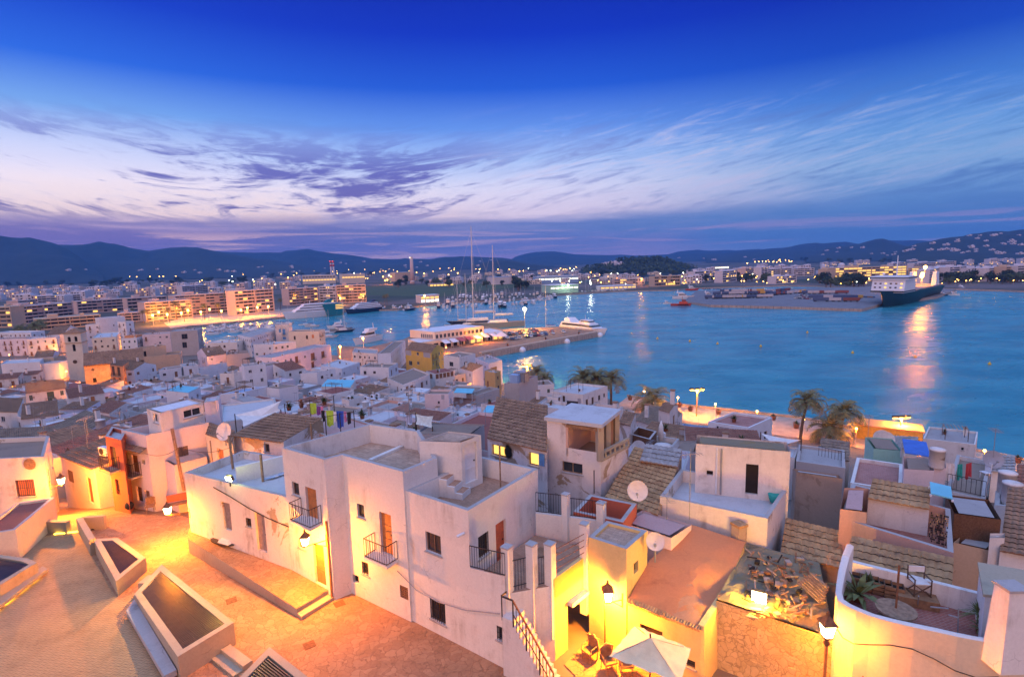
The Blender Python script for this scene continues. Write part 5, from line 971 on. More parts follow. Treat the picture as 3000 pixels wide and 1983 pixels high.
# --- middle of the old town
MID=[('the pergola topped block','tall bluish white house with a black pergola on its roof',M1,(1078,122),(1355,100),None,14,dict(depth=9,wm='cool_white',px=[(0,1230,186,1243,206,'w'),(0,1286,180,1300,206,'w')])),('the bluish wing','bluish low wing with a wide window left of the pergola topped block',M1,(925,190),(1085,182),None,11,dict(depth=8,wm='cool_white')),('the glassy penthouse','white penthouse with a dark strip window right of the pergola topped block',M1,(1362,158),(1450,148),None,12,dict(depth=7,wm='cool_white')),('the cream corner block','cream rounded corner house with flat roof and wrought balcony',M1,(995,335),(1258,320),(1315,262),10,dict(wm='cream',kinds='wbw')),('the door front house','white two storey house with a wide brown door right of the cream corner house',M1,(1312,338),(1482,330),None,9.5,dict(depth=8)),('the orange slip house','narrow orange house squeezed between white neighbours',M1,(1484,306),(1541,292),None,10.5,dict(depth=6,wm='orange')),('the pink band house','pink house with a dark red cornice band',M1,(1542,300),(1845,282),None,10.5,dict(depth=9,wm='pink_white')),('the grey tower block','big grey block with a tall recessed centre window',M1,(1846,264),(2142,248),(2192,222),13,dict(wm='greywall',px=[(0,1972,290,2036,345,'w'),(0,1980,380,2030,440,'w')])),('the white yard house','white house with a planted terrace below the boats',M2,(88,388),(420,378),None,8,dict(depth=9)),('the bent white house','white house with a long side wall and rooftop cabin near the boats',M2,(430,300),(570,328),(842,238),10,dict(kinds='w')),('the blue shutter house','tall white house with blue shutters beside the harbour',M2,(836,192),(978,186),None,13,dict(depth=9,st=BL,px=[(0,878,236,902,276,'s'),(0,918,236,948,298,'b'),(0,922,322,955,350,'s')])),('the lamp lit corner house','cream corner house lit yellow at its harbour end',M2,(980,264),(1312,258),None,10,dict(depth=8,wm='cream',px=[(0,1040,312,1060,352,'w'),(0,1172,305,1194,345,'w'),(0,1236,298,1260,336,'s')],st=dict(shut='door_orange'))),('the wide flat roof','wide low house with a pale blue flat roof',M2,(600,402),(850,372),(1060,372),8,dict(wm='cool_white',deck='deck_pale')),('the long balcony row','long pinkish white row house with many iron balconies',M2,(803,548),(1440,408),None,9.5,dict(depth=8,wm='lilac_white',deck='deck_grey',px=[(0,1055,532,1090,605,'b'),(0,1226,496,1270,570,'b'),(0,1340,476,1376,545,'b'),(0,1232,592,1264,665,'b'),(0,944,566,962,600,'w'),(0,1000,555,1020,582,'w'),(0,1154,524,1174,550,'w'),(0,848,575,878,602,'w')])),('the left balcony house','white house with dark balconies at the left edge below the palms',M1,(-120,350),(278,338),None,9.5,dict(depth=9,kinds='bbs')),('the two balcony house','white house with two iron balconies left of the church tower',M1,(284,346),(612,324),None,9.5,dict(depth=8,kinds='bs')),('the tower side tile house','white house with a brown tiled roof behind the church tower',M1,(505,302),(690,288),(865,242),10.5,dict(roof='gable',kinds='s')),('the old left roof','bluish flat roofed house at the far left behind the balcony houses',M1,(-60,275),(335,272),None,11,dict(depth=8,wm='cool_white')),('the low tile gable','small tiled house left of the church tower foot',M1,(370,548),(578,532),(640,492),8,dict(roof='gable')),('the tan side house','tan sided house leaning against the church tower',M1,(582,545),(702,522),None,8,dict(depth=7,wm='tan')),('the long blue terrace','long bluish white terrace house at the left',M1,(10,615),(432,592),(470,552),8,dict(wm='cool_white',deck='deck_pale',kinds='')),('the plain blue wall','plain bluish wall house in front of the church tower',M1,(440,612),(642,602),None,7,dict(depth=6,wm='cool_white',kinds='')),('the red canopy house','white terrace house under a small red tiled canopy',M1,(208,738),(412,724),None,7,dict(depth=4,roof='mono',tiles='tiles_red')),('the left red tile house','white house with a red tiled roof at the left edge',M1,(-80,790),(192,765),None,7,dict(depth=6,roof='mono',tiles='tiles_red',kinds='b')),('the red stone house','narrow reddish brick house with four tall balcony doors',M1,(1190,622),(1335,642),(1400,600),11,dict(wm='orange',roof='mono',rise=.5,px=[(0,1214,640,1246,740,'b'),(0,1274,650,1306,746,'b'),(0,1232,768,1260,862,'b'),(0,1290,772,1318,866,'b')],st=dict(door='wood_dark'))),('the dark tile roof','house with a dark tiled roof behind the reddish brick house',M1,(1375,645),(1545,605),(1478,556),9,dict(roof='mono',kinds='',wm='greywall')),('the long tile ridge','white house with a long low tiled ridge right of the church',M1,(1338,684),(1455,676),(1692,622),9,dict(roof='gable',kinds='bs')),('the tan roof cabin','tan roof cabin with a small arched door beside the church roof',M1,(1512,446),(1800,412),None,12,dict(depth=5,wm='tan',px=[(0,1562,478,1590,535,'o')])),('the tan terrace house','tan house with a cluttered terrace behind the church',M1,(1472,545),(1952,505),None,8.6,dict(depth=9,wm='tan',deck='deck_brown',par=.7,kinds='')),('the blue door terrace','bluish house with doors opening to a roof terrace',M1,(1725,684),(1962,652),(2005,622),7.6,dict(wm='cool_white',kinds='dw')),('the bright blue house','bright bluish house with a covered terrace',M1,(1990,642),(2152,622),None,8,dict(depth=7,wm='cool_white',kinds='d')),('the shadow gable','white gabled house with a dark tiled roof near the centre left',M2,(-10,492),(96,532),(306,502),9,dict(roof='gable',ridge='bc',kinds='bw')),('the grubby dark terrace','grubby grey house with a dark cluttered roof terrace',M2,(306,514),(556,492),None,9,dict(depth=8,wm='greywall',deck='deck_brown',par=.8,kinds='')),('the pale blue box','pale blue box shaped house with a vent grille',M2,(20,655),(126,632),(312,596),8,dict(wm='cool_white',kinds='')),('the balcony corner house','white corner house with a tall balcony door',M2,(234,718),(388,716),(540,694),8,dict(kinds='bw')),('the broad lilac wall','house with a broad blank lilac wall and one shuttered window',M2,(542,670),(936,608),None,9,dict(depth=7,wm='lilac_white',px=[(0,836,682,882,760,'s'),(0,815,728,836,748,'o')],st=dict(shut='shutter_grey'))),('the striped cabin','flat roofed cabin with a striped blue front on the lilac house',M2,(500,640),(735,612),None,11,dict(depth=5,wm='cool_white',kinds='w')),('the red tile arch house','house with a red tiled roof and an arched window',M2,(946,690),(1156,650),None,8,dict(depth=7,roof='mono',tiles='tiles_red',rise=1.6,kinds='w')),('the plain corner cube','plain white cube house in the middle of the quarter',M2,(1112,718),(1290,708),(1492,668),7.6,dict(wm='cool_white',kinds='w')),('the green chest terrace','bluish terrace house with a green chest on its roof',M2,(1330,632),(1562,668),(1756,596),8,dict(wm='cool_white',kinds='w')),('the antenna house','bluish house with tall antennas in the middle of the quarter',M2,(1756,648),(2070,652),None,8,dict(depth=8,wm='cool_white',kinds='wd')),('the low quay house','white house next to the small lit car square',M2,(1676,486),(1942,504),(1952,455),8,dict(kinds='w')),('the quay side tall wall','tall white side wall next to the yellow house',M2,(1950,506),(2092,494),(2250,358),10,dict(wm='cool_white',kinds='s')),('the yellow house','yellow house with a brown tiled roof and white shutters near the pier',M3,(176,458),(458,494),(590,438),10,dict(roof='gable',wm='yellow',px=[(0,180,468,240,520,'s'),(0,298,490,322,522,'w'),(0,372,492,446,546,'s'),(0,215,582,250,630,'w'),(0,303,590,328,622,'w')],st=dict(shut='shutter_grey',frame='frame_white'))),('the terrace garden house','white house with potted plants on the roof right of the yellow house',M3,(590,518),(762,542),(936,502),9.5,dict(px=[(0,655,594,696,640,'w'),(1,815,592,842,626,'w')])),('the last harbour house','white corner house lit yellow on its harbour side',M3,(936,548),(1082,612),(1226,572),9,dict(px=[(1,1100,650,1170,690,'s')])),('the long red roof','house with a dark red flat roof and a row of brown windows',M3,(402,692),(500,722),(708,688),8,dict(par=.03,deck='deck_red',px=[(1,506+40*k,726-7*k,540+40*k,776-7*k,'w')for k in range(5)]+[(0,440,725,470,775,'w')],st=dict(frame='wood',glass='door_brown'))),('the cream lower house','cream lower house under the dark red roof',M3,(496,788),(830,716),None,5.6,dict(depth=4,wm='cream',kinds='w')),('the brown hip roof','white house with a dark brown tiled roof and big shop window',M3,(770,656),(906,694),(1022,662),8,dict(roof='mono',px=[(1,906,690,988,740,'w')])),('the sunny deck house','white house with a sand coloured roof deck and brown doors',M3,(-20,765),(150,842),(442,722),7.5,dict(deck='deck_brown',px=[(1,182,856,215,912,'d'),(1,230,846,263,900,'d'),(1,345,812,370,882,'d'),(1,400,796,420,842,'w')])),('the pink gable wall','tall plain pink wall with two small windows',M3,(384,940),(646,940),None,8,dict(depth=4,wm='pink_white',px=[(0,528,1020,550,1046,'w'),(0,566,952,600,1000,'s')],st=dict(shut='shutter_grey'))),('the cyan awning terrace','bluish terrace with a cyan awning behind the pink wall',M3,(600,905),(932,925),None,7.4,dict(depth=7,wm='cool_white',kinds='')),('the brick red deck','house with a brick red flat roof in the centre',M3,(996,1048),(1196,1068),(1392,1022),7,dict(par=.12,deck='deck_red',kinds='w')),('the grey party wall','long bare party wall left of the brick red roof',M3,(945,958),(1196,880),None,7.2,dict(depth=3,wm='greywall',kinds='')),('the ochre house','peeling ochre house with a white gas boiler on its wall',M3,(1036,688),(1150,712),(1212,690),9.5,dict(wm='ochre',px=[(0,1060,800,1082,860,'d')])),('the machinery roof','grey house with big air units on a red roof',M3,(1250,826),(1408,826),(1612,744),9.6,dict(wm='greywall',deck='deck_red',par=.15,kinds='')),('the low blue wing','low bluish wing behind the brown roof',M3,(1572,848),(1792,832),None,7,dict(depth=6,wm='cool_white',kinds='s')),('the big flat white house','big white house with a wide pale flat roof in front of the palms',M3,(1756,908),(2106,948),(2372,854),9,dict(deck='deck_pale',wm='white',px=[(0,1884,962,1910,1050,'d'),(0,2046,992,2082,1050,'s')],st=dict(door='wood_dark',shut='shutter_grey'))),('the terrace door hut','small hut with an open door on the white terrace',M3,(1716,966),(1832,982),(1882,958),8.2,dict(px=[(1,1838,978,1858,1040,'d')],st=dict(door='wood_dark'))),('the sofa terrace','white terrace with an outdoor sofa in front of the big flat roof',M3,(1600,1066),(1892,1112),(2000,1040),6.6,dict(par=.7,kinds='')),('the brown roof annex','annex with a low brown tiled roof left of the sofa terrace',M3,(1486,1042),(1596,1052),(1712,990),6.8,dict(roof='mono',kinds='',rise=.3)),('the pink deck house','white house with a dusty pink roof deck behind the loggia',M4,(95,522),(402,566),(462,522),7.6,dict(deck='deck_red',kinds='')),('the broad tile slope','broad old tiled roof near the promenade palm',M4,(590,662),(952,768),(1108,645),5.6,dict(roof='mono',rise=.9,tiles='tiles_old',kinds='')),('the little tile tower','little white roof tower with a tiled cap and one window',M4,(852,548),(972,582),(1060,508),7.6,dict(roof='gable',rise=.4,px=[(0,905,562,928,598,'w')])),('the white promenade house','white house with a faded red roof close to the promenade',M4,(1390,684),(1832,752),(2086,640),6.4,dict(deck='brick_roof',par=.3,cop=False,px=[(0,1478,734,1502,800,'o'),(0,1508,742,1560,810,'s'),(0,1562,750,1616,816,'s')],st=dict(shut='shutter_grey'))),('the corner tile hut','tile roofed hut behind the loggia house',M4,(420,690),(548,722),(600,640),6.6,dict(roof='mono',rise=.4)),('the long blue yard wall','long bright blue yard wall with terrace furniture',M4,(1062,775),(1642,842),None,4.2,dict(depth=4,wm='bluewash',deck='deck_pale',kinds='')),('the thatched yard','yard screened with brown reed mats behind the loggia',M4,(540,820),(760,880),(830,790),5.2,dict(wm='reed',deck='deck_brown',par=.8,kinds='')),('the concrete slab house','house with a slanting bare concrete slab',M4,(960,1010),(1250,1010),(1290,890),6.2,dict(wm='greywall',deck='deck_brown',par=.05,kinds='')),('the white satellite house','white low house with a round dish below the reed mats',M4,(525,945),(960,1010),None,5.4,dict(depth=4,wm='white',kinds='')),('the left tile barn','long ribbed tile roof at the left behind the round window house',M1,(-150,1130),(190,1140),(260,1030),6,dict(roof='mono',rise=1.0,kinds='w')),('the striped tile house','white house with boldly striped tiles and a balcony at the left',M1,(275,935),(725,880),(700,810),7,dict(roof='mono',rise=.8,px=[(0,318,955,355,1012,'s'),(0,512,915,590,1012,'b'),(0,655,905,690,955,'s')],st=GR)),('the wine tile house','white house with a wine red tiled roof beside the striped tile house',M1,(742,985),(1135,925),(1085,860),6.6,dict(roof='mono',rise=.7,tiles='tiles_red',px=[(0,985,968,1030,1020,'d')],st=dict(door='door_orange'))),('the second striped roof','striped tile roof in front of the balcony house at the left',M1,(225,1215),(640,1165),(630,1050),5.8,dict(roof='mono',rise=.9,kinds='')),('the brown weathered roof','weathered brown roof right behind the left foreground house',M1,(-160,1440),(600,1400),(580,1320),6.0,dict(roof='mono',rise=.4,tiles='tiles_old',kinds='')),('the red slope house','house with a plain red tiled slope beside the lane',M1,(1005,1120),(1190,1150),(1380,1060),6.4,dict(roof='mono',rise=.5,tiles='tiles_red',kinds='')),('the cyan sheet room','roof room with a cyan translucent sheet roof',M1,(1800,905),(2045,930),(2175,865),7.4,dict(par=.02,deck='awning_cyan',wm='cool_white',kinds='w')),('the grey mat pergola house','bluish terrace under a grey mat pergola',M2,(355,985),(600,1060),(720,1000),6.8,dict(deck='deck_grey',wm='cool_white',par=.03,kinds='')),('the white frame terrace','roof terrace edged with bright white beams',M2,(235,945),(480,925),(760,855),6.8,dict(deck='bluewash',wm='cool_white',par=.25,cop=False,kinds='')),('the plain block house','plain bluish block with a stony roof behind the laundry',M2,(722,868),(880,885),(1085,850),7.6,dict(wm='cool_white',deck='deck_brown',par=.05,kinds='')),('the wine deck house','house with a wine red flat roof and small white air units',M2,(1290,910),(1460,945),(1690,890),6.6,dict(deck='deck_red',par=.08,wm='white',kinds='')),('the air unit terrace','messy terrace house with a row of air units',M2,(1560,990),(1640,1010),(1830,950),6.6,dict(wm='white',deck='deck_grey',kinds='d')),('the salmon parapet house','house with a long salmon parapet behind the laundry',M2,(1850,1075),(2080,1110),(2290,1030),5.8,dict(wm='salmon',deck='deck_grey',par=.6,kinds='')),('the cyan canopy house','house with a bright cyan awning over a red deck',M2,(1340,850),(1690,830),None,6.2,dict(depth=5,deck='deck_red',par=.1,kinds='')),('the far left tile roof','old tile roof above the first lane houses',M1,(640,1110),(950,1100),(1090,1030),5.6,dict(deck='tiles_old',roof='mono',rise=.3,kinds='')),]
for i,(short,label,cr,A,B,C,h,k)in enumerate(MID):
 k=dict(k);k.setdefault('kinds','wwsb');k.setdefault('wm',random.choice(['white','white','lilac_white','cool_white','worn_white']));k.setdefault('deck',random.choice(['deck_grey','deck_pale','deck_brown']))
 k.setdefault('st',dict(frame=random.choice(['shutter_brown','frame_white','shutter_brown']),shut=random.choice(['shutter_brown','shutter_green','shutter_grey'])))
 H(short,label,cr,A,B,C,h=h,seed=i+10,**k)
 # --- parish church: tower and nave
cz=25.5;ct=[V2(at(M1(*c),22.5))for c in ((690,292),(872,282))];e=(ct[1]-ct[0]);n_=Vector((-e.y,e.x));tw=[ct[0],ct[1],ct[1]+n_,ct[0]+n_]
root=thing('church','parish church with a square bell tower and long brown tiled nave','church',(tw[0].x,tw[0].y,3));mb=MB();f_=Frame(tw[0],tw[1]);L_=f_.ln;zt=22.5
zz=lambda y:onplane(M1(780,y),tw[0],tw[1])[1]
def arch(fr,u0,u1,z0,z1):return (u0,u1,z0,z1)
o_t=[(L_*.2,L_*.38,zz(375),zz(333)),(L_*.6,L_*.78,zz(375),zz(333)),(L_*.42,L_*.6,zz(480),zz(418))]
for i in range(4):wall(mb,tw[i],tw[(i+1)%4],3,zt,o_t if i==0 else [],'cream',.4)
obj('tower',mb,root)
for o in o_t:fit(root,f_,o,'o',.4)
for o in o_t:m2=MB();cx=(o[0]+o[1])/2;w=(o[1]-o[0])/2;vs=[f_.P(cx+math.cos(t)*w,o[3]+math.sin(t)*w,.015)for t in [k*math.pi/10 for k in range(11)]];m2.add(vs,[tuple(range(11))],'darkhole');obj('arch',m2,root)
mb=MB();z=zz(392);[f_.bx(mb,-.25,L_+.25,q,q+.3,-L_-.25,.25,'church_stone')for q in (z,zt)];obj('cornice',mb,root)
mb=MB();ap_=sum((Vector((*p,0))for p in tw),Vector())/4+Vector((0,0,zt+2.0));ou=[Vector((*p,zt+.3))for p in inset(tw,-.35)]
for i in range(4):mb.add([ou[i],ou[(i+1)%4],ap_],[(0,1,2)],'tiles')
obj('tower_roof',mb,root);mb=MB();mb.lathe(f_.P(L_*.52,zz(592),.01),[(.0,0),(.01,0)],'darkhole',4);u,z=onplane(M1(815,592),tw[0],tw[1]);vs=[f_.P(u+math.cos(t)*.75,z+math.sin(t)*.75,.03)for t in [k*math.pi/10 for k in range(20)]];mb=MB();mb.add(vs,[tuple(range(20))],'wood_dark');obj('oculus',mb,root)
nzv=13.2;na=V2(at(M1(905,625),nzv));nb_=V2(at(M1(1560,560),nzv));e=(nb_-na).normalized();n_=Vector((-e.y,e.x));wdt=11
mb=MB();fn=Frame(na,nb_);zn=lambda x,y:onplane(M1(x,y),na,nb_)
u,z1=zn(1006,770);u2,z0=zn(1052,815);oN=[(u,u2,z0,z1)]
wall(mb,na,nb_,3,nzv,oN,'church_stone',.4);wall(mb,na+n_*wdt,na,3,nzv,[],'cream');wall(mb,nb_,nb_+n_*wdt,3,nzv,[],'church_stone');rgz=3.6;mb.add([(*na,nzv),(*(na+n_*wdt),nzv),(*(na+n_*wdt/2),nzv+rgz)],[(0,1,2)],'cream');obj('nave',mb,root);fit(root,fn,oN[0],'o',.4)
mb=MB();a,b=Vector((*(na-n_*.7),nzv-.4)),Vector((*(nb_-n_*.7),nzv-.4));r0,r1=Vector((*(na+n_*wdt/2),nzv+rgz)),Vector((*(nb_+n_*wdt/2),nzv+rgz));tile_sheet(mb,a,b,r1,r0,'tiles',.5,.06,10);mb.quad(Vector((*(na+n_*wdt),nzv)),Vector((*(nb_+n_*wdt),nzv)),r1,r0,'tiles_old');obj('nave_roof',mb,root)
mb=MB();u,z=zn(1010,678);[fn.bx(mb,u-a_,u+a_,z-b_,z+b_,.0,.03,'darkhole')for a_,b_ in ((.5,.14),(.13,.5))];obj('cross_opening',mb,root)
mb=MB();fn.bx(mb,0,fn.ln,nzv-.7,nzv-.25,0,.35,'tiles');obj('eave',mb,root)
FOOT.append(((tw[0]+nb_)/2,16,tw));HOUSES['the church']=dict(c=na,zt=nzv,pts=tw,root=root,roof='x',top=22)
# --- the low infill between them, on a grid that keeps clear of what stands already
rg=random.Random(21);nf=0
def clear(p,r):return all((p-c).length>(q*.74+r*.72)for c,q,_ in FOOT)
def nearest(p):return min(((v['c']-p).length,k)for k,v in HOUSES.items()if not k.startswith('#'))[1]
def side(p,q):d=p-q;return ('behind' if d.y>0 else 'in front of')if abs(d.y)>abs(d.x)else ('right of' if d.x>0 else 'left of')
SEEN={}
for j in range(30):
 y=44+j*6.6
 for i in range(60):
  x=-170+i*6.2+(j%2)*3+rg.uniform(-1,1);yy=y+rg.uniform(-1,1);p=Vector((x,yy));ys=plin(x,SHORE)
  if yy>ys-(26 if x<-10 else 48)or x>24 or abs(x)>yy*1.02+4:continue
  r=rg.uniform(3.4,5.0)
  if nf>=185 or not clear(p,r):continue
  a=RAD(rg.choice([-28,-30,-24,-33])+(8 if x>20 else 0));w,d=r*rg.uniform(.8,1.05),r*rg.uniform(.7,1.0);ca,sa=math.cos(a),math.sin(a)
  pts=[p+Vector((u*ca-v_*sa,u*sa+v_*ca))for u,v_ in ((-w,-d),(w,-d),(w,d),(-w,d))]
  g=ground(x,yy);h=rg.uniform(4.2,5.6)if x<0 else rg.uniform(2.8,3.8);rf=rg.random();wmx=rg.choice(['white','cool_white','lilac_white','worn_white','pink_white','greywall'])
  kk=rg.choice(['deck_pale','deck_pale','deck_brown','deck_red','deck_white']);rn='tile' if rf<.24 else 'flat';near=nearest(p)
  lab={'deck_grey':'grey','deck_pale':'pale','deck_brown':'brown','deck_red':'red','deck_white':'white'}[kk]
  tl=rg.choice(['tiles','tiles','tiles_red']);tw_={'tiles':'brown tiled','tiles_old':'grey tiled','tiles_red':'red tiled'}[tl]
  base=f"small {dict(white='white', cool_white='bluish', lilac_white='lilac', worn_white='stained', pink_white='pinkish', greywall='grey')[wmx]} house with a {lab + ' flat' if rn == 'flat' else tw_} roof {side(p, HOUSES[near]['c'])} {near}"
  SEEN[base]=SEEN.get(base,0)+1
  if SEEN[base]>1:base=base.replace('small',['tiny','narrow','squat','lower','plain'][min(SEEN[base]-2,4)])
  house('town_house',base,pts,g+h,min(ground(q.x,q.y)for q in pts)-1,wmx,roof='flat' if rn=='flat' else 'mono',deck=kk,par=rg.choice([.1,.3,.6]),tiles=tl,rise=rg.uniform(.4,.9),kinds='wwsd',seed=nf,short='#%d'%nf,group=GT,dens=.9)
  rt_=HOUSES['#%d'%nf]['root'];m=MB();q=p+Vector((rg.uniform(-1.5,1.5),rg.uniform(-1,1)));m.box((q.x,q.y,g+h+.3),(.55,.55,1.9),wmx,a);m.box((q.x,q.y,g+h+1.3),(.72,.72,.12),'tiles',a);obj('chimney',m,rt_)
  nf+=1
print('infill',nf)
# ==== HARBOUR
def hull(mb,L,B,D,mat,deck='teak',rake=.18,draft=.8,n=9,stern=.82,boot=None,flare=.72):
 """boat hull along +x, waterline at z=0"""
 st=[]
 for i in range(n+1):
  t=i/n;b=B/2*(stern+(1-stern)*min(1,t*3))if t<.5 else B/2*max(0.02,1-((t-.5)/.5)**2.2)
  zd=D*(1+.28*max(0,t-.45)**1.5*2);xd=-L/2+L*t;xw=xd-(rake*L*.5*max(0,t-.6)/.4)
  st.append((xw,xd,b,zd))
 R=[]
 for xw,xd,b,zd in st:R.append([(xw,0,-draft),(xw,-b*flare,-.1),(xw*.7+xd*.3,-b*(.35+.65*flare),zd*.35),(xd,-b,zd),(xd,b,zd),(xw*.7+xd*.3,b*(.35+.65*flare),zd*.35),(xw,b*flare,-.1)])
 k=7;vs=[v for r in R for v in r]
 low=[];hi=[]
 for i in range(n):
  for j in range(k):
   f=(i*k+j,i*k+(j+1)%k,(i+1)*k+(j+1)%k,(i+1)*k+j);(low if j in (0,6)else hi).append((j,f))
 mb.add(vs,[f for j,f in hi if j!=3],mat,True);mb.add(vs,[f for j,f in hi if j==3],deck);mb.add(vs,[f for j,f in low],boot or mat)
 if boot:mb.add([Vector(v)for v in vs],[f for j,f in low],boot)
 mb.add(vs,[tuple(range(k))],mat)
 return st
def put(root,pos,ang):root.location=pos;root.rotation_euler.z=ang
def seg(c0,c1,z=0):a,b=at(c0,z),at(c1,z);d=b-a;return (a+b)/2,math.atan2(d.y,d.x),d.length
# --- small craft
def motorboat(label,L=9,B=3,mat='hull_white',fly=True,group=None):
 r=thing('motor_boat',label,'boat',(0,0,0),group);m=MB();hull(m,L,B,L*.13,mat);obj('hull',m,r)
 m=MB();z=L*.13;w=B*.36;m.hexa([(-L*.25,-w,z),(L*.2,-w*.8,z),(L*.2,w*.8,z),(-L*.25,w,z)],[(-L*.22,-w*.9,z+L*.13),(L*.05,-w*.7,z+L*.13),(L*.05,w*.7,z+L*.13),(-L*.22,w*.9,z+L*.13)],'hull_white')
 m.hexa([(-L*.2,-w*.97,z+L*.05),(L*.145,-w*.80,z+L*.05),(L*.145,w*.80,z+L*.05),(-L*.2,w*.97,z+L*.05)],[(-L*.2,-w*.955,z+L*.1),(L*.092,-w*.76,z+L*.1),(L*.092,w*.76,z+L*.1),(-L*.2,w*.955,z+L*.1)],'glass_dark')
 if fly:m.hexa([(-L*.3,-w,z+L*.13),(0,-w*.8,z+L*.13),(0,w*.8,z+L*.13),(-L*.3,w,z+L*.13)],[(-L*.32,-w,z+L*.18),(-L*.03,-w*.8,z+L*.19),(-L*.03,w*.8,z+L*.19),(-L*.32,w,z+L*.18)],'hull_white');m.bar((-L*.28,0,z+L*.17),(-L*.25,0,z+L*.3),.12,.9,'white_metal')
 obj('cabin',m,r);return r
def sailboat(label,L=11,B=3.2,mast=14,mat='hull_white',boom=True,group=None,cover='sail_blue',name='sail_boat'):
 r=thing(name,label,'sailing boat',(0,0,0),group);m=MB();hull(m,L,B,L*.09,mat,rake=.3);obj('hull',m,r)
 m=MB();z=L*.09;w=B*.26;m.hexa([(-L*.18,-w,z),(L*.18,-w*.7,z),(L*.18,w*.7,z),(-L*.18,w,z)],[(-L*.17,-w*.9,z+L*.045),(L*.13,-w*.6,z+L*.045),(L*.13,w*.6,z+L*.045),(-L*.17,w*.9,z+L*.045)],'hull_white');obj('cabin',m,r)
 m=MB();t=max(.07,mast*.006);m.tube([(L*.06,0,z),(L*.06-mast*.01,0,z+mast)],[t,t*.6],'mast',6);[m.bar((L*.06-mast*.006,-B*.3,z+mast*f),(L*.06-mast*.006,B*.3,z+mast*f),t*.7,t*.5,'mast')for f in (.36,.68)];obj('mast',m,r)
 m=MB();s=max(.018,mast*.0011)
 for p in ((L*.48,0,z*1.2),(-L*.46,0,z),(L*.0,B*.42,z),(L*.0,-B*.42,z)):m.bar(p,(L*.06-mast*.0095,0,z+mast*.96),s,s,'mast')
 obj('rigging',m,r)
 if boom:m=MB();m.tube([(L*.05,0,z+L*.12),(-L*.32,0,z+L*.125)],t*.9,'mast',6);m.tube([(L*.03,0,z+L*.145),(-L*.3,0,z+L*.14)],[t*2.2,t*1.4],cover,6);obj('boom',m,r)
 return r
 # --- terminal building on the pier with its awnings
tz=PZ+8.4;tb=[V2(at(C1(*c),tz))for c in ((318,1032),(545,1052),(1003,996))];tb.append(tb[0]+tb[2]-tb[1])
ops=pxops(C1,tb,[(0,420+k*19,1068+k*1.5,434+k*19,1104+k*1.5,'w')for k in range(6)]+[(1,558+k*37,1076-k*4.9,584+k*37,1112-k*5.2,'w')for k in range(12)])
tr_=house('terminal_building','long low harbour terminal with a white flat roof on the pier',tb,tz,PZ+4.3,'cream',deck='awning_white',par=.06,ops=ops,short='the harbour terminal',cat='terminal',st=dict(frame='frame_white',glass='glass_dark'))
gz_=PZ+4.4;gb=[V2(at(C1(*c),gz_))for c in ((300,1118),(405,1152),(1185,1040))];gb.append(gb[0]+gb[2]-gb[1])
fg=Frame(gb[1],gb[2]);ops={0:[],1:[(fg.ln*k/14+.6,fg.ln*(k+1)/14-.6,PZ+.1,PZ+3.0,'l' if k in (8,9,12,13)else 'o')for k in range(14)],2:[],3:[]}
house('terminal_ground_floor','ground floor arcade of the harbour terminal with shop openings',gb,gz_,PZ-.5,'cream',deck='awning_white',par=.25,ops=ops,short='the terminal arcade',cat='arcade',st=dict(frame='wood_dark'))
for k,(t,mt,lab)in enumerate(((.26,'awning_white','first pale awning from the left along the terminal'),(.35,'awning_white','pale awning left of the two red ones'),(.44,'awning_red','left red striped awning on the terminal front'),(.53,'awning_red','right red striped awning on the terminal front'),(.63,'awning_white','awning glowing orange under the terminal lamp'),(.73,'awning_white','pale awning right of the lit one'),(.83,'awning_white','pale awning next to the white tent'),(.92,'awning_white','last pale awning at the right end of the terminal'))):
 u=fg.ln*t;w=fg.ln*.036;r=thing('awning',lab,'awning',fg.P(u,PZ,1),'awnings along the harbour terminal');m=MB()
 m.hexa([fg.P(u-w,PZ+4.1,.05),fg.P(u+w,PZ+4.1,.05),fg.P(u+w,PZ+2.7,4.2),fg.P(u-w,PZ+2.7,4.2)],[fg.P(u-w,PZ+4.18,.05),fg.P(u+w,PZ+4.18,.05),fg.P(u+w,PZ+2.78,4.2),fg.P(u-w,PZ+2.78,4.2)],mt);obj('cloth',m,r)
 for s in (-1,1):m=MB();m.tube([fg.P(u+s*w*.95,PZ,4.15),fg.P(u+s*w*.95,PZ+2.75,4.15)],.07,'frame_white',6);obj('post',m,r)
c=at(C1(1165,1130),PZ);r=thing('tent','white pointed tent at the end of the terminal awnings','tent',c);m=MB();q=3.2;b4=[c+Vector((x*q,y*q,2.6))for x,y in ((-1,-1),(1,-1),(1,1),(-1,1))]
for i in range(4):m.add([b4[i],b4[(i+1)%4],c+Vector((0,0,5.4))],[(0,1,2)],'awning_white')
obj('canopy',m,r);m=MB();m.tube([c,c+Vector((0,0,5.2))],.08,'frame_white',6);obj('pole',m,r)
# --- lamps
def mast_lamp(label,base,h,power,col=SODIUM,mat='lamp_sodium',rad=.5,group=None,name='street_lamp',pole='mast',pr=.12):
 base=Vector(base);r=thing(name,label,'street lamp',base,group);m=MB();m.tube([base,base+Vector((0,0,h))],[pr*1.3,pr],pole,8);obj('pole',m,r)
 m=MB();m.ball(base+Vector((0,0,h+rad*.6)),rad,mat,6);obj('lamp_glass',m,r)
 if power:lamp('bulb',base+Vector((0,0,h+rad*.5-rad*1.4)),power,col,r,rad)
 return r
b=at(C1(1386,1028),PZ);hh=2*(aty(C1(1383,850),b.y).z-PZ)/2;mast_lamp('tall harbour lamp blazing above the car park on the pier',b,hh,15000,(1.0,.45,.07),'flood_yellow',1.1)
b=fg.P(fg.ln*.645,PZ,5.0);mast_lamp('lamp shining over the lit awning of the terminal',b,5.2,3200,SODIUM,'lamp_sodium',.4)
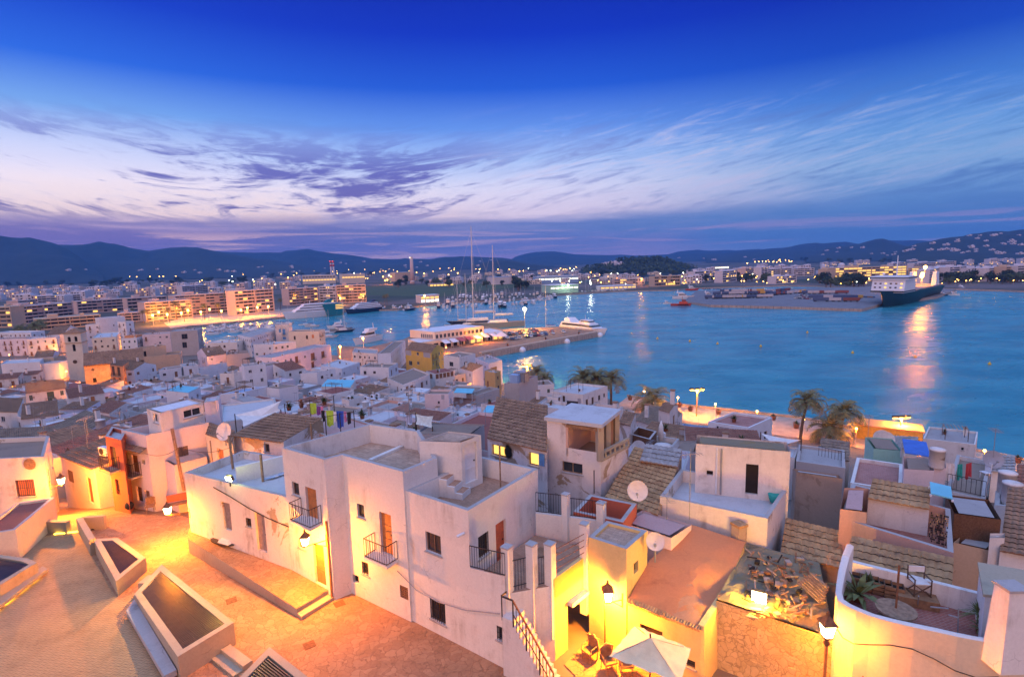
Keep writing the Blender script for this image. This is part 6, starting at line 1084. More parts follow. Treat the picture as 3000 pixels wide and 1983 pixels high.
b=fg.P(fg.ln*.12,PZ,14.0);mast_lamp('quay lamp hidden among the roofs left of the terminal',at((1000,1070),PZ),8,7000)
# --- cars
def car(label,mat,van=False):
 r=thing('parked_car',label,'car',(0,0,0),'cars parked on the pier');L,Wd=4.3,1.75;m=MB();zb,zs,zt=.28,.86,1.45 if not van else 1.85
 ring=lambda pts,w:[(x,-w,z)for x,z in pts]+[(x,w,z)for x,z in pts]
 pr=[(-2.1,.35),(2.1,.32),(2.15,.62),(1.95,.82),(1.0,.90),(-1.9,.95),(-2.15,.75)];n=len(pr);m.add([(x,-Wd/2,z)for x,z in pr]+[(x,Wd/2,z)for x,z in pr],[tuple(range(n)),tuple(range(n,2*n))[::-1]]+[(i,(i+1)%n,n+(i+1)%n,n+i)for i in range(n)],mat)
 c0=[(1.05,.89),(.35,zt-.03),(-1.15,zt),(-1.95,.94)];m.add([(x,-.78+.12*(z>1),z)for x,z in c0]+[(x,.78-.12*(z>1),z)for x,z in c0],[(1,2,6,5)],mat);obj('body',m,r)
 m=MB();m.add([(x,-.78+.12*(z>1),z-.004)for x,z in c0]+[(x,.78-.12*(z>1),z-.004)for x,z in c0],[(0,1,2,3),(7,6,5,4),(0,1,5,4),(2,3,7,6)],'glass_dark');obj('windows',m,r)
 for x,y in ((-1.3,-.8),(1.35,-.8),(-1.3,.8),(1.35,.8)):m=MB();m.tube([(x,y-.1,.31),(x,y+.1,.31)],.31,'tyre',10);obj('wheel',m,r)
 return r
cols=['white','silver','black','blue','red','orange'];protos={}
pa,pb,pc=at(C1(1215,1130),PZ),at(C1(1745,1055),PZ),at(C1(1200,1085),PZ);ex=(pb-pa).normalized();ey=Vector((-ex.y,ex.x,0));ang=math.atan2(ex.y,ex.x);rg=random.Random(8);nc=0;Lrow=(pb-pa).length
rows_=[(0,'front row',2.9),(6.5,'second row',2.7),(15.5,'third row',2.7),(22,'back row',2.9)]
for off_,rn,stp in rows_:
 k=0;u=rg.uniform(0,3)
 while u<Lrow-off_*.2:
  if rg.random()<.72:
   cn=rg.choices(cols,[5,4,3,3,2,1])[0];p=pa+ex*u+ey*(off_+rg.uniform(-.3,.3));k+=1
   lab=f"{cn} car in the {rn} of the pier car park, number {['one','two','three','four','five','six','seven','eight','nine','ten','eleven','twelve','thirteen','fourteen','fifteen','sixteen','seventeen','eighteen','nineteen','twenty','last'][min(k-1,20)]} from the left"
   a_=ang+RAD(62)+rg.choice([0,math.pi])+rg.uniform(-.05,.05)
   if cn not in protos:protos[cn]=car(lab,'car_'+cn);put(protos[cn],p,a_)
   else:dup(protos[cn],p,a_,label=lab)
   nc+=1
  u+=stp
for k,(x,y)in enumerate(((1225,1180),(1577,1120),(1885,1070))):plant('potted_plant',['white urn with a plant at the near end of the pier edge','white urn with a plant halfway along the pier edge','white urn with a plant at the far end of the pier edge'][k],'planter',at(C1(x,y),PZ),30,.6,1.2,.06,(.3,1.4),'leaf',k+30,pot=.6,group='urns along the pier edge')
for k,(x,y)in enumerate(((1360,1222),(1775,1145),(2080,1086))):m=MB();p=at(C1(x,y),.6);m.ball(p,1.9,'hull_white',8);o=obj('fender',m);tag(o,['round white fender hanging at the middle of the pier wall','round white fender right of the middle of the pier wall','round white fender by the pier head under the catamaran'][k],'fender','fenders along the pier wall')
# --- fast white catamaran at the pier head
ca,cb=at(C1(1745,1030),0),at(C1(2150,1085),0);mid_,an,ln=(ca+cb)/2,math.atan2((cb-ca).y,(cb-ca).x),(cb-ca).length
r=thing('catamaran','white passenger catamaran moored at the pier head','ferry',(0,0,0));m=MB();k=ln/40;hull(m,ln,10*k,3.4*k,'hull_white','hull_white',rake=.14,boot='hull_navy');obj('hull',m,r)
m=MB();z=3.4*k;m.hexa([(-18*k,-4.6*k,z),(12*k,-4*k,z),(12*k,4*k,z),(-18*k,4.6*k,z)],[(-17*k,-4.4*k,z+2.6*k),(7.5*k,-3.6*k,z+2.6*k),(7.5*k,3.6*k,z+2.6*k),(-17*k,4.4*k,z+2.6*k)],'hull_white');obj('cabin',m,r)
m=MB();m.hexa([(-16*k,-4.57*k,z+.8*k),(10.7*k,-3.93*k,z+.8*k),(10.7*k,3.93*k,z+.8*k),(-16*k,4.57*k,z+.8*k)],[(-16*k,-4.5*k,z+1.9*k),(8.8*k,-3.74*k,z+1.9*k),(8.8*k,3.74*k,z+1.9*k),(-16*k,4.5*k,z+1.9*k)],'glass_dark');obj('windows',m,r)
m=MB();z+=2.6*k;m.hexa([(-2*k,-2.8*k,z),(8*k,-2.2*k,z),(8*k,2.2*k,z),(-2*k,2.8*k,z)],[(-1*k,-2.6*k,z+2*k),(5.5*k,-2*k,z+2*k),(5.5*k,2*k,z+2*k),(-1*k,2.6*k,z+2*k)],'hull_white');m.hexa([(-.5*k,-2.75*k,z+.9*k),(7.1*k,-2.16*k,z+.9*k),(7.1*k,2.16*k,z+.9*k),(-.5*k,2.75*k,z+.9*k)],[(-.5*k,-2.7*k,z+1.6*k),(6.2*k,-2.1*k,z+1.6*k),(6.2*k,2.1*k,z+1.6*k),(-.5*k,2.7*k,z+1.6*k)],'glass_dark');m.tube([(1*k,0,z+2*k),(1*k,0,z+5*k)],.15,'white_metal',6);obj('wheelhouse',m,r)
m=MB();m.hexa([(-15*k,-3.6*k,z),(-9*k,-3.6*k,z),(-9*k,3.6*k,z),(-15*k,3.6*k,z)],[(-15.5*k,-3*k,z+2.2*k),(-12*k,-3*k,z+2.4*k),(-12*k,3*k,z+2.4*k),(-15.5*k,3*k,z+2.2*k)],'hull_white');obj('fin',m,r)
put(r,mid_,an)
# --- sailing yachts behind the terminal
def yacht_at(label,base,top,L,ang,mat='hull_white',boom=True,cover='awning_white'):
 b=at(C1(*base),2.0);hgt=aty(C1(*top),b.y).z-2.0;r=sailboat(label,L,L*.2,hgt,mat,boom,None,cover,'sailing_yacht');d=Vector((math.cos(ang),math.sin(ang),0));put(r,(b.x-d.x*L*.06,b.y-d.y*L*.06,0),ang);return r
yacht_at('tallest sailing yacht with a giant mast behind the terminal roof',(908,975),(900,105),46,RAD(200),'hull_navy');yacht_at('second tallest sailing yacht right of the giant mast',(1098,985),(1091,270),40,RAD(200),'hull_grey')
yacht_at('two masted yacht with many stays left of the giant mast',(765,985),(757,540),24,RAD(200),'hull_white');yacht_at('slim masted yacht between the stayed yacht and the giant mast',(842,985),(836,515),26,RAD(200),'hull_navy',False);yacht_at('sailing yacht with a blue sail cover beside the car park',(1578,1015),(1582,608),17,RAD(170),'hull_navy',True,'sail_blue')
# --- moored boats near the left quay
for k,(cr,x,y,L,mast,dg,lab)in enumerate(((M2,1560,262,16,0,25,'dark sailing boat furthest out at the left quay'),(M2,1500,225,14,0,200,'motor cruiser behind the dark sailing boat'),(M2,1400,285,13,14,20,'white sailing boat beside the blue shutter house'),(M2,1250,210,12,15,10,'sailing boat with a reddish mast behind the blue shutter house'),(M2,1170,195,11,13,15,'sailing boat just left of the reddish mast'),(M2,980,180,11,15,8,'sailing boat behind the roof cabin of the blue shutter house'),(M2,720,240,11,15,5,'sailing boat above the bent white house'),(M2,620,240,12,17,5,'tall masted sailing boat left of centre at the near marina'),(M2,440,250,11,14,5,'sailing boat in the middle of the near marina'),(M2,340,240,10,12,5,'sailing boat with a short mast in the near marina'),(M2,130,250,11,16,5,'leftmost tall masted boat in the near marina'),(M2,260,250,10,11,5,'small sailing boat near the left end of the near marina'),(M2,880,190,11,13,8,'sailing boat left of the roof cabin'),(M2,1420,330,14,17,20,'sailing boat with a yellowish mast near the lit car square'))):
 p=at(cr(x,y),0);b=sailboat(lab,L,L*.28,mast,'hull_white' if k>1 else 'hull_grey',True,'boats moored along the near quay')if mast else motorboat(lab,L,L*.27,'hull_grey' if k==0 else 'hull_white',True,'boats moored along the near quay');put(b,p,RAD(dg))
r=motorboat('large motor yacht lit orange next to the low quay house',26,6,'hull_white');mast_lamp('quay lamp beside the large motor yacht',at(M2(1800,470),PZ),6,2500);a,b,c=seg(M2(1580,440),M2(2060,330));put(r,a,b+math.pi)
b=sailboat('dark hulled sailing boat with a leaning stay off the blue shutter house',17,4,26,'hull_navy',True);put(b,at(M2(1580,270),0),RAD(20))
rg=random.Random(33)
mb1=motorboat('small white motor boat in the crowded near marina',8,2.6,group='small motor boats in the near marina');put(mb1,at(M2(650,290),0),.2)
for k in range(48):dup(mb1,at(M2(rg.uniform(120,820),rg.uniform(205,300)),0),rg.uniform(-.3,.6)+rg.choice([0,3.1]),rg.uniform(.7,1.3))
# --- the two ferries at the far quay
def liner(label,c0,c1,name='ferry',hmat='hull_white',back='hull_teal',Hd=None,scale=1.0,bow=-1):
 mid_,an,L=seg(c0,c1);r=thing(name,label,'ferry',(0,0,0));m=MB();B,D=L*.22,L*.10;hull(m,L,B,D,hmat,'hull_white',rake=.1,boot='hull_navy');obj('hull',m,r)
 if back:m=MB();x0,x1=-L*.502,-L*.2;m.hexa([(x0,-B*.5-.15,.4),(x1,-B*.5-.15,.4),(x1,B*.5+.15,.4),(x0,B*.5+.15,.4)],[(x0,-B*.5-.15,D*2.1),(x1+L*.06,-B*.5-.15,D*2.1),(x1+L*.06,B*.5+.15,D*2.1),(x0,B*.5+.15,D*2.1)],back);obj('stern_panel',m,r)
 z=D;w=B*.47
 for k,(xa,xb)in enumerate(((-.47,.34),(-.44,.27),(-.38,.2))):
  m=MB();h=L*.042;m.hexa([(L*xa,-w,z),(L*xb,-w*.75,z),(L*xb,w*.75,z),(L*xa,w,z)],[(L*xa,-w,z+h),(L*(xb-.05),-w*.75,z+h),(L*(xb-.05),w*.75,z+h),(L*xa,w,z+h)],'hull_white');obj('deck_house',m,r)
  m=MB();m.hexa([(L*xa*.95,-w*1.006,z+h*.35),(L*(xb-.03),-w*.77,z+h*.35),(L*(xb-.03),w*.77,z+h*.35),(L*xa*.95,w*1.006,z+h*.35)],[(L*xa*.95,-w*1.006,z+h*.65),(L*(xb-.04),-w*.77,z+h*.65),(L*(xb-.04),w*.77,z+h*.65),(L*xa*.95,w*1.006,z+h*.65)],'glass_dark');obj('windows',m,r);z+=h;w*=.88
 m=MB();m.hexa([(-L*.32,-w*.5,z),(-L*.2,-w*.5,z),(-L*.2,w*.5,z),(-L*.32,w*.5,z)],[(-L*.36,-w*.4,z+L*.06),(-L*.28,-w*.4,z+L*.06),(-L*.28,w*.4,z+L*.06),(-L*.36,w*.4,z+L*.06)],back or 'hull_navy');obj('funnel',m,r)
 m=MB();m.tube([(L*.05,0,z),(L*.03,0,z+L*.06)],.3,'white_metal',6);obj('mast',m,r);put(r,(*mid_[:2],0),an+(math.pi if bow<0 else 0));return r,L
fer,FL=liner('big white ferry with a teal stern at the far left quay',F7(250,905),F7(788,858))
for zf in (.115,.145,.175):m=MB();m.hexa([(-FL*.503,-FL*.113,FL*zf),(-FL*.36,-FL*.113,FL*zf),(-FL*.36,FL*.113,FL*zf),(-FL*.503,FL*.113,FL*zf)],[(-FL*.503,-FL*.113,FL*(zf+.012)),(-FL*.36,-FL*.113,FL*(zf+.012)),(-FL*.36,FL*.113,FL*(zf+.012)),(-FL*.503,FL*.113,FL*(zf+.012))],'lit_yellow');o=obj('lit_deck',m);o.parent=fer
liner('dark blue hulled ferry right of the big white ferry',F7(830,856),F7(1150,822),hmat='hull_navy',back=None)
# --- ro-ro ship with green hull
ra,rb=at(C3(1035,832),0),at(C3(1500,712),0);d=ra-rb;L=d.length;an=math.atan2(d.y,d.x);mid_=(ra+rb)/2;r=thing('cargo_ship','cargo ferry with a green hull and white bridge at the dock','ship',(0,0,0));B=26;D=11.5
m=MB();hull(m,L,B,D,'hull_green','dock_grey',rake=.1,boot='boot_red',draft=1.5,stern=.95,flare=.6,n=14);obj('hull',m,r)
x0,x1=L*.22,L*.40;z=D*1.02;m=MB();railing(m,[(-L*.42,-B*.47,0),(x0-2,-B*.47,0)],D*1.1,1.6,4,'white_metal',.06);obj('rail',m,r);m=MB();m.hexa([(x0,-B*.5,z),(x1,-B*.46,z),(x1,B*.46,z),(x0,B*.5,z)],[(x0,-B*.5,z+11),(x1-4,-B*.46,z+11),(x1-4,B*.46,z+11),(x0,B*.5,z+11)],'hull_white');m.hexa([(x0,-B*.54,z+11),(x1-2,-B*.54,z+11),(x1-2,B*.54,z+11),(x0,B*.54,z+11)],[(x0,-B*.54,z+13.6),(x1-3,-B*.54,z+13.6),(x1-3,B*.54,z+13.6),(x0,B*.54,z+13.6)],'hull_white');obj('bridge',m,r)
m=MB();m.hexa([(x0-.1,-B*.545,z+11.9),(x1-2.0,-B*.545,z+11.9),(x1-2.0,B*.545,z+11.9),(x0-.1,B*.545,z+11.9)],[(x0-.1,-B*.545,z+12.9),(x1-2.4,-B*.545,z+12.9),(x1-2.4,B*.545,z+12.9),(x0-.1,B*.545,z+12.9)],'glass_dark');obj('bridge_windows',m,r)
m=MB();m.hexa([(x0-.1,-B*.505,z+.5),(x1+.3,-B*.465,z+.5),(x1+.3,B*.465,z+.5),(x0-.1,B*.505,z+.5)],[(x0-.1,-B*.505,z+1.6),(x1+.05,-B*.465,z+1.6),(x1+.05,B*.465,z+1.6),(x0-.1,B*.505,z+1.6)],'hull_green');obj('green_stripe',m,r)
for zz_ in (4.4,7.6):
 for k in range(6):y=-B*.36+B*.72*k/5;m=MB();xx=x1-4*zz_/11;m.box((xx+.12,y,z+zz_),(.4,1.5,1.1),'glass_dark' if (k+int(zz_))%3 else 'lit_yellow');obj('window',m,r)
m=MB();m.hexa([(-L*.42,-B*.47,D*.98),(x0-2,-B*.47,D*.98),(x0-2,B*.47,D*.98),(-L*.42,B*.47,D*.98)],[(-L*.42,-B*.47,D*1.1),(x0-2,-B*.47,D*1.1),(x0-2,B*.47,D*1.1),(-L*.42,B*.47,D*1.1)],'dock_grey');obj('deck',m,r)
for s in (-1,1):m=MB();m.hexa([(-L*.36,s*B*.36-2,D*1.1),(-L*.28,s*B*.36-2,D*1.1),(-L*.28,s*B*.36+2,D*1.1),(-L*.36,s*B*.36+2,D*1.1)],[(-L*.35,s*B*.36-1.6,D*1.1+13),(-L*.29,s*B*.36-1.6,D*1.1+13),(-L*.29,s*B*.36+1.6,D*1.1+13),(-L*.35,s*B*.36+1.6,D*1.1+13)],'hull_white');obj('funnel',m,r)
m=MB();m.tube([(x0+5,0,z+13.6),(x0+5,0,z+31)],[.6,.3],'white_metal',6);m.bar((x0+5,-4,z+19),(x0+5,4,z+19),.4,.4,'white_metal');[m.ball((x0+4,s*10,z+15),1.1,'hull_white')for s in (-1,1)];obj('mast',m,r);put(r,(*mid_[:2],0),an)
dl=d.normalized();sp0=mid_-dl*L*.30
for q in ((-.33,0,25),(-.42,-6,18),(-.15,5,17)):mast_lamp(['blazing deck lamp between the funnels of the green ship','deck lamp at the stern of the green ship','deck lamp behind the bridge of the green ship'][[25,18,17].index(q[2])],mid_+dl*(q[0]*L)+Vector((q[1],0,D)),q[2]-D+4,9000,(1.0,.30,.02),'lamp_sodium',1.6,'deck lamps of the green ship','deck_lamp')
# --- tug
ta,tan_,tl=seg(C2(1470,808),C2(1665,808));r=thing('tug','red tug boat moored at the tip of the cargo dock','tug',(0,0,0));m=MB();hull(m,tl,tl*.32,tl*.1,'hull_red','hull_red',rake=.08);obj('hull',m,r);m=MB();m.box((tl*.1,0,tl*.15),(tl*.4,tl*.2,tl*.11),'hull_red');m.box((tl*.13,0,tl*.25),(tl*.2,tl*.15,tl*.1),'hull_red');obj('wheelhouse',m,r);m=MB();m.box((tl*.13,0,tl*.26),(tl*.203,tl*.155,tl*.045),'glass_dark');obj('windows',m,r);m=MB();m.tube([(tl*.05,0,tl*.3),(tl*.05,0,tl*.45)],.25,'hull_red',6);obj('mast',m,r)
for k in range(5):m=MB();x=-tl*.1+k*tl*.1;m.lathe((x,-tl*.165,tl*.06),[(.9,-.3),(.9,.3)],'tyre',8);obj('tyre_fender',m,r)
put(r,(*ta[:2],0),tan_)
# --- trailers, containers and cars on the cargo dock
def truck(label,mat,L=13):
 r=thing('trailer',label,'trailer',(0,0,0),'trailers parked on the cargo dock');m=MB();m.box((0,0,2.5),(L,2.5,2.6),mat);obj('box_body',m,r);m=MB();m.box((0,0,.95),(L*.95,1.2,.3),'iron');[m.tube([(x,-1.2,.5),(x,1.2,.5)],.5,'tyre',8)for x in (-L*.4,-L*.3,L*.35)];obj('chassis',m,r);return r
TR={k:truck(f'{n} trailer in the rows on the cargo dock',mt)for k,n,mt in ((0,'white','cont_white'),(1,'dark blue','cont_blue'),(2,'red','cont_red'),(3,'yellow','cont_yellow'))}
rg=random.Random(12);first=set();rowsT=[(C2(1830,745),C2(2372,735),17),(C2(1900,710),C2(2372,700),14),(C3(20,715),C3(330,690),9),(C3(350,700),C3(760,698),8),(C3(420,742),C3(830,745),9),(C3(460,770),C3(800,772),6),(C2(1960,685),C2(2300,680),9),(C3(0,690),C3(230,668),6)]
for c0,c1,n in rowsT:
 a,b=at(c0,2.2),at(c1,2.2)
 for k in range(n):
  if rg.random()<.2:continue
  kd=rg.choices([0,1,2,3],[6,5,2,1])[0];p=a.lerp(b,(k+.5)/n);aa=math.atan2((b-a).y,(b-a).x)+rg.choice([0,1.57])*.0+rg.uniform(-.2,.2)
  if kd not in first:first.add(kd);put(TR[kd],p,aa)
  else:dup(TR[kd],p,aa)
cp0=protos.get('silver')or list(protos.values())[0]
for c0,c1,n in ((C3(250,730),C3(450,742),12),(C3(280,715),C3(440,722),10),(C3(830,730),C3(985,735),9),(C2(1760,660),C2(2000,660),12),(C3(240,742),C3(430,750),11)):
 a,b=at(c0,2.2),at(c1,2.2)
 for k in range(n):dup(protos[rg.choice(list(protos))],a.lerp(b,(k+.5)/n),rg.uniform(0,.3)+1.2,1.0,label='small parked car in the rows on the cargo dock',group='cars parked on the cargo dock')
 # --- far marina: motor boats and sailing boats by the dozen
MARP=[(C1(430,860),C1(720,850)),(C1(520,830),C1(1000,815)),(C1(620,800),C1(1200,790)),(C1(660,775),C1(1300,765)),(C1(700,750),C1(1400,740)),(C1(1050,825),C1(1220,822)),(C1(1250,800),C1(1480,790)),(C1(1350,770),C1(1620,752)),(C1(1500,745),C1(1750,732)),(C1(850,735),C1(1550,715)),(C1(60,845),C1(350,850)),(C1(1900,690),C1(2330,672))]
rg=random.Random(77);pm=motorboat('white motor boat moored in the crowded far marina',11,3.4,group='motor boats in the far marina');ps=sailboat('sailing boat moored in the crowded far marina',12,3.4,15,group='sailing boats in the far marina');pbig=motorboat('navy hulled cruiser moored in the far marina',18,4.6,'hull_navy',True,'cruisers in the far marina');used=set()
for a_,b_ in MARP:
 a,b=at(a_,0),at(b_,0);n=int((b-a).length/4.6);dr=math.atan2((b-a).y,(b-a).x)+math.pi/2
 for k in range(n):
  if rg.random()<.2:continue
  p=a.lerp(b,(k+.5)/n)+Vector((0,rg.uniform(-5,5),0));t=rg.random();pr_=pm if t<.58 else (ps if t<.86 else pbig)
  if pr_ not in used:used.add(pr_);put(pr_,p,dr)
  else:dup(pr_,p,dr+rg.uniform(-.12,.12)+rg.choice([0,math.pi]),rg.uniform(.75,1.25))
for k,(x0,y0,x1,y1,lab)in enumerate(((1585,712,1670,716,'white motor yacht right of the green ship'),(1675,712,1785,712,'small white excursion boat at the right of the dock'),(1760,650,1830,655,'white yacht at the right hand jetty'))):a,b,c=seg(C3(x0,y0),C3(x1,y1));mm=motorboat(lab,c,c*.3,'hull_navy' if k==0 else 'hull_white');put(mm,a,b)
for k,(x0,x1,y,lab)in enumerate(((1400,1480,792,'small patrol boat left of the red tug'),(1485,1690,745,'row of white cruisers behind the red tug'),(1760,1890,722,'white pilot boat behind the cargo dock'))):a,b,c=seg(C2(x0,y),C2(x1,y-2));mm=motorboat(lab.replace('row of white cruisers','long white cruiser'),c,c*.28);put(mm,a,b)
a,b,c=seg(C2(1610,668),C2(1735,664));mm=motorboat('red and white ferry boat at the inner dock',c,c*.25,'hull_red');put(mm,a,b)
for k,(x,y)in enumerate(((1523,784),(1598,790),(1662,796),(1762,802),(1975,817),(2120,827),(2292,843),(1870,770))):
 p=at((x*1.2648,y*1.2648),.3);m=MB();m.lathe(p,[(.2,-.4),(.6,-.2),(.6,.2),(.25,.6),(.08,1.0)],'buoy_yellow',10);o=obj('buoy',m);tag(o,'small yellow buoy floating on the harbour water','buoy','yellow mooring buoys')
 # --- promenade: floodlight masts, urns, kiosk
def flood_mast(label,base,top,cr,power):
 b=at(cr(*base),Q);h=aty(cr(*top),b.y).z-Q;r=thing('floodlight_mast',label,'floodlight mast',b,'floodlight masts on the promenade');m=MB();m.tube([b,b+Vector((0,0,h))],.16,'cont_yellow',8);m.bar(b+Vector((-1.8,0,h)),b+Vector((1.8,0,h)),.25,.25,'cont_yellow');obj('pole',m,r)
 for s in (-1.5,0,1.5):m=MB();m.box(b+Vector((s,.0,h+.45)),(.95,.8,.5),'iron',R=Matrix.Rotation(-.3,3,'X'));m.box(b+Vector((s,-.1,h+.14)),(.8,.6,.06),'lamp_sodium',R=Matrix.Rotation(-.3,3,'X'));obj('floodlight',m,r)
 lamp('bulb',b+Vector((0,-.3,h-.4)),power,(1.0,.42,.06),r,.4);return r
flood_mast('floodlight mast on the promenade behind the white promenade house',(1262,625),(1262,345),M4,3500);flood_mast('floodlight mast right of the palms beside the orange kiosk',(1138,700),(1142,492),M5,3500);flood_mast('floodlight mast behind the palm near the pier root',(1500,760),(1530,640),M3,9000)
p=at(M5(1010,690),Q);m=MB();m.box(p+Vector((0,0,1.6)),(13,6,3.2),'cont_yellow',RAD(-32));m.box(p+Vector((0,0,3.3)),(13.6,6.6,.25),'orange',RAD(-32));o=obj('kiosk',m);tag(o,'low orange kiosk on the promenade under the floodlight mast','kiosk')
for k,(cr,x,y)in enumerate(((M4,540,450),(M4,1195,570),(M4,1500,605),(M4,2345,745),(M5,110,590),(M5,2305,930),(M4,2095,665),(M4,1075,525))):plant('potted_plant','bushy urn on the promenade wall '+['left of the promenade palm','left of the floodlight mast','left of the white promenade house','at the foot of the tallest palm','beside the trunk of the tallest palm','at the right edge of the view','behind the white promenade house','right of the promenade palm'][k],'planter',at(cr(x,y),Q),36,.5,1.1,.08,(.2,1.4),'leaf',k+60,pot=.75,group='urns on the promenade')
rg=random.Random(5)
for k in range(9):p=prom[0].lerp(prom[5],(k+.7)/9.5);p=p+Vector((-4,-6,0));mast_lamp('promenade lamp shining behind the old town roofs',p,4.2,600,SODIUM,'lamp_sodium',.25,'promenade lamps behind the roofs',pr=.06)
# ==== FAR TOWN
def apt(label,cr,x0,y0,x1,y1,yb,st,wm='apart',dep=14,cat='apartment block',lit=.08,seed=0,bal=True,z0=1.6,dark='glass_dark',cols=None):
 """slab block: two top corners and the base row; storeys of balcony strips and single windows"""
 rg=random.Random(seed);D=at(cr((x0+x1)/2,yb),z0).y;zt=aty(cr((x0+x1)/2,(y0+y1)/2),D).z
 p0,p1=aty(cr(x0,y0),D),aty(cr(x1,y1),D)
 if zt<38:q0,q1=at(cr(x0,y0),zt),at(cr(x1,y1),zt);
 if zt<38 and abs(q0.y-D)<D*.22 and abs(q1.y-D)<D*.22:p0,p1=q0,q1
 fr=Frame(p0,p1);L=fr.ln;root=thing('apartment_block',label,cat,fr.P(L/2,z0,-dep/2),'apartment blocks across the harbour');sh=(zt-z0)/st;mb=MB()
 fr.bx(mb,0,L,z0-3,zt,-dep,-1.2,wm);fr.bx(mb,-.2,L+.2,zt-.5,zt+.5,-dep,.2,wm)
 for u in (0,L*.5,L-.8):fr.bx(mb,u,u+.8,z0,zt,-1.2,.1,wm)
 obj('wall',mb,root);mb=MB();fr.bx(mb,L*.2,L*.35,zt+.5,zt+3,-dep*.8,-dep*.3,wm);obj('roof_hut',mb,root);mb=MB();fr.bx(mb,L*.7,L*.76,zt+.5,zt+2.4,-dep*.7,-dep*.4,wm);obj('roof_hut',mb,root)
 n=cols or min(max(3,int(L/4.5)),int(96/st));wme={}
 for k in range(st):
  z=z0+k*sh
  if bal:m=MB();fr.bx(m,.9,L*.5-.2,z+sh*.02,z+sh*.36,-1.2,.25,wm);fr.bx(m,L*.5+.9,L-.9,z+sh*.02,z+sh*.36,-1.2,.25,wm);obj('balcony',m,root)
  for i in range(n):
   u=L*(i+.5)/n;kd='lit_yellow' if rg.random()<lit else (dark if rg.random()<.75 else 'glass_blue')
   if rg.random()<.08:continue
   key=kd
   if key not in wme:
    m=MB();m.mats=[];o=None;w=L/n*(.45 if bal else .25);zl=z+sh*.38;zh=z+sh*.88
    fr.bx(m,u-w,u+w,zl,zh,-1.21,-1.12,kd);o=obj('window',m,root);wme[key]=(o,u,z)
   else:
    o,u_,z_=wme[key];c=o.copy();link(c,root);c.location=fr.e*(u-u_)+Vector((0,0,z-z_))
 return root
AP=[('long dark balconied apartment block at the far left of the harbour',F6,95,795,672,748,930,5,'apart',.06),('apartment block with pink balconies right of the dark one',F6,708,740,1165,712,842,4,'apart',.04),('lower end of the pink balconied apartments',F6,1172,712,1545,690,832,4,'apart',.04),('pale stepped apartment block in front of the quay palms',F6,1335,752,1775,722,905,6,'apart',.02),('tall tan apartment block with green lit stairwells',F6,1615,688,2160,655,862,7,'apart',.03),('pink apartment block left of the tan power works',F6,2168,645,2530,622,850,7,'apart',.06),('apartment block with many lit balconies behind the white ferry',F7,298,625,572,608,765,6,'apart',.14),('narrow pale blue apartment block behind the ferry',F7,578,600,735,598,752,6,'apart_pale',.06),('end block of the quay apartments with tall window strips',F7,742,592,1015,582,748,6,'apart',.10),('low terraced flats below the dark balconied block',F6,325,905,930,862,985,3,'apart_tan',.02),('low flats behind the pergola topped house',F6,1085,850,1335,838,925,3,'apart',.02),('tan block cut by the left edge of the view',F6,-260,800,92,790,985,5,'apart_tan',.06),('white block with a tall blind gable in the left town',F6,1685,598,1925,585,690,6,'apart_pale',.05),('long white block in the middle of the left town',F6,340,690,745,672,765,4,'apart_pale',.04),('white block right of the long white one',F6,865,700,1030,690,748,3,'apart_pale',.04),('pinkish hut topped block on the left',F6,165,735,330,720,790,3,'apart',.03)]
for i,(lab,cr,x0,y0,x1,y1,yb,st,wm,lit)in enumerate(AP):apt(lab,cr,x0,y0,x1,y1,yb,st,wm,lit=lit,seed=i)
AR=[('long curved hotel with rows of lit balconies behind the green ship',C3,625,462,1290,440,585,6,'apart_tan',.62),('hotel end wall wing with a clock like sign',C3,555,472,622,466,580,6,'apart_tan',.0),('orange lit hotel wing behind the ship funnels',C3,1300,462,1495,462,590,6,'tan',.5),('first white apartment block right of the green ship',C3,1500,478,1680,440,580,6,'apart_pale',.05),('second white apartment block right of the green ship',C3,1685,452,1880,442,575,6,'apart_pale',.05),('white seafront block in the middle of the right shore',C3,1888,462,2045,455,578,6,'apart_pale',.06),('white seafront block with lit ground floor at the right',C3,2050,462,2200,450,578,6,'apart_pale',.08),('brown seafront block near the right edge',C3,2208,450,2310,445,580,6,'apart_tan',.08),('last white seafront block at the right edge',C3,2315,440,2560,430,575,6,'apart_pale',.06),('pale hotel behind the lit hotel',C3,1350,415,1745,395,470,4,'apart_pale',.05),('white villa block left of the curved hotel',C3,75,540,268,528,602,3,'apart_pale',.25),('white row block left of the hotel sign wing',C3,240,465,430,460,535,4,'apart_pale',.08),('far white block by the round dome',C3,1160,415,1280,405,455,3,'apart_pale',.04),('row of white flats left of the white row block',C3,0,470,235,462,540,4,'apart_pale',.08),('pink floodlit tower hotel on the far shore',C2,2165,465,2272,452,560,7,'apart',.05),('second pale tower right of the pink floodlit hotel',C2,2312,455,2372,450,560,7,'apart_pale',.08),('stepped white hotel near the pink tower',C2,1952,490,2085,480,590,5,'apart_pale',.15),('white office block above the marina lights',C2,1695,495,1865,485,585,4,'apart_pale',.1),('cream block with an orange lit front on the far shore',C2,1320,540,1560,530,628,3,'apart_tan',.2),('block with a glowing orange sign on the far shore',C2,945,565,1150,560,632,3,'apart',.15)]
for i,(lab,cr,x0,y0,x1,y1,yb,st,wm,lit)in enumerate(AR):apt(lab,cr,x0,y0,x1,y1,yb,st,wm,lit=lit,seed=i+50)
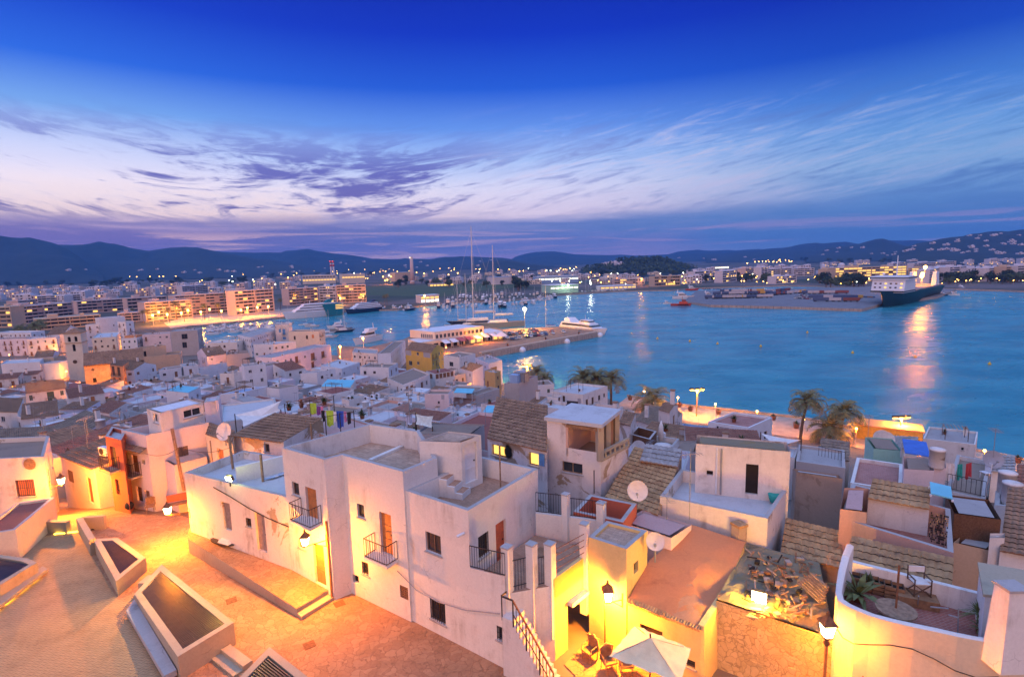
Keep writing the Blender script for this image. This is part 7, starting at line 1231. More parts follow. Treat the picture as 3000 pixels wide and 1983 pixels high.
def shed(label,cr,x0,y0,x1,y1,yb,wm,dep=30,name='warehouse',strips=(),cat='warehouse',roof='awning_white'):
 D=at(cr((x0+x1)/2,yb),1.6).y;p0,p1=aty(cr(x0,y0),D),aty(cr(x1,y1),D*1.02);fr=Frame(p0,p1);zt=(p0.z+p1.z)/2;r=thing(name,label,cat,fr.P(fr.ln/2,1.6,-dep/2));m=MB();fr.bx(m,0,fr.ln,-1,zt,-dep,0,wm);obj('wall',m,r);m=MB();fr.bx(m,-.5,fr.ln+.5,zt,zt+.6,-dep,.5,roof);obj('roof',m,r)
 for a,b,mt in strips:
  k=max(4,int(fr.ln/7));
  for i in range(k):m=MB();u=fr.ln*(i+.5)/k;w=fr.ln/k*.38;fr.bx(m,u-w,u+w,1.6+(zt-1.6)*a,1.6+(zt-1.6)*b,0,.15,mt);obj('window',m,r)
 return r
shed('yellowish factory hall with two window rows below the twin chimneys',F7,428,497,735,490,575,'cream',strips=((.72,.85,'glass_dark'),(.38,.5,'lit_yellow')));shed('yellowish factory hall right of the twin chimneys',F7,795,487,1006,480,572,'cream',strips=((.6,.72,'lit_yellow'),))
shed('tan power station hall beside the tall chimney',F7,1288,470,1440,468,552,'tan',cat='power station',name='power_station');shed('long blue roofed store on the far shore',C1,1100,545,1280,540,612,'apart_pale',roof='bluewash');shed('blue store with lit shop signs',C1,1500,540,1880,532,600,'bluewash',strips=((.5,.7,'lit_white'),));shed('boatyard hall with green glow painted into its walls among the yachts',C1,1620,620,1880,612,690,'mintwall',strips=((.55,.7,'lit_white'),))  # boatyard hall: green light is put into its wall colour
shed('glassy marina clubhouse full of yellow light',F7,1525,690,1695,672,752,'apart_pale',14,strips=((.12,.42,'lit_white'),(.6,.8,'lit_yellow')));shed('low orange lit roadside restaurant',F7,1610,575,1830,570,596,'tan',12,strips=((.1,.7,'lit_yellow'),));shed('long low white quay shed left of the cargo dock',C1,2090,632,2372,618,655,'apart_pale',16);shed('low quay building with lit windows on the far shore',C2,820,630,1150,622,660,'apart_pale',14,strips=((.4,.7,'lit_yellow'),));shed('bright low pavilion on the hillside road',C2,1880,445,2010,448,466,'apart_pale',14,strips=((.2,.8,'lit_white'),));shed('roadside hall with an orange glowing wall',C1,2215,545,2325,545,565,'glow_orange',12)  # roadside hall: glow is put into the wall itself, no lamp there
def stack(label,cr,x,yt,yb,w,mat,bands=None,red=False):
 D=at(cr(x,yb),1.6).y;b,t=aty(cr(x,yb),D),aty(cr(x,yt),D);r=thing('chimney',label,'chimney',b);W_=w/3.1627*D/FPX;m=MB();m.lathe((b.x,b.y,0),[(W_*.75,0),(W_*.5,(t.z)*.45),(W_*.42,t.z)],mat,14);obj('shaft',m,r)
 if bands:
  for f in bands:m=MB();m.lathe((b.x,b.y,t.z*f),[(W_*.56,0),(W_*.52,t.z*.09)],'hull_red',14);obj('band',m,r)
 m=MB();m.ball((b.x-W_*.3,b.y-W_*.5,t.z*.98),W_*.14,'lamp_red' if red else 'lit_white',6);obj('warning_light',m,r)
stack('tall grey chimney beside the power station',F7,1450,326,552,34,'apart');stack('left of the two red and white banded chimneys',F7,704,360,560,17,'apart_pale',(.74,.9),True);stack('right of the two red and white banded chimneys',F7,728,360,560,17,'apart_pale',(.74,.9),True)
for k,(x,y,w)in enumerate(((345,605,45),(520,600,55),(590,600,50),(655,598,55))):p=at(C1(x,y),1.6);rr=w/3.1627*p.y/FPX/2;m=MB();m.lathe(p,[(rr,0),(rr,rr*1.1),(rr*.9,rr*1.2),(.1,rr*1.35)],'apart',16);o=obj('storage_tank',m);tag(o,'pale round storage tank in the fuel depot','tank','storage tanks of the fuel depot')
for k,(x,y,w,lab)in enumerate(((680,440,60,'bigger white dome behind the lit hotel'),(510,445,42,'smaller white dome left of the bigger one'))):p=aty(C3(x,y),1500);rr=w/3.1627*1500/FPX/2;m=MB();m.lathe((p.x,p.y,p.z),[(rr*math.cos(t),rr*math.sin(t))for t in [RAD(a_)for a_ in (0,20,40,60,75,89)]],'apart_pale',14);m.lathe((p.x,p.y,0),[(rr,0),(rr,p.z)],'apart_pale',14);o=obj('dome',m);tag(o,lab,'dome')
# --- ordinary buildings of the far town, standing where the photo shows roofs
def block(label,seed,wm,w,d,h,group,lit=.1,name='far_building'):
 rg=random.Random(seed);m=MB();st=max(1,int(h/3));m.box((0,0,h/2),(w,d,h),wm);m.box((w*.2,0,h+.8),(w*.3,d*.4,1.6),wm)
 r=obj(name,m,None,None,(0,0,0));tag(r,label,'building',group);n=max(2,int(w/4))
 for k in range(st):
  for i in range(n):
   if rg.random()<.15:continue
   for sgn in (-1,):
    g=MB();x=-w/2+w*(i+.5)/n;z=(k+.5)*h/st;g.box((x,-d/2-.06,z),(w/n*.55,.12,h/st*.5),rg.choice(['lit_yellow','lit_warm'])if rg.random()<lit else 'glass_dark');o=obj('window',g);o.parent=r;o.location=(0,0,0);
    me=o.data;org=ORG[o.name]
    for v_ in me.vertices:v_.co+=org
 return r
BL_=[block('pale building among many in the far left town',1,'apart_pale',20,14,13,'buildings of the far left town'),block('white low building among many in the far left town',2,'apart_pale',16,12,8,'buildings of the far left town',.05),block('pink building among many in the far left town',3,'apart',18,12,11,'buildings of the far left town')]
BC_=[block('pale building in the far town beyond the marina',4,'apart_pale',18,12,11,'buildings of the far town beyond the marina',.12),block('cream building in the far town beyond the marina',5,'cream',22,12,8,'buildings of the far town beyond the marina',.2),block('low grey building in the far town beyond the marina',6,'greywall',26,14,7,'buildings of the far town beyond the marina',.12)]
BR_=[block('white building in the far town on the right shore',7,'apart_pale',22,13,14,'buildings of the far right town',.1),block('low white building in the far town on the right shore',8,'apart_pale',16,12,8,'buildings of the far right town',.1)]
VI_=[block('white villa on the distant hillside',9,'apart_pale',11,8,4,'villas on the distant hills',.25,'hill_villa')]
rg=random.Random(4);done=set()
def scatter(prs,cr,x0,x1,y0,y1,n,sc=(.8,1.3)):
 for _ in range(n):
  p=at(cr(rg.uniform(x0,x1),rg.uniform(y0,y1)),1.6);pr_=rg.choice(prs);s=rg.uniform(*sc);rz=rg.uniform(-.35,.35)
  if pr_ not in done:done.add(pr_);pr_.location=p;pr_.rotation_euler.z=rz;pr_.scale=(s,s,s)
  else:dup(pr_,p,rz,s)
for a in ((BL_,F6,-40,1050,650,780,36),(BL_,F6,0,1700,612,690,36),(BL_,F6,1000,2372,600,690,28),(BL_,F7,0,420,520,620,16),(BC_,F7,50,1300,490,560,18),(BC_,C1,350,2372,540,610,34),(BC_,C1,900,1900,480,530,26),(BC_,C2,600,1700,535,620,20),(BR_,C2,1650,2372,470,560,22),(BR_,C3,0,700,440,520,20),(BR_,C3,1400,2372,395,440,26),(BR_,C3,400,1500,410,440,12)):scatter(*a)
def hillz(x,y):
 dg=bpy.context.evaluated_depsgraph_get();hit,loc,*_=S.ray_cast(dg,Vector((x,y,900)),Vector((0,0,-1)));return loc.z if hit else 2
def onhill(c):
 dg=bpy.context.evaluated_depsgraph_get();hit,loc,*_=S.ray_cast(dg,Vector((0,0,CAMH))+ray(*c)*900,ray(*c));return loc if hit else None
bpy.context.view_layer.update();dgr=bpy.context.evaluated_depsgraph_get();VP=[]
for cr,x0,x1,y0,y1,n in ((C3,1500,2372,130,340,40),(C3,500,1400,260,350,14),(C2,850,1010,405,450,8),(F6,1250,2200,440,480,9),(F7,600,1300,370,440,6),(F7,1300,2372,355,440,9),(F7,0,420,415,480,10),(F6,600,800,445,455,3),(C2,1500,2372,355,400,6)):
 for _ in range(n):
  c=cr(rg.uniform(x0,x1),rg.uniform(y0,y1));hit,loc,nn_,ix,ob,mt=S.ray_cast(dgr,Vector((0,0,CAMH))+ray(*c)*700,ray(*c).normalized())
  if hit and ob.name.startswith('hills'):VP.append(loc.copy())
for p in VP:
 s=rg.uniform(.8,1.5)*(1+p.y/7000)
 if 'v' not in done:done.add('v');VI_[0].location=p-Vector((0,0,1));VI_[0].scale=(s,s,s)
 else:dup(VI_[0],p-Vector((0,0,1)),rg.uniform(-.5,.5),s)
 # --- lamps of the far shore
def far_lamp(label,mat,group):
 r=thing('street_lamp',label,'street lamp',(0,0,0),group);m=MB();m.tube([(0,0,0),(0,0,9)],.12,'mast',5);obj('pole',m,r);m=MB();m.ball((0,0,9.4),.75,mat,5);obj('lamp_glass',m,r);return r
fl_o=far_lamp('orange street lamp on the far shore','lamp_sodium','orange street lamps on the far shore');fl_w=far_lamp('white lamp on the far shore','lamp_white','white lamps on the far shore');usedl=set()
def put_lamp(pr_,p,s):
 if pr_ not in usedl:usedl.add(pr_);pr_.location=p;pr_.scale=(s,s,s)
 else:dup(pr_,p,0,s)
LM=[(F6,25,560),(F6,170,558),(F6,295,556),(F6,418,556),(F6,1100,530),(F6,1205,530),(F6,1272,530),(F6,1393,528),(F6,1480,530),(F6,1517,528),(F6,1633,525),(F6,1805,475),(F6,1930,470),(F6,2055,468),(F6,2190,470),(F7,183,615),(F7,1180,545),(F7,1252,542),(F7,1425,530),(F7,1560,515),(F7,1785,525),(F7,1870,512),(F7,1200,580),(F7,860,455),(F7,1010,455),(C1,1635,615),(C1,1713,615),(C1,1795,615),(C1,1990,615),(C2,715,510),(C2,830,508),(C2,1228,500),(C2,1275,500),(C2,1347,495),(C2,1575,485),(C2,2180,450),(C2,2250,430),(C2,2285,428),(C2,2320,425),(C2,2350,425)]
for cr,x,y in LM:p=at(cr(x,y+12),1.6);put_lamp(fl_o if (x,y)[1]!=615 else fl_w,p,min(max(p.y/1000,.5),1.9))
for cr,x0,x1,y0,y1,n,f in ((C1,0,1900,480,540,34,.8),(C2,600,1700,540,640,34,.75),(C2,1600,2372,540,630,26,.8),(C3,0,940,560,640,34,.9),(C3,1500,2372,590,630,20,.9),(C3,0,230,405,440,16,1),(C3,1240,1850,375,400,30,1),(F7,50,1300,470,560,26,.85),(F6,1850,2372,490,600,16,.3),(C1,1080,1240,415,450,8,1),(C1,1550,1860,500,530,10,.6)):
 for _ in range(n):p=at(cr(rg.uniform(x0,x1),rg.uniform(y0,y1)),1.6);s=p.y/1000*rg.uniform(.5,1.0);put_lamp(fl_o if rg.random()<f else fl_w,p,min(max(s,.35),1.6))
for k,(cr,x,y)in enumerate(((F6,1425,960),(F6,1560,950),(F6,1690,935),(F6,1870,925),(F6,2060,915),(F6,2240,905),(F6,2300,880),(F7,120,868),(F7,20,875),(F7,785,775),(F7,920,745),(F7,1000,755),(F6,1480,925),(F6,1750,905),(F6,1950,895))):
 p=at(cr(x,y),1.65);mast_lamp('glowing orange lamp on the left marina promenade',p,8,6500,(1.0,.32,.02),'lamp_sodium',.8,'orange lamps of the left marina promenade')
for k,(cr,x,y,w)in enumerate(((C3,1390,470,12000),(C2,520,690,1300),(C2,730,670,1300),(C3,1520,700,9000),(C2,1200,620,9000),(C1,460,810,6000),(F7,1220,580,30000),(F7,1450,540,30000))):p=at(cr(x,y),1.6);mast_lamp('strong lamp lighting the far shore',p,10,w,SODIUM if k not in (1,2)else (.9,1,.7),'lamp_sodium' if k not in (1,2)else 'lamp_white',1.0,'strong lamps on the far shore')
# ==== TREES
def palm(label,h,R,n=28,seed=1,droop=1.0,group=None,dry=.15,lean=0.0,lf=11):
 rg=random.Random(seed);r=thing('palm_tree',label,'palm tree',(0,0,0),group);m=MB();K=9;tw=max(.16,R*.06);m.tube([(lean*(k/K)**2,0,h*k/K)for k in range(K+1)],[tw*(1.5 if k==0 else 1.05-.25*k/K)*(1+.10*(k%2))for k in range(K+1)],'trunk',9);m.lathe((lean,0,h-R*.12),[(tw*.9,0),(tw*1.9,R*.08),(tw*1.2,R*.2)],'palm_dry',9);obj('trunk',m,r)
 m=MB();top=Vector((lean,0,h))
 for k in range(n):
  a=2.4*k+rg.uniform(-.2,.2);e0=RAD(82)*(1-(k/n)**.8)-RAD(18)*(k/n)+rg.uniform(-.12,.12);L=R*rg.uniform(.85,1.12);mat='palm_dry' if (k>n*.8 and rg.random()<dry*3)else 'palm_leaf'
  d=Vector((math.cos(a),math.sin(a),0));s=Vector((-math.sin(a),math.cos(a),0));p=top.copy();el=e0;pts=[p.copy()];S_=7
  for i in range(S_):p=p+(d*math.cos(el)+Vector((0,0,math.sin(el))))*(L/S_);el-=(.16+.085*i*droop)*(1.0 if e0>0 else .5);pts.append(p.copy())
  for i in range(S_):m.bar(pts[i],pts[i+1],R*.012,R*.010,'palm_dry')if i<5 else None
  for j in range(lf):
   t=.12+.88*j/lf;q=t*S_;i=min(int(q),S_-1);c=pts[i].lerp(pts[i+1],q-i);tg=(pts[i+1]-pts[i]).normalized();ll=R*(.26*math.sin(math.pi*min(1,t*.85+.12))+.05)*rg.uniform(.8,1.15);w=R*.028
   for sg in (-1,1):o=(s*sg*.82+tg*.55+Vector((0,0,-.22*droop+rg.uniform(-.1,.12))))*ll;m.add([c-tg*w,c+tg*w,c+o*.6+tg*w*.8,c+o,c+o*.6-tg*w*.8],[(0,1,2,3,4)],mat)
 obj('crown',m,r);return r
def palm_at(label,cr,base,crown,Rpx,zb,seed,group=None,n=28,droop=1.0,lean=0.0):
 b=at(cr(*base),zb);s={M5:3.3886}.get(cr,3.70625);h=aty(cr(*crown),b.y).z-zb;R=Rpx*1.35/s*b.y/FPX;t=palm(label,h,R,n,seed,droop,group,lean=lean);t.location=b;return t
palm_at('tallest palm on the promenade with a bare leaning trunk',M5,(150,740),(188,335),185,Q,1,lean=1.2);palm_at('windswept palm right of the tallest palm',M5,(545,690),(560,440),200,Q,2,droop=1.15,lean=.6);palm_at('low bushy palm between the two tall palms',M5,(440,730),(440,610),210,Q,3,droop=.8);palm_at('bushy palm beside the promenade in the centre right',M4,(778,560),(778,440),200,Q,4,droop=.7)
for k,(x,y,lb)in enumerate(((30,215,'left palm of the row behind the big flat white house'),(180,225,'middle palm of the row behind the big flat white house'),(335,235,'right palm of the row behind the big flat white house'))):palm_at(lb,M4,(x,y+330),(x,y),165,Q,5+k,droop=.8)
palm_at('palm lit yellow beside the pier root floodlight',M3,(1600,850),(1600,705),125,Q,9,droop=1.0);palm_at('low palm right of the yellow lit palm',M3,(1700,900),(1695,770),110,Q,10)
G_='palms behind the left balcony houses'
for k,(x,y,lb)in enumerate(((240,235,'leftmost palm behind the left balcony houses'),(395,205,'middle palm behind the left balcony houses'),(450,180,'taller palm behind the left balcony houses'))):palm_at(lb,M1,(x,y+130),(x,y),75,3,20+k,G_,30)
pq=palm('palm on the left marina promenade',11,4.2,26,40,.9,'palms of the left marina promenade',lf=8);first_=True
for cr,x,y,s in ((F6,1235,900,.8),(F6,1370,930,.9),(F6,1640,905,1.3),(F6,1570,930,1.0),(F6,1710,925,.9),(F6,2030,880,1.0),(F6,2125,850,1.7),(F6,2240,850,1.3),(F6,1900,905,1.1),(F7,60,830,1.2),(F7,230,820,1.0),(F7,450,800,.8),(F7,1010,770,.9),(F7,1190,775,.9),(F7,1215,775,1.0),(F6,1330,940,.9),(F7,850,750,.8)):
 p=at(cr(x,y),1.6)
 if first_:first_=False;put(pq,p,.4);pq.scale=(s,s,s)
 else:dup(pq,p,random.uniform(0,6),s)
def leaf_tree(label,h,R,n,seed,mat,group):
 rg=random.Random(seed);r=thing('tree',label,'tree',(0,0,0),group);m=MB();m.tube([(0,0,0),(0,0,h*.4),(R*.1,0,h*.7)],[R*.10,R*.08,R*.03],'trunk',6);[m.tube([(0,0,h*.35),(math.cos(a)*R*.5,math.sin(a)*R*.5,h*.65)],[R*.05,R*.02],'trunk',5)for a in (0,2.1,4.2)];obj('trunk',m,r);m=MB()
 lob=[(Vector((rg.uniform(-.55,.55)*R,rg.uniform(-.55,.55)*R,h*.62+rg.uniform(-.22,.3)*h)),R*rg.uniform(.35,.55))for _ in range(7)]
 for _ in range(n):
  c,q=rg.choice(lob);d=Vector((rg.gauss(0,1),rg.gauss(0,1),rg.gauss(0,.8))).normalized()*q*rg.uniform(.6,1.05);p=c+d;s=R*rg.uniform(.07,.16);u=Vector((rg.gauss(0,1),rg.gauss(0,1),rg.gauss(0,1))).normalized();v_=u.cross(d).normalized();m.add([p-u*s,p+v_*s*.7,p+u*s,p-v_*s*.7],[(0,1,2,3)],mat)
 obj('crown',m,r);return r
T1=[leaf_tree('dark tree among the far shore buildings',9,5,420,1,'leaf_dark','trees of the far shore'),leaf_tree('bushy tree among the far shore buildings',7,5,420,2,'leaf','trees of the far shore')];rg=random.Random(6);td=set()
for cr,x0,x1,y0,y1,n in ((F6,0,2300,555,610,55),(F7,0,1100,450,520,26),(C1,200,1500,590,640,22),(C2,1650,2372,560,600,22),(C3,450,900,590,640,26),(C3,1500,2372,570,612,46),(C3,200,1400,345,420,40),(C2,600,1700,515,545,30),(C1,1300,1420,620,690,8)):
 for _ in range(n):
  p=at(cr(rg.uniform(x0,x1),rg.uniform(y0,y1)),1.5);t=rg.choice(T1);s=rg.uniform(.8,1.5)*(1+p.y/3000)
  if t not in td:td.add(t);t.location=p;t.scale=(s,s,s*.9)
  else:dup(t,p,rg.uniform(0,6),s)
bpy.context.view_layer.update();dgr=bpy.context.evaluated_depsgraph_get();m=MB()
for _ in range(1500):
 c=C2(rg.uniform(580,1820),rg.uniform(355,520));hit,loc,nn_,ix,ob,mt=S.ray_cast(dgr,Vector((0,0,CAMH))+ray(*c)*700,ray(*c).normalized())
 if not hit or not ob.name.startswith('hills')or loc.y>1750:continue
 R=rg.uniform(3,6.5);hh=rg.uniform(4,10);col=rg.choice(['leaf_dark','leaf_dark','leaf'])
 for _k in range(9):p=loc+Vector((rg.uniform(-R,R)*.7,rg.uniform(-R,R)*.7,hh*rg.uniform(.4,1.1)));s=R*rg.uniform(.3,.55);u=Vector((rg.gauss(0,1),rg.gauss(0,1),rg.gauss(0,.6))).normalized();w=u.orthogonal().normalized();m.add([p-u*s,p+w*s,p+u*s,p-w*s],[(0,1,2,3)],col)
if m.v:struct('pine_wood',m,'stuff')
# ==== THINGS ON THE ROOFS
def dish(label,c,R,aim=(-.3,-1,.35),mat='dish',stand=.6):
 c=Vector(c);a=Vector(aim).normalized();rot=a.to_track_quat('Z','Y').to_matrix();r=thing('satellite_dish',label,'satellite dish',c-Vector((0,0,stand)),'satellite dishes on the roofs');m=MB();P_=[(.02,0),(R*.35,R*.02),(R*.7,R*.09),(R,R*.19)];n=20
 vs=[c+rot@Vector((q*math.cos(2*math.pi*k/n),q*math.sin(2*math.pi*k/n),z))for q,z in P_ for k in range(n)];m.add(vs,[(i*n+k,i*n+(k+1)%n,(i+1)*n+(k+1)%n,(i+1)*n+k)for i in range(3)for k in range(n)],mat,True);obj('reflector',m,r)
 m=MB();m.tube([c-Vector((0,0,stand)),c-Vector((0,0,R*.3)),c-a*.05],.03+R*.02,'grey_metal',6);obj('stand',m,r);m=MB();f=c+a*R*1.1-Vector((0,0,R*.25));m.bar(c-Vector((0,0,R*.8))*1+a*R*.2,f,.025,.025,'grey_metal');m.box(f,(.1,.1,.1),'grey_metal');obj('feed_arm',m,r)
for cr,x,y,z,R,lab,mat in ((R4,505,540,34.2,.52,'big pinkish dish standing over the golden tiled roof','dish'),(R4,602,818,33.6,.40,'dish glowing yellow above the orange roof','dish'),(R1,1240,215,35.0,.62,'cream dish on the tile roof by the lamp post','dish'),(M4,635,965,31.5,.55,'pale dish on the wall under the reed mats','dish'),(M5,2060,900,31.9,.6,'dark dish on the little corrugated house at the right','dish_dark'),(M5,960,690,30.6,.7,'white dish left of the pair behind the corrugated shed','dish'),(M5,1000,700,30.6,.65,'white dish right of the pair behind the corrugated shed','dish')):dish(lab,at(cr(x,y),z),R,mat=mat,stand=1.0)
for cr,x,y,sh_,lab in ((M3,550,900,'the cyan awning terrace','pale blue dish left of the cyan awning'),(M3,290,905,'the sunny deck house','dish on the sunny deck house wall'),(M3,745,1080,'the pink gable wall','dish right of the tall pink wall'),(M1,1275,1000,'the wine tile house','round dish under the dark pergola')):
 d_=HOUSES[sh_];p=aty(cr(x,y),d_['c'].y-3);dish(lab,p,24/3.7*p.y/FPX,stand=1.2,mat='dish_dark')
def post(label,cr,x,y,z,h,w=.07,mat='wood',name='pole',cat='pole',lean=(0,0)):p=at(cr(x,y),z);m=MB();m.tube([p,p+Vector((lean[0],lean[1],h))],w,mat,7);o=obj(name,m);tag(o,label,cat);return o
post('leaning wooden utility pole beside the vaulted annex',R1,1015,540,30.4,4.6,.11,'wood_old','utility_pole','utility pole',(-.35,0));post('wooden pole on the low house roof by the dish house',R1,1285,420,33.4,2.2,.08,'wood_old',lean=(-.05,0));post('yellow wooden post on the low house roof terrace',R2,510,490,33.3,1.7,.08,'wood_old');post('thin pole fixed to the low house front',R1,1200,650,29.9,4.9,.04,'wood_old');post('yellow post behind the tall white house',R2,780,265,33.6,1.3,.07,'wood_old');post('thin wooden pole on the lower roof terrace',R3,690,520,34.7,2.2,.04,'wood_old');post('dark iron post behind the pillared fence',R3,1206,555,33.6,1.3,.03,'iron')
lp_=at(R1(1010,545),30.6)
w_=Vector((*K0,0))+Vector((.1,-.05,31.6));wall_lantern('lit lantern on the end of the long low house above the street',w_+Vector((-1.15,-.3,.15)),w_,1000);pl=at(R1(310,520),30.2);w_=at(R1(268,470),31.6);wall_lantern('lit lantern at the corner of the round window house',at(R1(335,470),31.6),w_,1700);
w_=at(R1(425,320),29.5);wall_lantern('lit lantern hanging in the lane beside the pink house',at(R1(375,325),29.6),w_,900);wall_lantern('lit lantern further down the yellow lane',at(R1(455,395),28.5),at(R1(475,395),28.5),700);wall_lantern('small lit lamp on the yellow lane house',at(R1(575,470),30.0),at(R1(600,470),30.0),260,.6)
def alley(label,cr,x,y,h,power,s=1.0):q=solve(cr(x,y),h);mast_lamp(label,(q.x,q.y,q.z-h),h,power,SODIUM,'lamp_sodium',.22,'alley lamps between the old town houses','street_lamp','iron',.05)
for cr,x,y,pw in ((M1,1130,850,4200),(M1,1160,920,2600),(M1,720,700,1800),(M1,130,900,1500),(M1,100,520,1500),(M1,600,460,1500),(M1,1080,410,1800),(M1,1420,400,1800),(M2,640,400,1400),(M2,1330,350,2600),(M2,1540,540,5200),(M2,1240,690,900),(M3,1180,690,2000),(M3,620,440,1500),(R5,1180,960,500),(M1,900,1040,1600),(M1,420,1060,1400),(M2,150,700,1500),(M2,900,760,1500),(M2,1100,640,1500),(M3,560,860,1500),(M3,860,800,1500),(M2,420,860,1300),(M1,60,700,1500),(M3,1010,880,1200),(M1,1500,880,1500)):alley('alley lamp glowing between the old town houses',cr,x,y,3.2,pw)  # later entries are unseen lamps added to brighten the middle town
def cloth(label,cr,x0,y0,x1,y1,drop,z,mat,g):a,b=at(cr(x0,y0),z),at(cr(x1,y1),z);m=MB();n=6;vs=[];[vs.extend([a.lerp(b,i/n)+Vector((0,.02,0)),a.lerp(b,i/n)+Vector((.05*math.sin(i*2),.12*math.sin(i*1.9),-drop*(1+.08*math.sin(i))))])for i in range(n+1)];m.add(vs,[(2*i,2*i+1,2*i+3,2*i+2)for i in range(n)],mat,True);o=obj('laundry',m);tag(o,label,'laundry',g)
LZ_=35.2;gl='washing on the laundry terrace'
for x0,x1,y,dp,mt,lab in ((1215,1285,1040,1.1,'cloth_lime','lime green towel hanging at the left of the laundry line'),(1285,1330,1070,.9,'cloth_purple','dark purple garment next to the left lime towel'),(1330,1360,1075,.7,'cloth_pink','pink garment hanging high on the line'),(1335,1375,1120,1.1,'cloth_black','black trousers between the two lime towels'),(1390,1470,1120,1.5,'cloth_lime','large lime towel in the middle of the laundry line'),(1468,1500,1130,1.0,'cloth_white','white cloth right of the large lime towel'),(1502,1580,1125,1.6,'cloth_blue','deep blue towel on the laundry line'),(1582,1612,1130,1.0,'cloth_pink','pale pink cloth right of the blue towel'),(1616,1660,1140,1.1,'cloth_black','black garment at the right of the laundry line')):cloth(lab,M2,x0,y,x1,y+3,dp*.8,LZ_,mt,gl)
for k,(x0,y0,x1,y1)in enumerate(((940,1060,1470,970),(1380,1190,1690,1130))):a,b=at(M2(x0,y0),LZ_),at(M2(x1,y1),LZ_);m=MB();[m.tube([(q.x,q.y,33.4),(q.x,q.y,LZ_+.1)],.035,'iron',6)for q in (a,a.lerp(b,.5),b)];m.bar(a,b,.03,.03,'iron');o=obj('clothes_line',m);tag(o,['rear clothes line frame on the laundry terrace','front clothes line frame on the laundry terrace'][k],'clothes line')
for k,(x,y,lb)in enumerate(((1125,1090,'reddish bush in a pot on the laundry terrace'),(1375,1060,'small palm in a pot behind the lime towels'),(1785,1210,'spiky cactus plant at the end of the laundry terrace'),(990,1120,'potted flowers at the left of the laundry terrace'))):plant('potted_plant',lb,'potted plant',at(M2(x,y),33.6),60,.35,.75,.04,(.0,1.4),['terracotta','leaf','leaf','leaf'][k],80+k,pot=.22)
cloth('teal cloth on the sandy terrace line',M5,1715,950,1765,945,1.0,32.4,'cloth_teal','washing on the sandy terrace');cloth('dark red cloth on the sandy terrace line',M5,1800,945,1855,930,1.0,32.4,'cloth_red','washing on the sandy terrace');cloth('white sheet on the sandy terrace line',M5,1600,935,1690,945,1.1,32.4,'cloth_white','washing on the sandy terrace')
def sail(label,cr,pts,mat,name='shade_sail',cat='shade sail',poles=True):
 q=[at(cr(x,y),z)for x,y,z in pts];r=thing(name,label,cat,q[0]);m=MB();c=sum(q,Vector())/len(q)-Vector((0,0,.25));n=len(q);K=6
 for i in range(n):
  a,b=q[i],q[(i+1)%n];vs=[c]+[a.lerp(b,t/K)+(c-a.lerp(b,t/K))*(.16*math.sin(math.pi*t/K))for t in range(K+1)];m.add(vs,[(0,t+1,t+2)for t in range(K)],mat,True)
 obj('cloth',m,r)
 if poles:
  for p in q[:3]:m=MB();m.tube([(p.x,p.y,p.z-2.0),(p.x,p.y,p.z+.1)],.04,'iron',6);obj('post',m,r)
sail('large white shade sail stretched above the brown tiled roof',M2,((400,1170,34.6),(485,1300,34.3),(900,1120,34.5),(902,1015,35.2)),'canvas');sail('white shade sail beside the white promenade house',M4,((1960,810,31.5),(2120,975,31.8),(2400,885,32.2)),'canvas');sail('pale green cloth screen behind the corner house parapet',M3,((290,1155,35.0),(285,1270,34.3),(470,1310,34.2),(480,1180,35.0)),'cloth_pale','cloth_screen','cloth screen')
def canopy(label,cr,A,B,C,short,hgt,mat,name='awning'):
 z=(HOUSES[short]['zt']if short in HOUSES else short)+hgt;a,b,c=[at(cr(*q),z)for q in (A,B,C)];d=a+c-b;r=thing(name,label,'awning',a-Vector((0,0,hgt)));m=MB();m.hexa([a,b,c+Vector((0,0,.2)),d+Vector((0,0,.2))],[p+Vector((0,0,.06))for p in (a,b,c+Vector((0,0,.2)),d+Vector((0,0,.2)))],mat);obj('cloth',m,r)
 for p in (a,b,c,d):m=MB();m.tube([p-Vector((0,0,hgt)),p],.05,'frame_white',6);obj('post',m,r)
canopy('bright cyan awning over the red roof deck',M2,(1340,860),(1655,870),(1705,800),'the cyan canopy house',2.1,'awning_cyan');canopy('small cyan sheet awning behind the pink gable wall',M3,(700,930),(900,935),(930,895),'the cyan awning terrace',1.9,'awning_cyan');canopy('torn blue awning in front of the brick red deck',M3,(1020,1140),(1300,1150),(1335,1090),'the brick red deck',.25,'awning_cyan');canopy('cyan corrugated sheet leaning by the white promenade house',M4,(1610,945),(1730,965),(1790,810),'the white promenade house',-1.2,'awning_cyan');canopy('blue tarpaulin canopy beside the corrugated shed',M5,(1190,840),(1445,880),(1400,760),30.6,1.2,'canvas_blue');canopy('blue sheet roof over the netted corner of the sunken terrace',R5,(992,560),(1112,590),(1100,545),34.3,.1,'awning_cyan')
m=MB();a,b=at(R5(990,690),34.2),at(R5(1090,715),34.2);fr=Frame(a,b);rgn=random.Random(2)
for i in range(14):
 for j in range(14):
  if rgn.random()<.75:u,z=fr.ln*i/14,33.1+j*.1;fr.bx(m,u,u+fr.ln/15,z,z+.085,0,.01,rgn.choice(['darkhole','iron','wood_old']))
o=obj('camouflage_net',m);tag(o,'dark camouflage net hanging at the corner of the sunken terrace','net')
def tank(label,cr,x,y,z,R,hh):p=at(cr(x,y),z);m=MB();m.lathe(p,[(R*.94,0),(R,.1),(R,hh),(R*1.05,hh),(R*1.05,hh+.1),(R*.5,hh+.16),(.05,hh+.17)],'worn_white',18);o=obj('water_tank',m);tag(o,label,'water tank','round cement water tanks')
tank('round cement tank beside the blue tarpaulin',M5,1500,980,32.15,.42,1.15);tank('rear round tank near the right edge',M5,2190,1260,31.2,.44,1.4);tank('front round tank near the right edge',M5,2240,1340,31.2,.46,1.2)
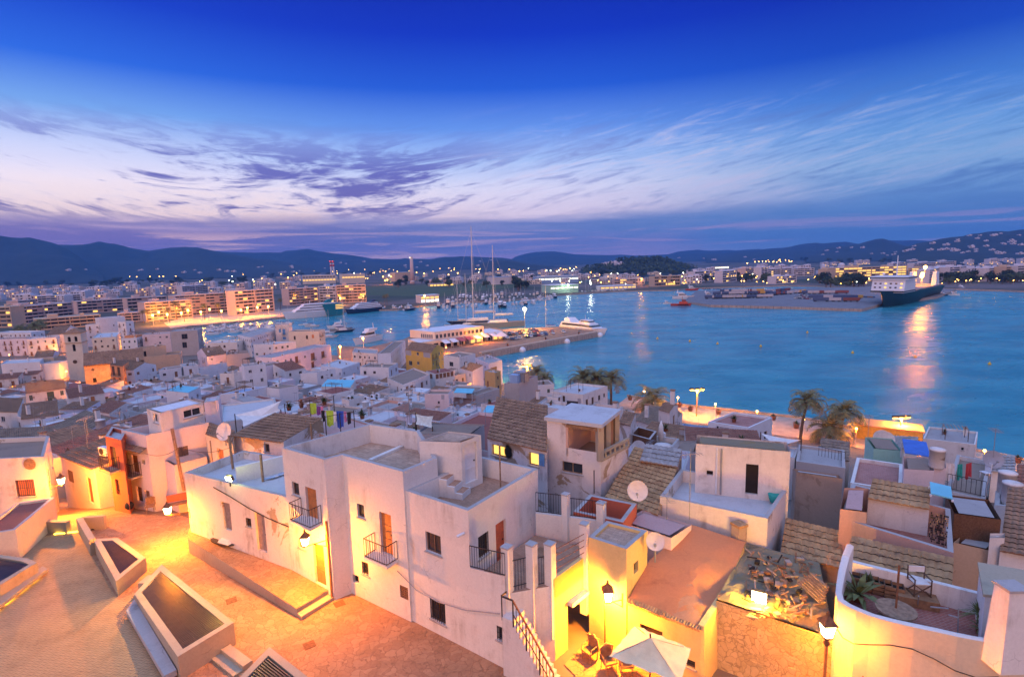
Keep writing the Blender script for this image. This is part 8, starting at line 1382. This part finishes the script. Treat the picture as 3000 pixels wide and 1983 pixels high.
def ac(label,c,rz=0,fan=True):c=Vector(c);r=thing('air_conditioner',label,'air conditioner',c,'air conditioning units');m=MB();m.box(c+Vector((0,0,.35)),(.95,.4,.68),'white_metal',rz);obj('case',m,r);m=MB();R_=Matrix.Rotation(rz,3,'Z');k=c+R_@Vector((-.12,-.21,.35));m.tube([k,k+R_@Vector((0,-.015,0))],.27,'iron',14);obj('fan',m,r)
ac('air conditioner on the pinkish wall below the round tank',at(M5(1318,1245),30.3),RAD(-14));d_=HOUSES['the wine deck house'];zz_=d_['zt']
for k,(x,y)in enumerate(((1285,975),(1340,978),(1225,950))):ac(['left air unit of the pair on the wine red roof','right air unit of the pair on the wine red roof','air unit beside the tyre on the wine red roof'][k],at(M2(x,y),zz_),-.4)
d_=HOUSES['the air unit terrace'];[ac('air unit in the row on the messy terrace',at(M2(x,y),d_['zt']+.2),-.45)for x,y in ((1830,1005),(1900,985),(1955,970))]
d_=HOUSES['the machinery roof'];m=MB();p=at(M3(1440,800),d_['zt']);m.box(p+Vector((0,0,1.2)),(3.0,2.4,2.4),'grey_metal',-.5);o=obj('air_unit',m);tag(o,'big grey air handling unit on the red roof','air unit');m=MB();p=at(M3(1370,815),d_['zt']);m.box(p+Vector((0,0,1.0)),(2.2,2.0,2.0),'bluewash',-.5);o=obj('air_unit',m);tag(o,'bluish box left of the big air handling unit','air unit')
d_=HOUSES['the long red roof'];[ac('small air unit in the row on the long red roof',at(M3(240+30*k,660),d_['zt']),-.4)for k in range(6)]if False else None
def aerial(label,c,h,seed=0):
 c=Vector(c);rg=random.Random(seed);r=thing('aerial',label,'aerial',c);m=MB();m.tube([c,c+Vector((0,0,h))],.022,'grey_metal',5);obj('mast',m,r);m=MB();a=rg.uniform(0,3);d=Vector((math.cos(a),math.sin(a),0));s=Vector((-d.y,d.x,0));t=c+Vector((0,0,h*.93));m.bar(t-d*.5,t+d*.6,.025,.025,'grey_metal')
 for k in range(7):q=t+d*(-.5+k*.17);m.bar(q-s*.28,q+s*.28,.015,.015,'grey_metal')
 obj('antenna',m,r)
for cr,x,y,z,h,lab in ((R4,790,700,33.2,3.6,'tall reddish aerial on the parapet of the white roof deck'),(R4,665,700,33.1,1.2,'small aerial on the pink flat roof'),(M5,2065,880,32.3,2.0,'aerial behind the little corrugated house'),(M5,820,720,31,2.2,'thin aerial left of the orange kiosk'),(M3,1296,760,20,5.5,'tall aerial with many rods near the yellow lit palm'),(M3,228,1290,34.1,3.0,'aerial beside the pale green cloth screen'),(R1,485,240,33.2,1.6,'aerial on the lane tile house'),(R1,670,200,34.2,1.4,'aerial on the wall of the pink lane house'),(R1,245,230,31,2.2,'aerial on the weathered left roof')):aerial(lab,at(cr(x,y),z),h,hash(lab)%97 if False else len(lab))
rg=random.Random(90);deckk=[(k,v)for k,v in HOUSES.items()if not k.startswith('#')and v['c'].y>60 and v['roof']in ('flat','gable','mono')and 'wall' not in k]
for i,(k,v)in enumerate(deckk):
 xs_=[p.x for p in v['pts']];c=v['c'];zt=v['zt']+(1.0 if v['roof']!='flat' else .0);j=lambda:c+(v['pts'][rg.randrange(4)]-c)*rg.uniform(.15,.6)
 if rg.random()<.5:p=j();aerial('thin television aerial on the roof of '+k,(p.x,p.y,zt-.3),rg.uniform(1.8,3.2),i)
 if rg.random()<.55:
  p=j();m=MB();hh=rg.uniform(.9,1.6);m.box((p.x,p.y,zt+hh/2-.4),(.55,.55,hh+.6),'white',RAD(-30));m.box((p.x,p.y,zt+hh+.05),(.7,.7,.12),'tiles',RAD(-30));o=obj('chimney',m);o.parent=v['root'];o.location=Vector(o.location)-v['root'].location
 if v['roof']=='flat' and rg.random()<.4:p=j();ac('white air conditioner on the roof of '+k,(p.x,p.y,v['zt']),rg.uniform(-.6,.2))
 if v['roof']=='flat' and rg.random()<.35:p=j();plant('potted_plant','potted plant on the roof of '+k,'potted plant',(p.x,p.y,v['zt']),34,.4,.9,.07,(.1,1.4),'leaf',i,pot=.3)
 if v['roof']=='flat' and rg.random()<.3:
  p=j();a=RAD(-30);r=thing('pergola','slatted pergola on the roof of '+k,'pergola',(p.x,p.y,v['zt']));m=MB();W_,D_,H_=rg.uniform(1.2,1.8),rg.uniform(.9,1.4),2.1;Rz=Matrix.Rotation(a,3,'Z');cs_=[Vector((p.x,p.y,v['zt']))+Rz@Vector((x*W_,y*D_,0))for x,y in ((-1,-1),(1,-1),(1,1),(-1,1))]
  for q in cs_:m2=MB();m2.bar(q,q+Vector((0,0,H_)),.08,.08,'wood_dark');obj('post',m2,r)
  for t in range(7):m.bar(cs_[0].lerp(cs_[1],t/6)+Vector((0,0,H_)),cs_[3].lerp(cs_[2],t/6)+Vector((0,0,H_)),.12,.06,rg.choice(['wood_old','wood_dark']))
  obj('slats',m,r)
inf=[v for k,v in HOUSES.items()if k.startswith('#')];fi={}
for i,v in enumerate(inf):
 if v['roof']!='flat' and i%2:continue
 for kd in rg.sample(['a','a','c','p','t'],2):
  p=v['c']+(v['pts'][rg.randrange(4)]-v['c'])*rg.uniform(.15,.65);q=Vector((p.x,p.y,v['zt']+(.4 if v['roof']!='flat' else 0)));gname=dict(a='aerials on the infill houses',c='air units on the infill houses',p='pots on the infill houses',t='tanks on the infill houses')[kd];lab=dict(a='thin television aerial on a small house in the dense old quarter',c='white air unit on a small house roof in the dense old quarter',p='potted plant on a small house roof in the dense old quarter',t='round cement tank on a small house roof in the dense old quarter')[kd]
  if kd not in fi:
   if kd=='a':aerial(lab,q,2.6,3)
   elif kd=='c':ac(lab,q,-.4)
   elif kd=='p':plant('potted_plant',lab,'potted plant',q,34,.4,.9,.07,(.1,1.4),'leaf',3,pot=.3)
   else:m=MB();m.lathe(q,[(.5,0),(.55,.1),(.55,1.1),(.6,1.1),(.6,1.2),(.05,1.3)],'worn_white',14);o=obj('water_tank',m,None,None,q);tag(o,lab,'water tank')
   fi[kd]=[o_ for o_ in COL.objects if o_.get('label')==lab][0];fi[kd]['group']=gname
  else:dup(fi[kd],q,rg.uniform(-1,1),rg.uniform(.8,1.25))
r=thing('bench','worn wooden bench against the vaulted annex wall','bench',at(R1(1000,640),29.3));c=at(R1(1000,640),29.3);m=MB();m.box(c+Vector((0,0,.45)),(1.7,.5,.08),'wood',.5);obj('seat',m,r);m=MB();m.box(c+Vector((-.1,.22,.8)),(1.7,.08,.5),'redpaint',.5);obj('backrest',m,r)
for s in (-1,1):m=MB();m.bar(c+Vector((s*.7,s*.38,0)),c+Vector((s*.7,s*.38,.45)),.07,.4,'iron');obj('leg',m,r)
c2=dup(ch0,at(R1(832,655),29.1),.4,label='pinkish armchair in front of the cream balcony house',group='chairs on the square')
m=MB();p=at(R1(715,640),29.1);m.ball(p+Vector((0,0,.25)),.3,'cloth_black',6);o=obj('bin_bag',m);tag(o,'black bag lying by the cream balcony house','bag')
for i,(x,y,lb,mt)in enumerate(((660,550,'dark coat hanging by the red house door','cloth_black'),(690,555,'second dark coat hanging beside the red house door','cloth_purple'))):p=at(R1(x,y+40),29.2);m=MB();m.hexa([p+Vector((a*.22,b*.06,.5))for a,b in ((-1,-1),(1,-1),(1,1),(-1,1))],[p+Vector((a*.16,b*.05,1.6))for a,b in ((-1,-1),(1,-1),(1,1),(-1,1))],mt);o=obj('coat',m);tag(o,lb,'coat')
cloth('black cloth hanging at the end of the low house',R1,1085,690,1135,680,.4,30.9,'cloth_black','cloths at the end of the low house')
r=thing('surfboard','dark rimmed board with a pale cloth lying on the ramp','board',at(R1(1225,825),29.95));c=at(R1(1225,825),29.97);m=MB();d=(at(R1(1285,845),29.97)-at(R1(1165,810),29.97)).normalized();s=Vector((-d.y,d.x,0));L_=1.0;vs=[c+d*(math.cos(t)*L_)+s*(math.sin(t)*.28)for t in [k*math.pi/10 for k in range(20)]];m.hexa(vs,[v+Vector((0,0,.05))for v in vs],'iron');obj('deck',m,r);m=MB();m.hexa([c+d*a*.75+s*b*.18+Vector((0,0,.05))for a,b in ((-.2,-1),(1,-1),(1,1),(-.2,1))],[c+d*a*.6+s*b*.1+Vector((0,0,.2))for a,b in ((-.2,-1),(1,-1),(1,1),(-.2,1))],'canvas');obj('cloth',m,r)
m=MB();p=at(R1(1205,765),29.95);m.lathe(p,[(.25,0),(.3,.25),(.2,.4),(.05,.45)],'shutter_grey',10);m.bar(p+Vector((.1,0,.3)),p+Vector((.25,.2,1.7)),.03,.03,'wood');o=obj('bucket',m);tag(o,'grey bucket with a broom by the low house wall','bucket');m=MB();p=at(R1(1235,770),29.95);m.lathe(p,[(.2,0),(.26,.35),(.22,.36),(.02,.3)],'cloth_purple',10);o=obj('tub',m);tag(o,'violet plastic tub beside the grey bucket','tub')
for x,y,lb in ((765,1390,'square iron cover in the middle of the paved street'),(930,1162,'square iron cover at the foot of the corner house'),(335,1145,'square iron cover in front of the ramp')):p=at(R2(x,y),29.012);m=MB();m.box(p,(.5,.5,.02),'rust',.6);o=obj('manhole_cover',m);tag(o,lb,'manhole cover')
r=thing('wash_basket','green bucket of rubbish on the white roof deck','bucket',at(R4(1262,600),33));p=at(R4(1262,600),33);m=MB();m.lathe(p,[(.26,0),(.36,.4),(.33,.4),(.02,.34)],'cloth_teal',12);obj('pot',m,r)
m=MB();p=at(M4(875,960),HOUSES['the concrete slab house']['zt']);m.lathe(p,[(.05,0),(.05,.6),(.3,.7),(.22,2.0),(.04,2.6)],'canvas',10);o=obj('closed_parasol',m);tag(o,'closed white parasol on the terrace behind the loggia','parasol')
for k,(x,y)in enumerate(((1135,820),(1405,850),(1590,880))):p=at(M4(x,y),HOUSES['the long blue yard wall']['zt']);r=thing('outdoor_sofa',['blue cushioned bench left on the blue yard terrace','blue cushioned bench in the middle of the blue yard terrace','blue box seat right on the blue yard terrace'][k],'seat',p,'seats on the blue yard terrace');m=MB();m.box(p+Vector((0,0,.4)),(1.7,.7,.2),'canvas_blue',-.25);obj('seat',m,r);m=MB();m.box(p+Vector((.1,.35,.75)),(1.7,.15,.6),'canvas_blue',-.25);obj('backrest',m,r)
d_=HOUSES['the sofa terrace'];p=at(M3(1985,1085),d_['zt']);r=thing('outdoor_sofa','dark sofa on the white terrace before the big flat house','sofa',p);m=MB();m.box(p+Vector((0,0,.4)),(2.2,.8,.25),'iron',-.4);obj('seat',m,r);m=MB();m.box(p+Vector((.15,.4,.8)),(2.2,.2,.6),'iron',-.4);obj('backrest',m,r)
r=thing('chair','white plastic chair on the sandy terrace','chair',at(M5(1990,1090),30.6));p=at(M5(1990,1090),30.6);m=MB();m.box(p+Vector((0,0,.45)),(.5,.5,.05),'white_metal');obj('seat',m,r);m=MB();m.box(p+Vector((.22,.1,.8)),(.05,.5,.6),'white_metal');obj('backrest',m,r);[obj('leg',MB().bar(p+Vector((a*.2,b*.2,0)),p+Vector((a*.2,b*.2,.45)),.04,.04,'white_metal'),r)for a in (-1,1)for b in (-1,1)]
m=MB();a,b=at(M5(1605,1190),30.95),at(M5(1985,1275),30.95);railing(m,[a,b],0,1.0,.22);o=obj('fence',m);tag(o,'iron fence along the front of the sandy terrace','fence')
m=MB();a,b=at(M5(330,900),30.9),at(M5(590,960),30.9);railing(m,[a,b],0,1.0,.2);o=obj('fence',m);tag(o,'black iron railing below the tile pergola','fence')
cable('cable','overhead cable from the red balcony house to the lamp post',[at(R1(435,270),32.4),at(R1(800,335),33.6),at(R1(990,300),34.6),at(R1(1275,300),35)],.014,'iron',.35)
# ==== EVENING HAZE
m=bpy.data.materials.new('haze');m.use_nodes=True;N=NT(m.node_tree)
vp=N('ShaderNodeVolumePrincipled',ins={'Color':(.10,.38,1.0,1),'Density':.0001,'Anisotropy':0.0});N('ShaderNodeOutputMaterial',ins={1:vp.outputs[0]});MATS['haze']=m
mb=MB();mb.box((500,4100,160),(20000,9000,360),'haze');struct('haze',mb,'stuff')
